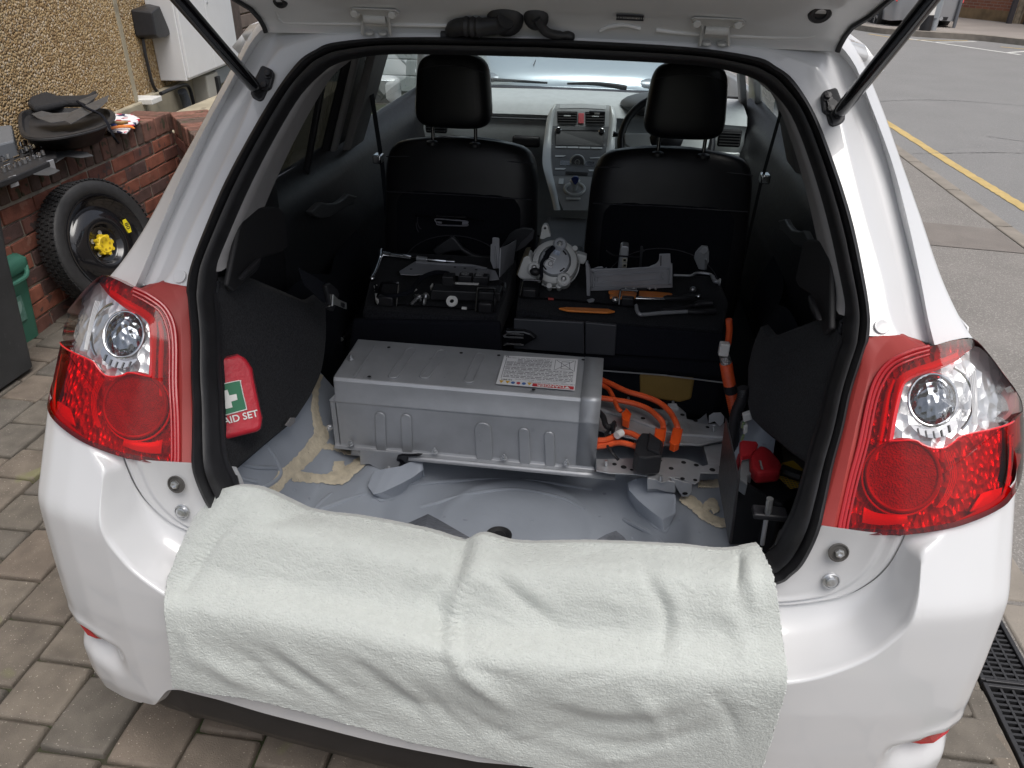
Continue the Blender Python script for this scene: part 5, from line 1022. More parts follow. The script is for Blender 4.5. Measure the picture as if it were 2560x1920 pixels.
# warning label, upside down as the camera sees it
LW = zoom(1000, 820, .27125); q4 = [at(p, Z=.7035) for p in LW((962, 255), (1640, 290), (1610, 577), (885, 515))]
lb = MB().prism(q4, (0, 0, .0006)).build('warning_label', mat('label_white', (.70, .71, .73), .45, var=.02), bat, smooth=False)
def LQ(u, v, h=.0010): return (q4[0]*(1-u)*(1-v)+q4[1]*u*(1-v)+q4[2]*u*v+q4[3]*(1-u)*v)+np.array([0, 0, h])
INK = mat('label_ink', (.12, .12, .14), .6); REDI = mat('label_red', (.50, .03, .04), .5); YELI = mat('label_yellow', (.65, .40, .03), .5); BLUI = mat('label_blue', (.05, .13, .36), .5)
def lrect(b, u0, u1, v0, v1, h=.0010): b.add([LQ(u0, v0, h), LQ(u1, v0, h), LQ(u1, v1, h), LQ(u0, v1, h)], [(0, 1, 2, 3)])
b = MB()
for i in range(15):
    v = .07+i*.0475; u = .06; ue = .66 if v < .42 else .96
    if i in (1, 2) : u = .2
    while u < ue:
        l_ = random.uniform(.02, .09); l_ = min(l_, ue-u)
        lrect(b, u, u+l_, v, v+(.020 if i % 3 else .012)); u += l_+random.uniform(.008, .018)
for v in (.235, .405): lrect(b, .04, .66, v, v+.006)
lrect(b, .04, .046, .1, .8); lrect(b, .70, .706, .06, .42); lrect(b, .965, .971, .06, .42); lrect(b, .70, .971, .06, .066); lrect(b, .70, .971, .414, .42)
b.build('label_text', INK, lb, smooth=False)
b = MB(); 
for a, c in (((.72, .08), (.95, .40)), ((.95, .08), (.72, .40)), ((.79, .12), (.79, .36)), ((.79, .12), (.89, .12)), ((.89, .12), (.91, .36)), ((.79, .36), (.91, .36))): b.tube([LQ(*a), LQ(*c)], .0006, 4)
b.build('bin_symbol', INK, lb)
b = MB(); lrect(b, .46, .985, .89, .985); b.build('danger_bar', REDI, lb, smooth=False)
dx = LQ(0, .5)-LQ(1, .5); dy = LQ(.5, 1)-LQ(.5, 0)
MB().text('DANGER', .0158, basis(LQ(.69, .936, .0014), dx, dy), True).build('danger_print', WHITEPL, lb, smooth=False)
MB().add([LQ(.86, .975, .0014), LQ(.94, .975, .0014), LQ(.90, .90, .0014)][::-1], [(0, 1, 2)]).build('danger_triangle', WHITEPL, lb, smooth=False)
for tx_, u, v in (('High Voltage Inside / Alkaline Electrolyte', .70, .855), ('Haute tension a l\'interieur / Electrolyte alcalin', .55, .80)): MB().text(tx_, .0065, basis(LQ(u, v, .0012), dx, dy)).build('label_print', INK, lb, smooth=False)
MB().text('Ni-MH', .009, basis(LQ(.12, .84, .0012), dx, dy), True).build('label_print', INK, lb, smooth=False); MB().text('D', .010, basis(LQ(.045, .035, .0012), dx, dy), True).build('label_print', INK, lb, smooth=False)
for k, u in enumerate((.06, .14, .21, .28, .35, .42)):
    if k in (0, 1, 5): MB().add([LQ(u-.03, .885, .0013), LQ(u+.03, .885, .0013), LQ(u, .975, .0013)], [(0, 1, 2)]).build('hazard_symbol', YELI, lb, smooth=False)
    else: MB().add([LQ(u+.026*math.cos(a), .93+.040*math.sin(a), .0013) for a in np.linspace(0, 6.28, 15)[:-1]], [tuple(range(14))]).build('hazard_symbol', (BLUI if k in (2, 4) else REDI), lb, smooth=False)
# brackets, frame plates and studs
MB().prism([at(p, Y=.478) for p in Z4((1470, 1195), (2010, 1230), (1900, 1250), (1840, 1330), (1790, 1415), (1735, 1447), (1690, 1432), (1655, 1385), (1560, 1330), (1475, 1340))], (0, .004, 0)).build('mounting_bracket', ALU, bat, smooth=False, bevel=.002)
MB().prism([at(p, Y=.468) for p in Z6((615, 1270), (700, 1262), (770, 1290), (870, 1300), (870, 1340), (780, 1365), (730, 1385), (690, 1380), (640, 1340), (615, 1300))], (0, .004, 0)).build('mounting_bracket', ALU, bat, smooth=False, bevel=.002)
for p, y_ in ((Z4((1733, 1388))[0], .4775), (Z6((718, 1325))[0], .4675)): MB().lathe([(.0105, 0), (.0105, .004), (.008, .005), (.0055, .004), (.005, -.001), (0, -.001)], at(p, Y=y_), (0, -1, .1), 20).build('mounting_hole', BOLTM, bat); MB().lathe([(.0045, .0), (0, .0005)], at(p, Y=y_-.0035), (0, -1, .1), 14).build('bore', DARKHOLE, bat)
MB().prism([at(p, Y=.474) for p in Z4((1805, 1300), (1820, 1250), (1860, 1240), (2050, 1250), (1990, 1265), (1920, 1270), (1905, 1345), (1860, 1350), (1835, 1310))], (0, .012, 0)).build('cable_clip', GLOSSBLK, bat, smooth=False, bevel=.003)
fr_ = MB().prism([at(p, Z=.530) for p in Z6((150, 985), (640, 975), (780, 970), (980, 985), (1080, 1020), (1130, 1050), (1180, 1035), (1330, 1030), (1352, 1060), (1340, 1120), (1110, 1112), (1100, 1190), (1060, 1215), (1000, 1190), (900, 1160), (820, 1150), (790, 1195), (750, 1203), (720, 1190), (650, 1145), (500, 1125), (280, 1118), (150, 1095))], (0, 0, -.003)).build('frame_plate', STEEL, bat, smooth=False, bevel=.0012)
for x_, y_, r_ in ((318, 1033, .0055), (402, 1060, .007), (475, 1085, .004), (622, 1002, .006), (740, 1000, .0045), (955, 1017, .006), (840, 1072, .006), (662, 1102, .005), (945, 1167, .0055), (1072, 1042, .006), (1220, 1085, .007), (1300, 1062, .005), (1062, 1180, .005)): MB().lathe([(r_, 0), (0, .0004)], at(Z6((x_, y_))[0], Z=.5308), (0, 0, 1), 14).build('plate_hole', DARKHOLE, fr_)
for p0, p1, z_ in (((240, 1050), (242, 1000), .531), ((745, 1185), (748, 1140), .531), ((800, 668), (800, 625), .548), ((1235, 728), (1235, 675), .548), ((858, 490), (858, 450), .552), ((445, 440), (446, 415), .552)):
    a = at(Z6(p0)[0], Z=z_); MB().tube([a, at(Z6(p1)[0], Y=a[1])], .0035, 8).build('stud', BOLTM, fr_)
up_ = MB().prism([at(p, Z=.546) for p in Z6((170, 430), (420, 480), (640, 510), (760, 530), (830, 505), (900, 490), (975, 560), (985, 615), (1100, 655), (1190, 660), (1395, 650), (1395, 770), (1330, 800), (1180, 820), (1060, 850), (780, 860), (460, 790), (170, 720))], (0, 0, -.004)).build('frame_plate', STEEL, bat, smooth=False, bevel=.0015)
MB().tube(cr([at(p, Z=.549) for p in Z6((180, 530), (430, 600), (700, 700), (900, 755), (1100, 770), (1330, 790))], 30), .0045, 8).build('pressed_edge', STEEL, up_)
MB().tube(cr([at(p, Z=.546) for p in Z6((780, 855), (1000, 850), (1100, 855), (1200, 828), (1330, 805))], 20), .004, 8).build('pressed_edge', ALU, up_)
MB().tube(cr([at(p, Z=.548) for p in Z6((900, 610), (970, 640), (1010, 690), (1020, 760))], 14), .003, 6).build('pressed_edge', STEEL, up_)
for x_, y_, r_ in ((580, 610, .006), (755, 520, .006), (945, 578, .006), (1065, 633, .006), (1175, 692, .005), (1290, 598, .006), (470, 825, .008)): MB().lathe([(r_, 0), (0, .0004)], at(Z6((x_, y_))[0], Z=.5475), (0, 0, 1), 14).build('plate_hole', DARKHOLE, up_)
MB().prism([at(p, Y=at(Z6((1250, 700))[0], Z=.546)[1]) for p in Z6((1185, 660), (1190, 590), (1230, 565), (1300, 562), (1330, 600), (1325, 650), (1290, 690), (1240, 640))], (0, .004, 0)).build('upright_lug', STEEL, up_, smooth=False, bevel=.001)
MB().prism([at(p, Y=at(Z6((850, 520))[0], Z=.546)[1]) for p in Z6((805, 520), (810, 480), (890, 478), (930, 550), (860, 540))], (0, .004, 0)).build('upright_lug', STEEL, up_, smooth=False, bevel=.001)
ps_ = MB().prism([at(p, Z=.528) for p in Z6((1140, 870), (1330, 840), (1350, 1030), (1180, 1030))], (0, 0, -.003)).build('cross_plate', STEEL, bat, smooth=False, bevel=.001)
cn = MB().prism([at(p, Y=.455) for p in Z6((830, 1160), (1035, 1215), (1030, 1290), (1000, 1335), (940, 1335), (910, 1290), (870, 1220))], (0, .004, 0)).build('mounting_lug', STEEL, bat, smooth=False, bevel=.0015)
MB().prism([at(p, Y=.454) for p in ell(*Z6((968, 1304))[0], 7, 3.5, 14)], (0, -.0006, 0)).build('lug_hole', DARKHOLE, cn, smooth=False)
MB().prism([at(p, Y=.452) for p in Z6((620, 1165), (880, 1200), (880, 1300), (780, 1290), (700, 1265), (620, 1270))], (0, .02, 0)).build('pedestal_block', STEEL, bat, smooth=False, bevel=.002)
# high voltage cables with corrugated sleeves
def corr(P, r, name, m, par, n=None, amp=.12, seg=8):
    L_ = sum(np.linalg.norm(np.array(b_)-np.array(a)) for a, b_ in zip(P, P[1:])); n = n or max(30, int(L_/.0024)); Q = cr(P, n)
    return MB().tube(Q, [r*(1+(amp if i % 2 else 0)) for i in range(n)], seg).build(name, m, par)
def zc(L_, z0, z1): n = len(L_); return [at(p, Z=z0+(z1-z0)*i/(n-1)) for i, p in enumerate(L_)]
corr(zc(Z6((165, 240), (280, 290), (430, 360), (600, 410), (720, 460), (820, 540), (880, 640), (905, 715)), .600, .575), .0068, 'power_cable', ORANGE, bat)
corr(zc(Z6((165, 290), (260, 340), (310, 430), (350, 520), (385, 550)), .590, .575), .0056, 'power_cable', ORANGE, bat)
corr(zc(Z6((165, 420), (320, 440), (480, 470), (620, 520), (710, 590), (760, 650), (768, 715)), .585, .570), .0068, 'power_cable', ORANGE, bat)
corr(zc(Z6((140, 815), (240, 810), (320, 775), (400, 740), (470, 750), (560, 795)), .575, .575), .0068, 'power_cable', ORANGE, bat); corr(zc(Z6((140, 872), (240, 860), (340, 835), (430, 845), (530, 875)), .565, .565), .0066, 'power_cable', ORANGE, bat)
def conn(P, z, h, m, name, par=bat, bev=.002): return MB().prism([at(p, Z=z) for p in P], (0, 0, -h)).build(name, m, par, smooth=False, bevel=bev)
for P in (((700, 700), (790, 712), (775, 820), (690, 790)), ((865, 700), (942, 712), (918, 835), (875, 855), (830, 835)), ((388, 560), (425, 522), (470, 575), (455, 640), (395, 615))):
    o = conn(Z6(*P), .578, .022, ORANGE2, 'cable_connector'); c0 = Z6(*P); 
    MB().tube([at(c0[0], Z=.580), at(c0[-1], Z=.580)], .0018, 5).build('connector_rib', ORANGE2, o); MB().tube([at(c0[1], Z=.580), at(c0[2], Z=.580)], .0018, 5).build('connector_rib', ORANGE2, o)
MB().tube([at(p, Z=.590) for p in Z6((337, 770), (385, 742))], .0095, 10).build('cable_tag', WHITEPL, bat)
bk = conn(Z6((530, 790), (570, 740), (640, 745), (770, 830), (755, 960), (620, 975), (545, 960), (500, 910)), .592, .05, BLKP, 'junction_connector', bat, .004); conn(Z6((640, 735), (760, 820), (735, 930), (620, 880)), .600, .012, BLKP, 'junction_lid', bk, .003)
corr(zc(Z6((165, 545), (215, 600), (235, 670), (270, 692), (320, 670)), .585, .580), .0068, 'signal_cable', BLKP, bat); conn(Z6((295, 640), (315, 622), (338, 640), (318, 715), (290, 700)), .590, .02, BLKP, 'signal_plug'); corr(zc(Z6((290, 705), (235, 760), (245, 850), (290, 920), (315, 950), (352, 992)), .575, .555), .0035, 'signal_cable', BLKP, bat, 24)
# conduit beside the seat
cdt = thing('cable_conduit', 'thick orange corrugated conduit rising beside the folded seat', 'cable', at((1835, 1040), Y=.72))
yc = .72
corr([at(p, Y=yc-.0) for p in Z6((1345, 100), (1360, 200), (1380, 305))], .0145, 'sleeve', ORANGE, cdt, 40, .08, 12); MB().tube([at(p, Y=yc) for p in Z6((1378, 300), (1395, 370))], .0165, 12).build('tape_band', BLKP, cdt)
corr([at(p, Y=yc-.0) for p in Z6((1393, 365), (1415, 470), (1435, 575))], .0145, 'sleeve', ORANGE, cdt, 26, .12, 12); MB().tube([at(p, Y=yc) for p in Z6((1330, 30), (1340, 70), (1346, 102))], [.012, .013, .014], 12).build('braid', mat('tinned_braid', (.5, .5, .5), .4, metal=.8, bump=1, bs=300, kind='voronoi'), cdt)
MB().box(at(ZQ((2065, 1225))[0], Y=yc), (.024, .02, .034)).build('clamp', WHITEPL, cdt, bevel=.003); corr([at(p, Y=yc+.03) for p in ZQ((2110, 950), (2115, 1060), (2100, 1180))], .0075, 'lead', ORANGE, cdt, 30)
lm_ = MB(); lm_.tube(cr([at(p, Y=.60) for p in Z6((1500, 330), (1500, 420), (1440, 560), (1420, 700), (1410, 850), (1400, 950), (1420, 1060))], 60), [.013*(1+.1*(i % 2)) for i in range(60)], 10); o = tag(lm_.build('wiring_loom', BLKP), 'black ribbed wiring loom beside the boot carpet near the conduit', 'wiring loom')
for P in (((1500, 590), (1575, 560), (1590, 625), (1510, 650)), ((1510, 680), (1550, 675), (1548, 745), (1508, 765))): q = thing('wire_plug', 'white multi-pin plug with wires on the loom, ' + ('upper one' if P[0][1] < 600 else 'lower one'), 'connector', at(Z6(P[0])[0], Y=.56)); MB().prism([at(p, Y=.56) for p in Z6(*P)], (0, .015, 0)).build('housing', WHITEPL, q, smooth=False, bevel=.002); MB().tube([at(Z6(P[3])[0], Y=.565), at(Z6((P[3][0]-15, P[3][1]+45))[0], Y=.57)], .0035, 6).build('wires', mat('mixed_wires', (.4, .35, .2), .5, col2=(.1, .3, .15), vs_=300), q)
# mustard duct box below the seat
yb = thing('air_duct_box', 'mustard yellow moulded box under the folded rear seat', 'box', at((1660, 1000), Y=.95))
YB = mat('mustard_foam', (.33, .215, .06), .7, var=.08, vs_=14, bump=.2, bs=120)
MB().prism([at(p, Y=.93) for p in Z6((390, 195), (540, 208), (545, 345), (390, 320))], (0, .1, 0)).build('end_block', YB, yb, smooth=False, bevel=.006); MB().prism([at(p, Y=.915) for p in Z6((545, 205), (1062, 240), (1030, 440), (920, 470), (550, 415))], (0, .1, 0)).build('body', YB, yb, smooth=False, bevel=.008); MB().prism([at(p, Y=.93) for p in Z6((1055, 250), (1200, 265), (1195, 400), (1045, 385))], (0, .1, 0)).build('end_block', YB, yb, smooth=False, bevel=.006); MB().prism([at(p, Y=.95) for p in Z6((210, 180), (390, 195), (385, 320), (250, 300))], (0, .1, 0)).build('end_block', YB, yb, smooth=False, bevel=.006)
MB().prism([at(p, Y=.95) for p in Z6((1195, 290), (1330, 300), (1325, 370), (1195, 350))], (0, .1, 0)).build('end_block', YB, yb, smooth=False, bevel=.006)
# ================================================================ TWELVE VOLT BATTERY
ZV = zoom(1800, 1040, .22914)
cb_ = thing('car_battery', 'black twelve volt battery with red terminal cover in the corner well', 'battery', (.47, .25, .45))
zt = .60
T = [at(p, Z=zt) for p in ZV((225, 700), (310, 640), (620, 610), (870, 640), (850, 860), (700, 960), (530, 905), (330, 740))]
MB().hull8([q+np.array([0, 0, -.19]) for q in T], T).build('case', mat('battery_case', (.010, .010, .012), .4, bump=.1, bs=300), cb_, smooth=False, bevel=.006)
REDP = mat('red_terminal_plastic', (.36, .018, .026), .4, var=.06, vs_=40)
tc_ = MB().prism([at(p, Z=zt+.060) for p in ZV((330, 420), (420, 320), (480, 308), (560, 360), (655, 470), (682, 525), (665, 605), (410, 628), (335, 540))], (0, 0, -.03)).build('terminal_cover', REDP, cb_, smooth=False, bevel=.008)
MB().prism([at(p, Z=zt+.065) for p in ZV((215, 280), (250, 262), (400, 275), (420, 310), (340, 420), (245, 440), (225, 560))], (0, 0, -.012)).build('cover_arm', REDP, tc_, smooth=False, bevel=.004)
MB().prism([at(p, Y=.40) for p in ZV((200, 440), (235, 420), (240, 470), (190, 670), (140, 692), (165, 560))], (0, .012, 0)).build('cover_flap', REDP, tc_, smooth=False, bevel=.004)
MB().prism([at(p, Z=zt+.045) for p in ZV((240, 480), (330, 460), (360, 620), (305, 640), (300, 750), (215, 690), (215, 560))], (0, 0, -.03)).build('terminal_clamp', mat('grey_clamp', (.22, .24, .26), .5, metal=.3), cb_, smooth=False, bevel=.003)
yl_ = MB().prism([at(p, Z=zt+.003) for p in ZV((580, 622), (680, 512), (800, 490), (905, 585), (880, 640), (850, 785), (770, 797))], (0, 0, .001)).build('warning_label', mat('yellow_label', (.62, .40, .03), .5), cb_, smooth=False)
b = MB()
for i in range(9):
    for j in range(6):
        c0 = ZV((640+j*38+i*12-20, 570+i*24+j*6-i*0))[0]; P = [at((c0[0]+dx_, c0[1]+dy_), Z=zt+.0045) for dx_, dy_ in ((0, 0), (6, 2), (6, 4), (0, 2))]
        if i*24+j*10 < 230: b.add(P, [(0, 1, 2, 3)])
b.build('label_print', INK, yl_, smooth=False)
MB().tube([at(p, Z=zt+.02) for p in ZV((670, 580), (760, 620), (880, 660))], .012, 8).build('battery_strap', BLKP, cb_)
MB().tube([at(ZV((540, 930))[0], Y=.14), at(ZV((500, 1150))[0], Y=.14), at(ZV((460, 1400))[0], Y=.14)], .0042, 10).build('hold_down_rod', STEEL, cb_); MB().tube([at(ZV((545, 900))[0], Y=.139), at(ZV((522, 1050))[0], Y=.139)], .0062, 10).build('hold_down_nut', BOLTM, cb_)
MB().box(at(ZV((540, 1060))[0], Y=.15), (.06, .03, .012)).build('hold_down_clamp', BLKP, cb_, bevel=.003)
tp_ = [at(p, Y=.36) for p in ZV((190, 680), (330, 740), (700, 960), (560, 1400), (100, 1400))]; 
MB().prism([at(p, Y=.16) for p in ZV((195, 660), (220, 700), (130, 1400), (95, 1400))], (.0, .2, 0)).build('battery_tray', BLKP, cb_, smooth=False, bevel=.003); MB().prism([at(p, Y=.33) for p in ZV((215, 690), (500, 880), (650, 1100), (520, 1400), (110, 1400))], (0, .01, 0)).build('battery_tray', mat('tray_dark', (.010, .011, .014), .6), cb_, smooth=False)
# ================================================================ FIRST AID BAG
fa = thing('first_aid_bag', 'red first aid bag with white cross leaning on the boot carpet', 'first aid kit', (-.50, .2, .70))
p0 = np.array([-.47, .215, .80]); nrm = np.array([.52, -.62, .48]); nrm /= np.linalg.norm(nrm)
def fp(p, o_=0): return plane(p, p0+nrm*o_, nrm)
Z4 = zoom(513, 800, .27125)
outl = Z4((-120, 390), (150, 345), (300, 308), (345, 315), (390, 365), (440, 440), (490, 680), (538, 900), (530, 1000), (480, 1030), (210, 1097), (-80, 1150))
BAG = mat('red_nylon', (.50, .018, .035), .45, var=.06, vs_=14, bump=.25, bs=60)
F_ = [fp(p) for p in outl]; Bk = [q-nrm*.05 for q in F_]
MB().hull8(Bk, F_).build('pouch', BAG, fa, smooth=True, bevel=.012, seg=4)
MB().tube([fp(p, -.004) for p in cr(Z4((-100, 400), (150, 360), (310, 325), (375, 385), (425, 470), (475, 690), (520, 900), (510, 990)), 40)], .0016, 6).build('zip', BLKP, fa)
g0 = Z4((-105, 650), (305, 560), (322, 575), (380, 810), (365, 828), (-40, 930)); gp = MB().prism([fp(p, .0015) for p in g0], nrm*.001).build('green_patch', mat('green_print', (.015, .16, .075), .5), fa, smooth=False)
MB().tube([fp(p, .002) for p in cr(Z4((-100, 652), (100, 605), (310, 560), (325, 580), (352, 700), (379, 812), (365, 828), (170, 880), (-40, 930)), 50)], .0011, 5).build('patch_border', WHITEPL, gp)
cx = Z4((150, 660), (205, 642), (222, 695), (288, 682), (298, 735), (240, 752), (252, 805), (190, 820), (172, 765), (95, 785), (85, 735), (160, 712)); MB().prism([fp(p, .003) for p in cx], nrm*.0006).build('white_cross', WHITEPL, gp, smooth=False)
a, c = fp(Z4((180, 930))[0]), fp(Z4((395, 878))[0]); yv = fp(Z4((300, 800))[0])-fp(Z4((320, 900))[0]); MB().text('FIRST AID SET', .0185, basis(fp(Z4((205, 928))[0], .0025), c-a, yv), True).build('lettering', WHITEPL, fa, smooth=False)
# ================================================================ TOOLS AND PARTS ON THE FOLDED SEATS
def slab(p, P, Z=None, Y=None, X=None, vec=(0, 0, -.003), m=None, name='part', bevel=.0012, **k):
    return MB().prism([at(q, X=X, Y=Y, Z=Z) for q in P], vec).build(name, m, p, smooth=False, bevel=bevel, **k)
rw = thing('ratchet_wrench', 'chrome ratchet wrench lying at the end of the extension bars', 'wrench', at(ZP((180, 850))[0], Z=.735))
P = zc(ZP((128, 962), (160, 900), (190, 830), (225, 730)), .735, .742); MB().tube(P, [.008, .0045, .006, .005], 10).build('handle', CHROME, rw); MB().tube(zc(ZP((225, 730), (232, 690), (240, 655)), .742, .744), [.007, .011, .010], 12).build('head', CHROME, rw); MB().ball(at(ZP((133, 958))[0], Z=.736), .009, 8).build('end_knob', CHROME, rw)
xb = thing('extension_bar', 'chrome socket extension bars joined in a row on the folded seat', 'tool', at(ZP((600, 720))[0], Z=.742))
MB().tube(zc(ZP((255, 690), (340, 700)), .744, .744), [.0095, .0095], 10).build('socket', CHROME, xb); MB().tube(zc(ZP((340, 702), (480, 718)), .744, .743), .0062, 10).build('bar', CHROME, xb); MB().tube(zc(ZP((480, 718), (570, 730)), .743, .743), [.0095, .008], 10).build('socket', CHROME, xb)
MB().tube(zc(ZP((570, 732), (960, 765)), .743, .741), .0040, 8).build('bar', CHROME, xb); MB().tube(zc(ZP((630, 735), (740, 748)), .743, .742), .0085, 10).build('grip', STEEL, xb); MB().tube(zc(ZP((955, 765), (1050, 772)), .741, .741), .0058, 10).build('socket', CHROME, xb)
# frame hanging on the back of the front seat
fh = thing('visor_frame', 'black frame with pale rim on the drive-side front seat back', 'frame', at(ZP((1000, 300))[0], Y=1.44))
MB().tube([at(p, Y=1.445) for p in ZP((610, 260), (830, 282), (1180, 300), (1370, 320))], .0032, 6).build('rod', GLOSSBLK, fh); MB().tube(cr([at(p, Y=1.44) for p in ZP((838, 300), (1000, 308), (1180, 325), (1186, 345), (1180, 372), (1000, 370), (865, 362), (848, 340))], 40, True), .0022, 6, True).build('pale_rim', mat('pale_lilac_metal', (.55, .55, .62), .3, metal=.5), fh)
slab(fh, ZP((840, 262), (1160, 275), (1180, 300), (835, 292)), Y=1.45, vec=(0, .01, 0), m=BLKP, name='clip'); slab(fh, ZP((1130, 330), (1185, 335), (1182, 368), (1128, 365)), Y=1.443, vec=(0, .003, 0), m=mat('pale_lilac_metal'), name='pad'); slab(fh, ZP((850, 325), (905, 330), (905, 352), (865, 350)), Y=1.443, vec=(0, .003, 0), m=mat('pale_lilac_metal'), name='pad')
for P in (((640, 275), (636, 330), (655, 390), (680, 408)), ((622, 340), (628, 400), (650, 445))): MB().tube(cr([at(p, Y=1.45) for p in ZP(*P)], 14), .0018, 5).build('strap', mat('grey_stitching'), fh)
# large pressed bracket
pb = thing('pressed_bracket', 'grey pressed steel bracket with an upright end on the folded seat', 'bracket', at(ZP((1000, 880))[0], Z=.735))
slab(pb, ZP((433, 875), (610, 765), (760, 775), (1000, 795), (1230, 805), (1270, 820), (1405, 845), (1500, 870), (1540, 960), (1400, 980), (1000, 905), (840, 890), (730, 905), (600, 917), (450, 908)), Z=.738, m=DGREY, name='plate')
MB().tube(cr([at(p, Z=.741) for p in ZP((620, 775), (760, 785), (1000, 800), (1220, 812), (1400, 848))], 20), .004, 6).build('raised_edge', DGREY, pb)
yu = at(ZP((1500, 850))[0], Z=.738)[1]; slab(pb, ZP((1445, 580), (1462, 575), (1465, 510), (1480, 503), (1530, 508), (1540, 520), (1545, 845), (1475, 850), (1440, 760)), Y=yu, vec=(0, .003, 0), m=DGREY, name='upright')
MB().tube(cr([at(p, Y=yu-.002) for p in ZP((1490, 600), (1500, 700), (1505, 830))], 10), .003, 6).build('raised_edge', DGREY, pb)
q0, q1_ = at(ZP((1548, 700))[0], Y=yu), None; 
W_ = [at(ZP((1548, 620))[0], Y=yu), at(ZP((1640, 580))[0], Y=yu+.05), at(ZP((1722, 530))[0], Y=yu+.09), at(ZP((1690, 780))[0], Y=yu+.09), at(ZP((1620, 880))[0], Y=yu+.05), at(ZP((1535, 985))[0], Y=yu-.02)]
MB().prism(W_, (.003, 0, 0)).build('side_wing', DGREY, pb, smooth=False)
for x_, y_ in ((565, 852), (1050, 830), (1160, 842), (1285, 860)): MB().lathe([(.0045, 0), (0, .0004)], at(ZP((x_, y_))[0], Z=.7393), (0, 0, 1), 12).build('bracket_hole', DARKHOLE, pb)
# plastic duct trim
dt_ = thing('duct_trim', 'black plastic duct trim lying behind the pressed bracket', 'trim panel', at(ZP((1000, 650))[0], Z=.74))
TRIM = mat('satin_black_trim', (.045, .047, .052), .45, bump=.25, bs=500, var=.1, vs_=20)
slab(dt_, ZP((800, 640), (1010, 490), (1050, 520), (1130, 620), (1240, 690), (1340, 715), (1440, 718), (1440, 772), (1340, 772), (1240, 745), (1110, 652), (980, 665), (880, 702), (830, 690)), Y=1.36, vec=(0, .02, 0), m=TRIM, name='duct', bevel=.005)
slab(dt_, ZP((1555, 615), (1600, 550), (1650, 470), (1720, 415), (1800, 393), (1900, 405), (1935, 440), (1910, 520), (1830, 600), (1720, 668), (1700, 640), (1720, 530)), Y=1.40, vec=(0, .01, 0), m=TRIM, name='flap', bevel=.004)
MB().prism([at(p, Y=1.395) for p in ZP((1925, 420), (1915, 515), (1830, 600), (1722, 665), (1780, 560))], (0, .004, 0)).build('flap_back', mat('grey_trim_back', (.10, .10, .11), .5), dt_, smooth=False)
# relay box
rb = thing('relay_box', 'black relay box with two labelled relays and white wedge', 'relay box', at(ZP((1150, 1150))[0], Z=.722))
def upbox(p, L_, z0, dep, m, name, bev=.003):
    f_ = at(L_[3], Z=z0); return MB().prism([at(q, Y=f_[1]) for q in L_], (0, dep, 0)).build(name, m, p, smooth=False, bevel=bev)
upbox(rb, ZP((790, 1085), (1550, 1115), (1555, 1215), (780, 1195)), .722, .05, BLKP, 'base'); upbox(rb, ZP((905, 935), (1030, 940), (1030, 1100), (905, 1095)), .735, .035, BLKP, 'relay')
for (x0, y0_, x1) in ((1085, 925, 1235), (1245, 935, 1418)):
    o = upbox(rb, ZP((x0, y0_), (x1, y0_+8), (x1, y0_+110), (x0, y0_+100)), .742, .03, BLKP, 'relay'); ft = at(ZP((x0, y0_+100))[0], Z=.742)
    MB().prism([at(p, Z=at(ZP((x0, y0_))[0], Y=ft[1])[2]+.001) for p in ZP((x0+40, y0_-48), (x0+125, y0_-42), (x0+115, y0_-2), (x0+35, y0_-8))], (0, 0, .001)).build('relay_label', mat('relay_print', (.45, .46, .47), .5, col2=(.08, .08, .09), vs_=180), o, smooth=False)
upbox(rb, ZP((1045, 1008), (1312, 1020), (1270, 1080), (1082, 1072)), .735, .01, WHITEPL, 'white_wedge', .001)
for x_ in (940, 1163, 1418): upbox(rb, ZP((x_-8, 1132+(x_-940)*.04), (x_+8, 1132+(x_-940)*.04), (x_+8, 1156+(x_-940)*.04), (x_-8, 1156+(x_-940)*.04)), .724, .004, mat('grey_tab', (.3, .3, .31), .5), 'tab', .0005)
MB().tube([at(p, Z=.75) for p in ZP((1545, 1000), (1600, 1020), (1600, 1080))], .006, 8).build('side_clip', BLKP, rb); MB().tube([at(p, Z=.735) for p in ZP((1520, 1060), (1525, 1135))], .006, 8).build('spring_bolt', BOLTM, rb)
tl_ = thing('wire_tail', 'black taped wire tail with white connectors beside the relay box', 'wiring', at(ZP((500, 1120))[0], Z=.725))
MB().tube(cr(zc(ZP((165, 1045), (200, 1090), (260, 1135), (340, 1150), (430, 1140), (560, 1100), (600, 1040), (660, 970), (730, 925), (850, 890), (980, 905)), .728, .76), 50), .0072, 8).build('taped_bundle', CLOTH, tl_)
slab(tl_, ZP((515, 1105), (625, 1068), (632, 1075), (560, 1120), (515, 1128)), Z=.737, m=WHITEPL, name='white_tape'); slab(tl_, ZP((165, 1120), (200, 1115), (212, 1170), (190, 1205), (170, 1180)), Z=.73, vec=(0, 0, -.012), m=WHITEPL, name='plug'); slab(tl_, ZP((150, 1035), (190, 1020), (190, 1050), (160, 1060)), Z=.735, vec=(0, 0, -.01), m=WHITEPL, name='plug'); slab(tl_, ZP((775, 1040), (800, 1005), (812, 1015), (785, 1070)), Z=.745, vec=(0, 0, -.008), m=WHITEPL, name='plug')
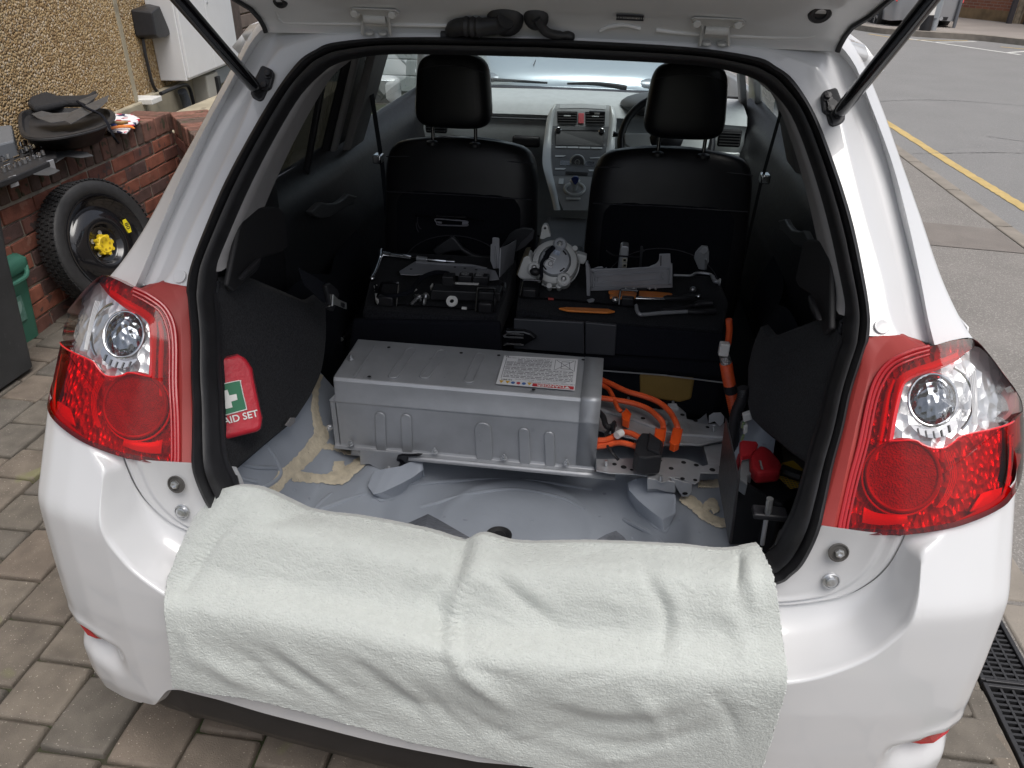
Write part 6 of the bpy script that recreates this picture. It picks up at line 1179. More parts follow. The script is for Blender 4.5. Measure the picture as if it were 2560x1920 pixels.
# loose fixings
def bolt(label, p, a, z):
    b0 = thing('bolt', label, 'bolt', at(p, Z=z), 'loose fixings on the seat'); c = at(p, Z=z+.008); d = Vector(a).normalized()
    MB().lathe([(.013, 0), (.013, .0025), (.008, .003), (.008, .009), (0, .010)], c, d, 12).build('head', BOLTM, b0); MB().tube([Vector(c), Vector(c)-d*.026], .0045, 8).build('shank', BOLTM, b0)
bolt('zinc bolt lying beside the relay box, head tilted right', ZP((635, 1175))[0], (.5, .7, .4), .722); bolt('stubby zinc bolt with a wide washer in front of the relay box', ZP((725, 1160))[0], (.0, .8, .6), .722)
ws = MB().lathe([(.006, .004), (.016, .004), (.0165, .002), (.0165, 0), (.006, 0)], at(ZP((1018, 1210))[0], Z=.726), (0, -.7, .7), 24, cap=False).build('washer', WHITEPL); tag(ws, 'white plastic washer in front of the relay box', 'washer', 'loose fixings on the seat')
# blower fan
bl_ = thing('blower_fan', 'round grey battery blower fan with labelled motor standing on the seat', 'fan', at(ZQ((480, 660))[0], Z=.722))
BCAS = mat('milky_grey_plastic', (.62, .63, .62), .4, var=.05, vs_=30, coat=.1); BMOT = mat('blower_motor_grey', (.42, .44, .47), .45, metal=.2, var=.05, vs_=30)
cf = at(ZQ((505, 425))[0], Y=1.07); axb = Vector((.02, -.80, .60)).normalized(); rr = np.linalg.norm(at(ZQ((715, 425))[0], Y=1.07)-cf)
MB().lathe([(rr*.96, -.05), (rr, -.045), (rr*1.02, -.02), (rr*1.0, -.004), (rr*.96, .006), (rr*.86, .010), (rr*.72, .012), (rr*.70, .004), (rr*.70, -.01)], cf, axb, 48, cap=False).build('casing', BCAS, bl_)
MB().lathe([(rr*1.05, -.026), (rr*1.05, -.018)], cf, axb, 48, cap=False).build('casing_rim', BCAS, bl_, solid=.003)
MB().lathe([(rr*.69, -.01), (rr*.68, .010), (rr*.62, .018), (rr*.40, .021), (0, .021)], cf, axb, 40).build('motor', BMOT, bl_)
xb_ = axb.orthogonal().normalized(); xr = Vector((1, 0, 0)); xr = (xr-axb*xr.dot(axb)).normalized(); yr = axb.cross(xr)
def fb(x, y, h=0): return Vector(cf)+xr*x*rr+yr*y*rr+axb*h
for a in (30, 120, 210, 300): MB().tube([fb(.55*math.cos(math.radians(a+t)), .55*math.sin(math.radians(a+t)), .0205) for t in (0, 8, 16, 24)], .0022, 5).build('motor_slot', DARKHOLE, bl_)
def tilt(x, y, an=-20): a = math.radians(an); return (x*math.cos(a)-y*math.sin(a), x*math.sin(a)+y*math.cos(a))
lbq = [tilt(x, y) for x, y in ((-.19, -.30), (.15, -.30), (.15, .18), (-.19, .18))]; lb2 = MB().prism([fb(x-.14, y-.04, .0215) for x, y in lbq], axb*.0008).build('motor_label', mat('label_white'), bl_, smooth=False)
lbq = [tilt(x, y) for x, y in ((-.14, -.1), (.16, -.1), (.16, .1), (-.14, .1))]; MB().prism([fb(x+.05, y+.34, .0215) for x, y in lbq], axb*.0008).build('motor_label', mat('pale_blue_label', (.55, .62, .75), .5, col2=(.25, .3, .4), vs_=200), bl_, smooth=False)
MB().tube([fb(-.16+.10*math.cos(a), -.19+.10*math.sin(a), .0235) for a in np.linspace(0, 6.28, 21)[:-1]], .0008, 5, True).build('label_ring', INK, lb2); b = MB()
for k in range(6): x, y = tilt(-.10+.09*(k % 3), .10-.09*(k//3)); b.box(fb(x-.14, y-.04, .0228), (.006, .004, .0006))
b.build('label_print', INK, lb2)
for a, r_ in ((78, .78), (205, .95), (300, .92)):
    x, y = math.cos(math.radians(a)), math.sin(math.radians(a)); MB().lathe([(.020, -.02), (.020, .014), (.016, .018), (0, .018)], fb(x*r_, y*r_), axb, 16).build('lug', BCAS if a != 78 else BMOT, bl_); MB().lathe([(.0085, 0), (.008, .004), (.004, .006), (0, .006)], fb(x*r_, y*r_, .018), axb, 6).build('screw', BOLTM, bl_, smooth=False)
for a in (40, 285, 262): x, y = math.cos(math.radians(a)), math.sin(math.radians(a)); MB().tube([fb(x, y, -.03), fb(x*1.08, y*1.08, -.03), fb(x*1.08, y*1.08, .0)], .008, 10).build('lug', BCAS, bl_)
MB().prism([at(p, Y=1.10) for p in ZQ((365, 215), (385, 100), (400, 82), (430, 80), (445, 100), (470, 190), (430, 200), (400, 215))], (0, .02, 0)).build('mounting_foot', BCAS, bl_, smooth=False, bevel=.003); MB().prism([at(p, Y=1.099) for p in ell(*ZQ((415, 112))[0], 3, 3, 12)], (0, -.0005, 0)).build('foot_hole', DARKHOLE, bl_, smooth=False)
MB().prism([at(p, Y=1.05) for p in ZQ((155, 545), (215, 375), (270, 368), (290, 420), (330, 560), (340, 620), (180, 580))], (0, .06, 0)).build('outlet', BCAS, bl_, smooth=False, bevel=.006); MB().prism([at(p, Y=1.052) for p in ZQ((148, 545), (210, 370), (240, 358), (265, 365), (215, 385), (165, 555))], (0, .07, 0)).build('outlet_seal', mat('ochre_foam', (.13, .11, .07), .9), bl_, smooth=False, bevel=.003)
MB().prism([at(p, Y=1.10) for p in ZQ((705, 345), (800, 372), (795, 420), (770, 450), (715, 440))], (0, .03, 0)).build('outlet', BCAS, bl_, smooth=False, bevel=.004)
MB().tube(cr([fb(-.10, .55, .024), fb(-.28, .30, .03), fb(-.36, .08, .032), fb(-.52, -.15, .03), fb(-.55, -.45, .025), fb(-.50, -.75, .03), fb(-.52, -.9, .02)], 30), [.0075]*12+[.005]*18, 8).build('motor_lead', CLOTH, bl_); MB().ball(fb(-.80, -.58, .02), (.016, .012, .012), 8).build('grommet', RUBBER, bl_)
# upright grey bracket
gb = thing('steel_bracket', 'grey pressed steel panel bracket standing beside the blower fan', 'bracket', at(ZQ((1200, 690))[0], Z=.728))
yg = at(ZQ((1200, 690))[0], Z=.728)[1]
slab(gb, ZQ((825, 490), (900, 492), (980, 486), (1200, 482), (1370, 470), (1440, 440), (1465, 410), (1468, 352), (1570, 347), (1575, 435), (1590, 440), (1590, 660), (1200, 680), (825, 692)), Y=yg, vec=(0, .004, 0), m=DGREY, name='panel')
for P, r_ in ((((870, 530), (900, 515), (1500, 485), (1545, 490), (1552, 520), (1545, 615), (1520, 630), (900, 655), (865, 640)), .0032), (((895, 570), (920, 555), (1460, 525), (1482, 540), (1480, 575), (1455, 590), (920, 615), (893, 600)), .003)): MB().tube(cr([at(p, Y=yg-.001) for p in ZQ(*P)], 60, True), r_, 6, True).build('pressed_bead', DGREY, gb)
slab(gb, ZQ((788, 440), (808, 430), (830, 490), (830, 790), (800, 788), (795, 600)), Y=yg-.02, vec=(0, .02, 0), m=DGREY, name='leg'); slab(gb, ZQ((800, 770), (850, 755), (872, 765), (865, 785), (820, 795)), Z=.722, m=DGREY, name='foot'); slab(gb, ZQ((1480, 365), (1488, 365), (1486, 460), (1478, 460)), Y=yg-.0015, vec=(0, .001, 0), m=DARKHOLE, name='slot', bevel=0)
slab(gb, ZQ((840, 490), (900, 470), (940, 465), (960, 488), (985, 470), (980, 492)), Y=yg+.012, vec=(0, .003, 0), m=DGREY, name='tab'); slab(gb, ZQ((1260, 665), (1355, 662), (1352, 690), (1262, 692)), Y=yg-.004, vec=(0, .003, 0), m=BLKP, name='pad')
for x_ in (1160, 1235, 1380, 1435): MB().ball(at(ZQ((x_, 668))[0], Y=yg-.003), .004, 6).build('weld_stud', BOLTM, gb)
# control unit and small brackets at the back
cu = thing('control_unit', 'small metal control unit with two white sockets behind the steel bracket', 'control unit', at(ZQ((1130, 480))[0], Z=.735))
yc_ = yg+.10; slab(cu, ZQ((1085, 490), (1110, 290), (1130, 275), (1185, 282), (1190, 310), (1165, 490)), Y=yc_, vec=(0, .04, 0), m=STEEL, name='case', bevel=.003)
for y_ in (390, 440): slab(cu, ZQ((1130, y_), (1172, y_), (1168, y_+38), (1126, y_+38)), Y=yc_-.004, vec=(0, .004, 0), m=mat('cream_socket', (.55, .52, .42), .5), name='socket'); slab(cu, ZQ((1138, y_+8), (1163, y_+8), (1160, y_+28), (1136, y_+28)), Y=yc_-.005, vec=(0, .001, 0), m=DARKHOLE, name='socket_hole', bevel=0)
MB().tube(cr([at(p, Y=yc_) for p in ZQ((980, 318), (1020, 350), (1080, 365), (1200, 375), (1290, 378))], 20), .0025, 5).build('lead', BLKP, cu)
ub = thing('upright_strap', 'narrow dark upright strap behind the steel bracket', 'bracket', at(ZQ((1295, 470))[0], Z=.735)); slab(ub, ZQ((1280, 470), (1295, 280), (1318, 280), (1320, 310), (1335, 325), (1315, 335), (1305, 470)), Y=yc_+.03, vec=(0, .004, 0), m=mat('dark_steel', (.06, .062, .068), .45, metal=.5), name='strap')
sk = thing('hinge_bracket', 'small grey hinge bracket with curved foot near the boot side', 'bracket', at(ZQ((1870, 500))[0], Z=.74)); ysk = at(ZQ((1860, 520))[0], Z=.735)[1]
slab(sk, ZQ((1788, 390), (1800, 340), (1830, 300), (1860, 275), (1915, 280), (1928, 330), (1925, 420), (1890, 500), (1830, 490)), Y=ysk, vec=(0, .006, 0), m=STEEL, name='plate'); slab(sk, ZQ((1830, 330), (1870, 280), (1915, 285), (1920, 330), (1880, 365)), Y=ysk-.008, vec=(0, .008, 0), m=mat('pale_plastic', (.42, .43, .45), .5), name='pad', bevel=.003)
MB().tube(cr([at(p, Z=.742) for p in ZQ((1600, 545), (1700, 548), (1760, 548), (1815, 525), (1930, 535), (1960, 560), (1980, 600), (2030, 608))], 30), [.004]*20+[.006]*8+[.011, .011], 8).build('foot_arm', STEEL, sk); MB().tube([at(p, Y=ysk-.004) for p in ZQ((1900, 400), (1898, 490))], .003, 6).build('pin', BOLTM, sk)
# pry tools and wrench
PRY = mat('orange_pry_plastic', (.75, .23, .04), .42, var=.06, vs_=40, bump=.1, bs=300)
o = slab(None, ZQ((1000, 685), (1050, 680), (1250, 684), (1440, 694), (1560, 705), (1590, 712), (1585, 735), (1440, 742), (1120, 748), (1015, 745), (1010, 725), (1045, 712), (1005, 702)), Z=.735, vec=(0, 0, -.008), m=PRY, name='pry_tool', bevel=.0025); tag(o, 'wide orange plastic pry tool with notched end below the steel bracket', 'pry tool', 'orange pry tools')
o = slab(None, ZQ((540, 845), (610, 837), (800, 843), (1000, 853), (1062, 875), (990, 885), (800, 877), (620, 867)), Z=.722, vec=(0, 0, -.006), m=PRY, name='pry_tool', bevel=.002); tag(o, 'slim orange pry stick pointed at both ends near the seat edge', 'pry tool', 'orange pry tools')
sd_ = thing('screwdriver', 'chrome shafted driver with black handle lying on the seat', 'screwdriver', at(ZQ((1500, 760))[0], Z=.73)); MB().tube(zc(ZQ((1250, 760), (1330, 763), (1520, 768)), .737, .737), [.0075, .0055, .0045], 10).build('shaft', CHROME, sd_)
MB().tube(zc(ZQ((1510, 762), (1540, 758), (1680, 757), (1740, 752), (1790, 748)), .738, .738), [.0065, .0095, .0085, .0115, .008], 10).build('handle', BLKP, sd_); MB().tube(zc(ZQ((1780, 748), (1830, 742)), .738, .738), .004, 8).build('pin', CHROME, sd_); MB().ball(at(ZQ((1830, 742))[0], Z=.738), .007, 8).build('ball_end', CHROME, sd_)
for p_, nm in ((ZQ((1060, 778))[0], 'zinc nut lying beside the wire loop on the wider seat'), (ZQ((1775, 685))[0], 'small chrome ball stud beyond the screwdriver handle')): o = MB().lathe([(.004, 0), (.010, 0), (.010, .006), (.006, .010), (.004, .010)], at(p_, Z=.728), (.1, -.2, 1), 10, cap=False).build('nut', BOLTM); tag(o, nm, 'nut', 'loose fixings on the seat')
sw = thing('wheel_brace', 'black and steel cranked wheel brace lying along the seat edge', 'wrench', at(ZQ((1500, 890))[0], Z=.72)); MB().tube(cr(zc(ZQ((1255, 825), (1262, 870), (1285, 902), (1330, 908), (1500, 893), (1740, 880)), .735, .722), 40), .0052, 8).build('shaft', STEEL, sw); MB().tube(cr(zc(ZQ((1730, 880), (1850, 885), (1985, 880)), .724, .724), 12), .0085, 10).build('grip', BLKP, sw); MB().tube(cr(zc(ZQ((1500, 870), (1650, 855), (1780, 825), (1850, 808), (1960, 802)), .722, .735), 20), [.005]*11+[.009]*9, 10).build('grip', BLKP, sw)
# ================================================================ BLANKET over the sill
CT = [([(505, 1262), (560, 1220), (640, 1217), (770, 1274), (900, 1293), (1050, 1322), (1155, 1350), (1210, 1336), (1300, 1356), (1500, 1355), (1700, 1366), (1815, 1376), (1900, 1362)], [.035]*13),
      ([(468, 1370), (540, 1340), (640, 1330), (770, 1355), (900, 1375), (1040, 1405), (1140, 1440), (1200, 1430), (1300, 1440), (1500, 1445), (1700, 1455), (1830, 1455), (1934, 1450)], [-.03]*13),
      ([(428, 1455), (520, 1440), (630, 1445), (770, 1470), (900, 1490), (1030, 1520), (1130, 1550), (1200, 1550), (1300, 1560), (1500, 1575), (1700, 1580), (1840, 1580), (1953, 1575)], [-.075]*13),
      ([(416, 1515), (510, 1530), (620, 1548), (760, 1575), (900, 1600), (1030, 1628), (1140, 1655), (1210, 1662), (1310, 1672), (1500, 1688), (1700, 1698), (1850, 1698), (1966, 1690)], [-.122, -.126, -.13, -.133, -.135, -.137, -.138, -.138, -.138, -.137, -.134, -.13, -.128]),
      ([(428, 1610), (520, 1640), (630, 1665), (770, 1700), (900, 1730), (1030, 1760), (1140, 1785), (1210, 1797), (1310, 1812), (1500, 1828), (1700, 1830), (1840, 1815), (1947, 1775)], [-.138]*13),
      ([(436, 1712), (540, 1728), (660, 1748), (790, 1782), (910, 1815), (1030, 1848), (1130, 1868), (1210, 1885), (1320, 1908), (1500, 1945), (1690, 1955), (1810, 1945), (1900, 1925)], [-.140]*13)]
NU, NV = 330, 250
CT[0] = ([(p[0], p[1]+8) for p in CT[0][0]], CT[0][1])
px_rows = [cr([(*p, y) for p, y in zip(P, Y)], NU) for P, Y in CT]
G2 = np.array([cr([px_rows[k][i] for k in range(6)], NV) for i in range(NU)])            # NU x NV x (px,py,Y)
Wp = np.zeros((NU, NV, 3))
dirs = _f[None, None]+_r[None, None]*((G2[..., 0:1]-1280)/FPX)-_u[None, None]*((G2[..., 1:2]-960)/FPX)
Wp = CAM+dirs*((G2[..., 2:3]-CAM[1])/dirs[..., 1:2])
disp = np.zeros((NU, NV)); PXg, PYg = G2[..., 0], G2[..., 1]
def wr(P, amp, w_):
    global disp
    P = np.array(cr(P, 30)); d2 = np.full(PXg.shape, 1e9); tt = np.zeros(PXg.shape)
    for i, q in enumerate(P):
        dd = (PXg-q[0])**2+(PYg-q[1])**2; mk = dd < d2; d2[mk] = dd[mk]; tt[mk] = i/29
    disp += amp*np.exp(-d2/(w_*w_))*np.clip(np.sin(np.pi*np.clip(tt, .06, .94)), .2, 1)
for P, a, w_ in (([(1205, 1340), (1190, 1420), (1152, 1490), (1130, 1560), (1135, 1640), (1190, 1700), (1250, 1740)], .010, 22), ([(1165, 1372), (1125, 1440), (1095, 1480), (1100, 1560), (1110, 1650)], -.009, 26), ([(1090, 1350), (1060, 1420), (1020, 1470)], .004, 24),
    ([(1205, 1420), (1270, 1470), (1350, 1533), (1425, 1580)], -.006, 22), ([(1230, 1400), (1310, 1455), (1400, 1520)], .004, 22), ([(1600, 1420), (1622, 1455), (1663, 1525), (1660, 1602), (1645, 1682)], -.007, 20), ([(1640, 1420), (1690, 1520), (1690, 1640)], .004, 26), ([(1850, 1390), (1847, 1430), (1840, 1480)], -.008, 12), ([(1870, 1380), (1880, 1450), (1890, 1540)], .006, 22),
    ([(1790, 1470), (1850, 1580), (1870, 1680)], .004, 26), ([(1160, 1665), (1200, 1700), (1245, 1738), (1300, 1770)], .006, 18), ([(1357, 1755), (1420, 1780), (1502, 1797), (1623, 1797), (1744, 1763)], -.006, 22), ([(1350, 1725), (1500, 1765), (1640, 1760), (1760, 1725)], .004, 22), ([(1340, 1820), (1480, 1850), (1620, 1850), (1800, 1810)], -.005, 20), ([(1250, 1800), (1400, 1850), (1560, 1890)], .005, 24), ([(1560, 1700), (1600, 1740), (1640, 1790), (1660, 1860)], .004, 22), ([(1760, 1720), (1820, 1780), (1850, 1860)], -.004, 20),
    ([(500, 1620), (545, 1650), (590, 1680), (640, 1700)], .006, 18), ([(560, 1600), (640, 1650), (700, 1700)], -.004, 16), ([(653, 1610), (762, 1685), (852, 1745)], -.006, 16), ([(690, 1600), (800, 1680), (900, 1745)], .005, 18), ([(870, 1640), (950, 1695), (1015, 1745), (1080, 1800)], -.006, 18), ([(905, 1640), (1000, 1700), (1070, 1750)], .005, 18), ([(1000, 1660), (1080, 1710), (1150, 1780)], .004, 22), ([(1050, 1700), (1130, 1790), (1220, 1850)], -.005, 20), ([(450, 1560), (480, 1600), (500, 1680)], .004, 16),
    ([(640, 1300), (560, 1330), (500, 1420), (455, 1500)], -.007, 14), ([(585, 1240), (525, 1310), (465, 1400), (430, 1480)], .010, 26), ([(620, 1310), (700, 1300), (780, 1285)], -.004, 16), ([(640, 1340), (760, 1330), (840, 1310)], .003, 18), ([(700, 1440), (820, 1410), (900, 1360)], .003, 30), ([(1400, 1400), (1500, 1390), (1600, 1400)], -.003, 24), ([(1020, 1380), (1070, 1400), (1110, 1390)], -.003, 18), ([(1450, 1460), (1540, 1500), (1580, 1560)], .003, 30), ([(720, 1520), (860, 1540), (1000, 1590)], .002, 40)):
    wr(P, a, w_)
rng = np.random.RandomState(3)
for k in range(46):
    y_ = rng.uniform(1400, 1900); low = y_ > 1640; x_ = rng.uniform(450, 1920); a = rng.uniform(.15, .7) if x_ < 1200 else rng.uniform(-.5, .5); l_ = rng.uniform(60, 170)
    wr([(x_-l_*math.cos(a), y_-l_*math.sin(a)), (x_, y_+rng.uniform(-14, 14)), (x_+l_*math.cos(a), y_+l_*math.sin(a))], rng.choice([-1, 1])*rng.uniform(.0012, .003)*(1.3 if low else .6), rng.uniform(12, 30))
disp *= 1.0
for k in range(110):
    x_, y_ = rng.uniform(440, 1930), rng.uniform(1300, 1900); a = rng.uniform(-.3, .9) if x_ < 1200 else rng.uniform(-.9, .5); l_ = rng.uniform(25, 70)
    wr([(x_-l_*math.cos(a), y_-l_*math.sin(a)), (x_, y_+rng.uniform(-8, 8)), (x_+l_*math.cos(a), y_+l_*math.sin(a))], rng.choice([-1, 1])*rng.uniform(.0005, .0013), rng.uniform(6, 11))
disp += rng.normal(0, .00030, disp.shape)
du = np.gradient(Wp, axis=0); dv = np.gradient(Wp, axis=1); nr_ = np.cross(du, dv); nr_ /= np.linalg.norm(nr_, axis=2, keepdims=True)
if nr_[NU//2, NV//2]@(CAM-Wp[NU//2, NV//2]) < 0: nr_ = -nr_
Wp = Wp+nr_*(disp[..., None]+.004)
edge = rng.normal(0, .0007, (NU, 3)); Wp[:, -1] += edge; Wp[0] += rng.normal(0, .0005, (NV, 3)); Wp[-1] += rng.normal(0, .0005, (NV, 3))
FLEECE = mat('white_fleece', (.50, .526, .503), .95, var=.035, vs_=90, bump=.9, bs=300, bd=5, sheen=.35, spec=.1, flecks=(170, .69, (.42, .44, .43)), speck2=(230, .82, (.25, .26, .26)))
tuck = [[Wp[i, 0]+np.array([0, .05*t, -.004-.05*t*t]) for t in (1.2, .8, .4, .12)] for i in range(NU)]
b = MB().grid([tuck[i]+list(Wp[i]) for i in range(NU)]); o = b.build('fleece_blanket', FLEECE, None, auto=0, solid=.003)
tag(o, 'white fleece blanket draped over the boot sill and bumper', 'blanket')
THR = mat('hem_thread', (.50, .52, .50), .9)
for edge_, off_ in ((Wp[4], nr_[4]), (Wp[-5], nr_[-5])):
    Q = [edge_[j]+off_[j]*.0012 for j in range(6, NV-4, 2)]; MB().tube(Q, .0009, 5).build('hem_stitch', THR, o)
Q = [Wp[i, -6]+nr_[i, -6]*.0012 for i in range(4, NU-4, 2)]; MB().tube(Q, .0009, 5).build('hem_stitch', THR, o)
# ================================================================ THINGS BY THE GARDEN WALL
sw_ = thing('spare_wheel', 'black space-saver spare wheel with yellow hub bolt leaning on the brick wall', 'wheel', (-2.25, 2.22, 0))
wc = Vector((-2.275, 2.235, .298)); wa = Vector((math.cos(math.radians(14)), -.12, math.sin(math.radians(14)))).normalized(); Rr = .305
RB = mat('spare_tyre_rubber', (.020, .020, .021), .62, var=.2, vs_=40, bump=.25, bs=150)
ty = MB().lathe([(Rr*.74, -.050), (Rr*.82, -.060), (Rr*.93, -.056), (Rr*.98, -.048), (Rr, -.03), (Rr, .03), (Rr*.98, .046), (Rr*.95, .052), (Rr*.90, .056), (Rr*.84, .055), (Rr*.785, .050), (Rr*.765, .044)], wc, wa, 64, cap=False).build('tyre', RB, sw_)
wx = wa.orthogonal().normalized(); wy = wa.cross(wx)
tb = MB(); n = 74
for k in range(n):
    a = 2*math.pi*k/n; d = wx*math.cos(a)+wy*math.sin(a); e = wa.cross(d)
    for h, off in ((-.040, 0), (-.014, .5), (.014, 0), (.040, .5)):
        a2 = a+off*2*math.pi/n; d2 = wx*math.cos(a2)+wy*math.sin(a2); e2 = wa.cross(d2); M = Matrix((e2, wa, d2)).transposed()
        tb.box(wc+d2*Rr*1.003+wa*h, (.0175, .019, .006), M)
tr_ = tb.build('tread_blocks', RB, ty, smooth=False); tr_['kind'] = 'stuff'
RIMB = mat('gloss_black_rim', (.010, .010, .012), .14, coat=.6)
rim = MB().lathe([(Rr*.775, .046), (Rr*.77, .052), (Rr*.745, .050), (Rr*.725, .038), (Rr*.64, .012), (Rr*.60, .006), (Rr*.575, .012), (Rr*.55, .022), (Rr*.40, .034), (Rr*.335, .034), (Rr*.31, .028), (Rr*.285, .006), (Rr*.26, 0), (Rr*.10, 0), (Rr*.09, -.006), (0, -.006)], wc, wa, 56, cap=False).build('rim', RIMB, sw_)
for k in range(5):
    a = 2*math.pi*k/5+.5; q = wc+(wx*math.cos(a)+wy*math.sin(a))*Rr*.185; MB().lathe([(.0105, .0012), (.012, .0025), (.0075, .001), (0, .0005)], q, wa, 12).build('stud_hole', STEEL, rim)
YC = mat('yellow_hub_plastic', (.70, .50, .02), .45); qc = wc+wa*.002+Vector((0, -.004, -.002))
hub = MB().lathe([(.042, 0), (.046, .010), (.046, .020), (.038, .026), (.016, .020), (0, .018)], qc, wa, 18).build('hub_bolt', YC, rim)
for k in range(8): a = 2*math.pi*k/8; q = qc+(wx*math.cos(a)+wy*math.sin(a))*.043; MB().tube([q, q+wa*.024], .010, 8).build('hub_lobe', YC, hub)
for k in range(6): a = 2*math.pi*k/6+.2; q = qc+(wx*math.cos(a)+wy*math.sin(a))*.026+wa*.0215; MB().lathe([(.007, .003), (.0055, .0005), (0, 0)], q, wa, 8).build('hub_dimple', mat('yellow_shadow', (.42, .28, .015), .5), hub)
b = MB(); A0 = .0
# speed sticker: fixed to the rim on the side towards the road end
ay = Vector((0, 1, 0)); ay = (ay-wa*ay.dot(wa)).normalized(); az = wa.cross(ay); az = az if az.z > 0 else -az; cst = wc+ay*Rr*.565+az*Rr*.10+wa*.019
def stk(u, v, h=0): return cst+ay*u+az*v+wa*h
stp = [(.018*math.cos(t), .034*math.sin(t) if abs(math.sin(t)) < .8 else math.copysign(.034, math.sin(t))) for t in np.linspace(0, 2*math.pi, 21)[:-1]]
st2 = MB().prism([stk(u, v, .004) for u, v in stp], wa*.0015).build('speed_sticker', mat('yellow_sticker', (.72, .60, .02), .4), rim, smooth=False); MB().text('80', .034, Matrix.LocRotScale(None, None, None) @ basis(stk(0, 0, .0062), -az, ay), True).build('sticker_print', DARKHOLE, st2, smooth=False)
# green caddy
gc = thing('food_caddy', 'small green kerbside caddy bin between the dark bin and the brick wall', 'bin', (-2.47, 1.72, 0))
GRN = mat('green_bin_plastic', (.055, .19, .135), .5, var=.06, vs_=12, bump=.25, bs=300)
def rring(cx, cy_, z, hx, hy, r=.03, n=5):
    P = []
    for sx_, sy_, a0 in ((1, 1, 0), (-1, 1, 90), (-1, -1, 180), (1, -1, 270)):
        for k in range(n): a = math.radians(a0+90*k/(n-1)); P.append((cx+sx_*(hx-r)+r*math.cos(a), cy_+sy_*(hy-r)+r*math.sin(a), z))
    return P
def loftrings(L_): b = MB().grid(L_, False, True); n = len(L_[0]); b.f.append(tuple(range(n))[::-1]); m0 = len(b.v)-n; b.f.append(tuple(range(m0, m0+n))); b.m += [0, 0]; return b
gcx, gcy = -2.50, 1.735
loftrings([rring(gcx, gcy, 0, .10, .10), rring(gcx, gcy, .20, .112, .112), rring(gcx, gcy, .345, .12, .12)]).build('body', GRN, gc, auto=40)
loftrings([rring(gcx, gcy, .315, .128, .128), rring(gcx, gcy, .335, .134, .134), rring(gcx, gcy, .365, .134, .134), rring(gcx, gcy, .385, .120, .120, .04), rring(gcx-.01, gcy, .400, .085, .085, .04)]).build('lid', GRN, gc, auto=40)
MB().tube(cr([(gcx+.125, gcy-.11, .33), (gcx+.150, gcy-.06, .30), (gcx+.150, gcy+.06, .30), (gcx+.125, gcy+.11, .33)], 16), .010, 8).build('handle', GRN, gc)
pst = MB().box((gcx+.1165, gcy, .165), (.002, .07, .115), rot(y=3)).build('council_sticker', mat('faded_sticker', (.16, .33, .28), .5, col2=(.10, .24, .19), vs_=70), gc, smooth=False)
MB().prism([(gcx+.1185, gcy+y, .18+z) for y, z in ((-.022, .03), (.022, .03), (.024, -.005), (.012, -.025), (0, -.035), (-.012, -.025), (-.024, -.005))], (.0008, 0, 0)).build('shield_emblem', mat('emblem_pale', (.28, .45, .40), .5), pst, smooth=False)
# dark wheelie bin
db = thing('wheelie_bin', 'dark grey wheelie bin standing at the edge of the drive', 'bin', (-2.45, 1.25, 0))
BIN = mat('charcoal_bin_plastic', (.045, .048, .052), .55, var=.15, vs_=8, bump=.3, bs=220, flecks=(40, .7, (.07, .074, .078)))
loftrings([rring(-2.45, 1.245, .02, .255, .28), rring(-2.46, 1.25, .5, .29, .31), rring(-2.46, 1.26, .95, .335, .345)]).build('body', BIN, db, auto=40); loftrings([rring(-2.48, 1.23, .955, .33, .34), rring(-2.48, 1.23, 1.0, .33, .34), rring(-2.48, 1.23, 1.05, .27, .28)]).build('lid', BIN, db, auto=40)
# tool tray on the wall with folded rubber sheet
WT = .695
Z1 = zoom(0, 0, .31646)
def wt(p, z): return at(p, Z=z)
tt_ = thing('tool_tray', 'black plastic spare-wheel tool tray on top of the brick garden wall', 'tray', wt(Z1((560, 1150))[0], WT))
TR = mat('matte_black_tray', (.022, .022, .024), .55, var=.2, vs_=20, bump=.3, bs=260)
bot = cr([wt(p, WT+.005) for p in Z1((290, 1120), (310, 1180), (420, 1185), (600, 1175), (770, 1130), (800, 1080), (600, 1060), (380, 1060))], 40, True)
top_ = cr([wt(p, WT+.115) for p in Z1((150, 960), (180, 1060), (300, 1090), (520, 1070), (800, 1000), (900, 920), (850, 860), (600, 850), (300, 860), (170, 880))], 40, True)
cb0 = sum(bot)/40; ct0 = sum(top_)/40
L_ = [bot, [b_+(t-b_)*.45 for b_, t in zip(bot, top_)], [b_+(t-b_)*.62 for b_, t in zip(bot, top_)], top_, [ct0+(t-ct0)*.93+np.array([0, 0, .003]) for t in top_], [ct0+(t-ct0)*.9+np.array([0, 0, -.02]) for t in top_], [ct0+(t-ct0)*.80+np.array([0, 0, -.03]) for t in top_]]
b = MB().grid(L_, False, True); m0 = len(b.v)-40; b.f.append(tuple(range(m0, m0+40))); b.m.append(0); b.build('tub', TR, tt_, auto=40)
MB().tube([t+np.array([0, 0, -.008]) for t in top_], .006, 6, True).build('rim', TR, tt_)
MB().prism([wt(p, WT+.118) for p in Z1((230, 860), (260, 790), (310, 760), (380, 770), (480, 805), (600, 805), (690, 800), (770, 750), (740, 830), (680, 850), (530, 850), (400, 880), (280, 900))], (0, 0, .035)).build('tool_roll', mat('black_felt', (.014, .014, .016), .9, var=.2, vs_=60, bump=.6, bs=200), tt_, smooth=True, bevel=.014, seg=3)
rs = thing('rubber_sheet', 'folded grey-black rubber sheet on the tool tray with pointed flaps', 'sheet', wt(Z1((560, 930))[0], WT+.12))
SH = mat('grey_rubber_sheet', (.07, .072, .076), .4, var=.15, vs_=14, bump=.15, bs=60)
P1 = [wt(p, z) for p, z in zip(Z1((250, 905), (330, 880), (420, 900), (560, 890), (650, 850), (760, 800), (860, 755), (850, 800), (800, 850), (690, 910), (560, 985), (510, 960), (400, 975), (300, 940)), (.84, .85, .84, .835, .85, .86, .87, .86, .85, .84, .825, .83, .825, .83))]
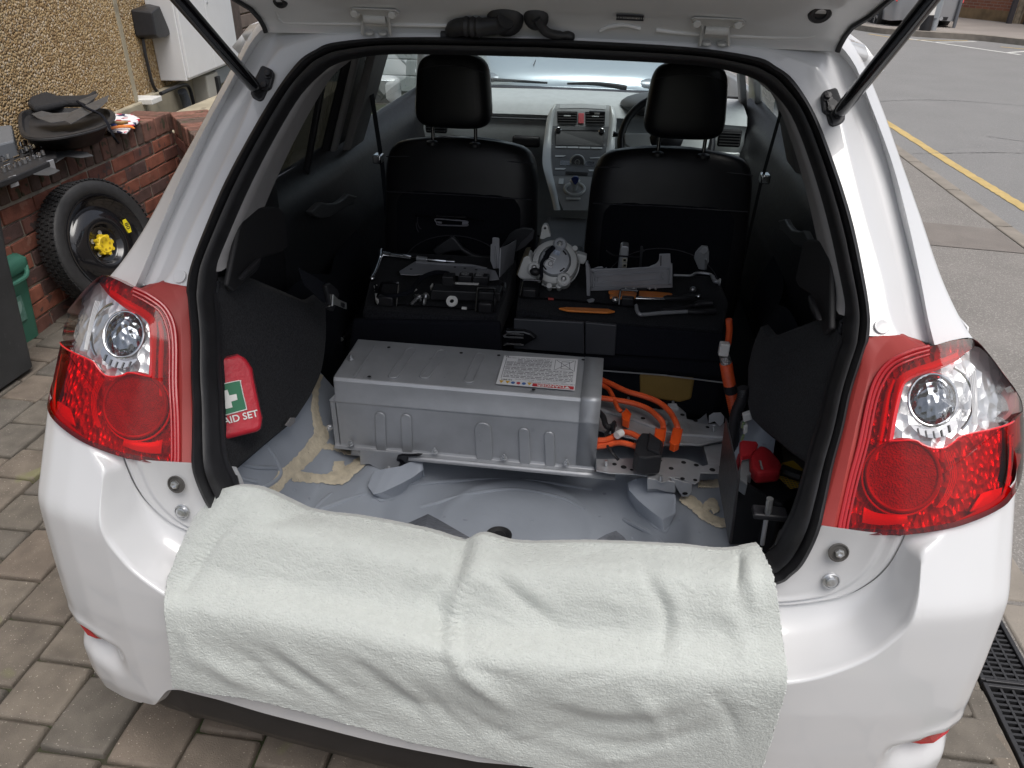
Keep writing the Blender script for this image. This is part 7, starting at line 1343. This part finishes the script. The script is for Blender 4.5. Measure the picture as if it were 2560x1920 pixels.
MB().prism(P1, (0, 0, .004)).build('fold', SH, rs, smooth=False, bevel=.002)
MB().prism([wt(p, z) for p, z in zip(Z1((620, 800), (770, 740), (775, 755), (720, 800), (680, 830)), (.855, .88, .88, .86, .855))], (0, 0, .003)).build('flap', SH, rs, smooth=False)
MB().tube(cr([wt(p, z) for p, z in zip(Z1((610, 800), (700, 860), (790, 900), (840, 960), (870, 1020), (905, 1090), (935, 1130)), (.865, .862, .85, .83, .80, .76, .71))], 30), .0065, 5).build('strap', CLOTH, rs)
# patterned cloth with handles on it
tw = thing('patterned_towel', 'white cloth with red and navy pattern folded on the wall top', 'towel', wt(Z1((980, 1000))[0], WT))
def towel_mat():
    m = mat('patterned_cloth', (.7, .7, .72), .9, bump=.4, bs=200); t = m.node_tree; N = t.nodes; L = t.links; b = N['Principled BSDF']; tc = N.new('ShaderNodeTexCoord'); v = N.new('ShaderNodeTexVoronoi'); v.inputs['Scale'].default_value = 34; L.new(tc.outputs['Object'], v.inputs['Vector']); sp = N.new('ShaderNodeSeparateColor'); L.new(v.outputs['Color'], sp.inputs[0]); r = N.new('ShaderNodeValToRGB'); r.color_ramp.interpolation = 'CONSTANT'; e = r.color_ramp.elements; e[0].color = (.72, .72, .74, 1); e[1].position = .55; e[1].color = (.50, .03, .06, 1)
    for p, c in ((.72, (.03, .03, .08)), (.84, (.72, .72, .74))): x = e.new(p); x.color = (*c, 1)
    L.new(sp.outputs[0], r.inputs[0]); L.new(r.outputs[0], b.inputs['Base Color']); return m
TP = [wt(p, WT+z) for p, z in zip(Z1((840, 930), (930, 912), (1050, 920), (1110, 950), (1090, 985), (1060, 1000), (1000, 1065), (930, 1055), (850, 1050)), (.015, .02, .018, .015, .006, .012, .004, .01, .012))]
MB().prism(TP, (0, 0, .012)).build('folded_cloth', towel_mat(), tw, smooth=True, bevel=.005)
hk = thing('hand_tool', 'yellow and black handled tool lying on the patterned towel', 'tool', wt(Z1((950, 970))[0], WT+.03)); MB().tube(zc(Z1((860, 975), (920, 972), (960, 970), (1010, 965)), WT+.045, WT+.045), [.010, .013, .011, .009], 10).build('handle', mat('amber_handle', (.42, .22, .04), .4, col2=(.03, .03, .03), vs_=24), hk); MB().tube(zc(Z1((880, 990), (920, 990)), WT+.045, WT+.045), .008, 8).build('collar', mat('blue_collar', (.05, .09, .3), .4), hk)
o = MB().tube(cr(zc(Z1((870, 1015), (950, 1000), (1020, 1000), (1065, 1015)), WT+.042, WT+.03), 16), [.008]*13+[.006, .004, .002], 8).build('orange_pick', PRY); tag(o, 'thin orange plastic pick lying on the patterned towel', 'pry tool', 'orange pry tools')
# socket set case, open
sk_ = thing('socket_case', 'open black socket set case full of chrome sockets on the wall', 'tool case', wt(Z1((150, 1330))[0], WT)); 
cp = [wt(p, WT+.03) for p in Z1((-330, 1300), (-20, 1205), (210, 1175), (440, 1190), (445, 1235), (370, 1280), (90, 1400), (0, 1430), (-300, 1520))]
MB().prism(cp, (0, 0, -.028)).build('tray', TR, sk_, smooth=False, bevel=.006)
c0, c1_, c2_ = wt(Z1((20, 1380))[0], WT+.033), wt(Z1((390, 1220))[0], WT+.033), wt(Z1((0, 1200))[0], WT+.033)
ux = (c1_-c0); uy = (c2_-c0)
for i in range(9):
    for j in range(6):
        q = c0+ux*(.04+.105*i)+uy*(.08+.16*j); r_ = random.uniform(.006, .0105)
        if j in (0, 3, 5): MB().lathe([(r_*.55, .012), (r_*.6, .020), (r_, .020), (r_, .0), (r_*.8, 0)], q+np.array([0, 0, 0]), (random.uniform(-.2, .2), random.uniform(-.2, .2), 1), 10, cap=False).build('socket', CHROME if (i+j) % 4 else BOLTM, sk_)
        elif i % 2 == 0: MB().tube([q+np.array([0, 0, .007]), q+ux*.13+np.array([0, 0, .007])], random.uniform(.003, .006), 8).build('bit', CHROME, sk_)
for p in Z1((400, 1275), (105, 1400)):
    q = wt(p, WT+.02); MB().box(q+np.array([.012, -.02, -.012]), (.006, .045, .045), rot(z=-4)).build('latch', STEEL, sk_, bevel=.003)
o = MB().prism([wt(p, WT+.006) for p in Z1((440, 1205), (560, 1190), (690, 1205), (740, 1235), (640, 1250), (520, 1240), (440, 1290))], (0, 0, .003)).build('plastic_offcut', SH, None, smooth=False, bevel=.001); tag(o, 'grey plastic offcut under the far end of the socket case', 'scrap')
o = MB().prism([wt(p, WT+.004) for p in Z1((170, 1360), (300, 1330), (400, 1325), (475, 1350), (430, 1375), (380, 1390), (280, 1385))], (0, 0, .003)).build('plastic_offcut', SH, None, smooth=False, bevel=.001); tag(o, 'grey plastic offcut hanging over the wall edge below the socket case', 'scrap')
gb_ = MB().prism([wt(p, WT+.10) for p in Z1((-60, 1000), (90, 985), (110, 1110), (-60, 1150))], (0, 0, -.09)).build('grey_case', mat('slate_plastic', (.14, .15, .165), .5, bump=.2, bs=200), None, smooth=False, bevel=.008); tag(gb_, 'slate grey plastic case at the end of the wall top', 'tool case')
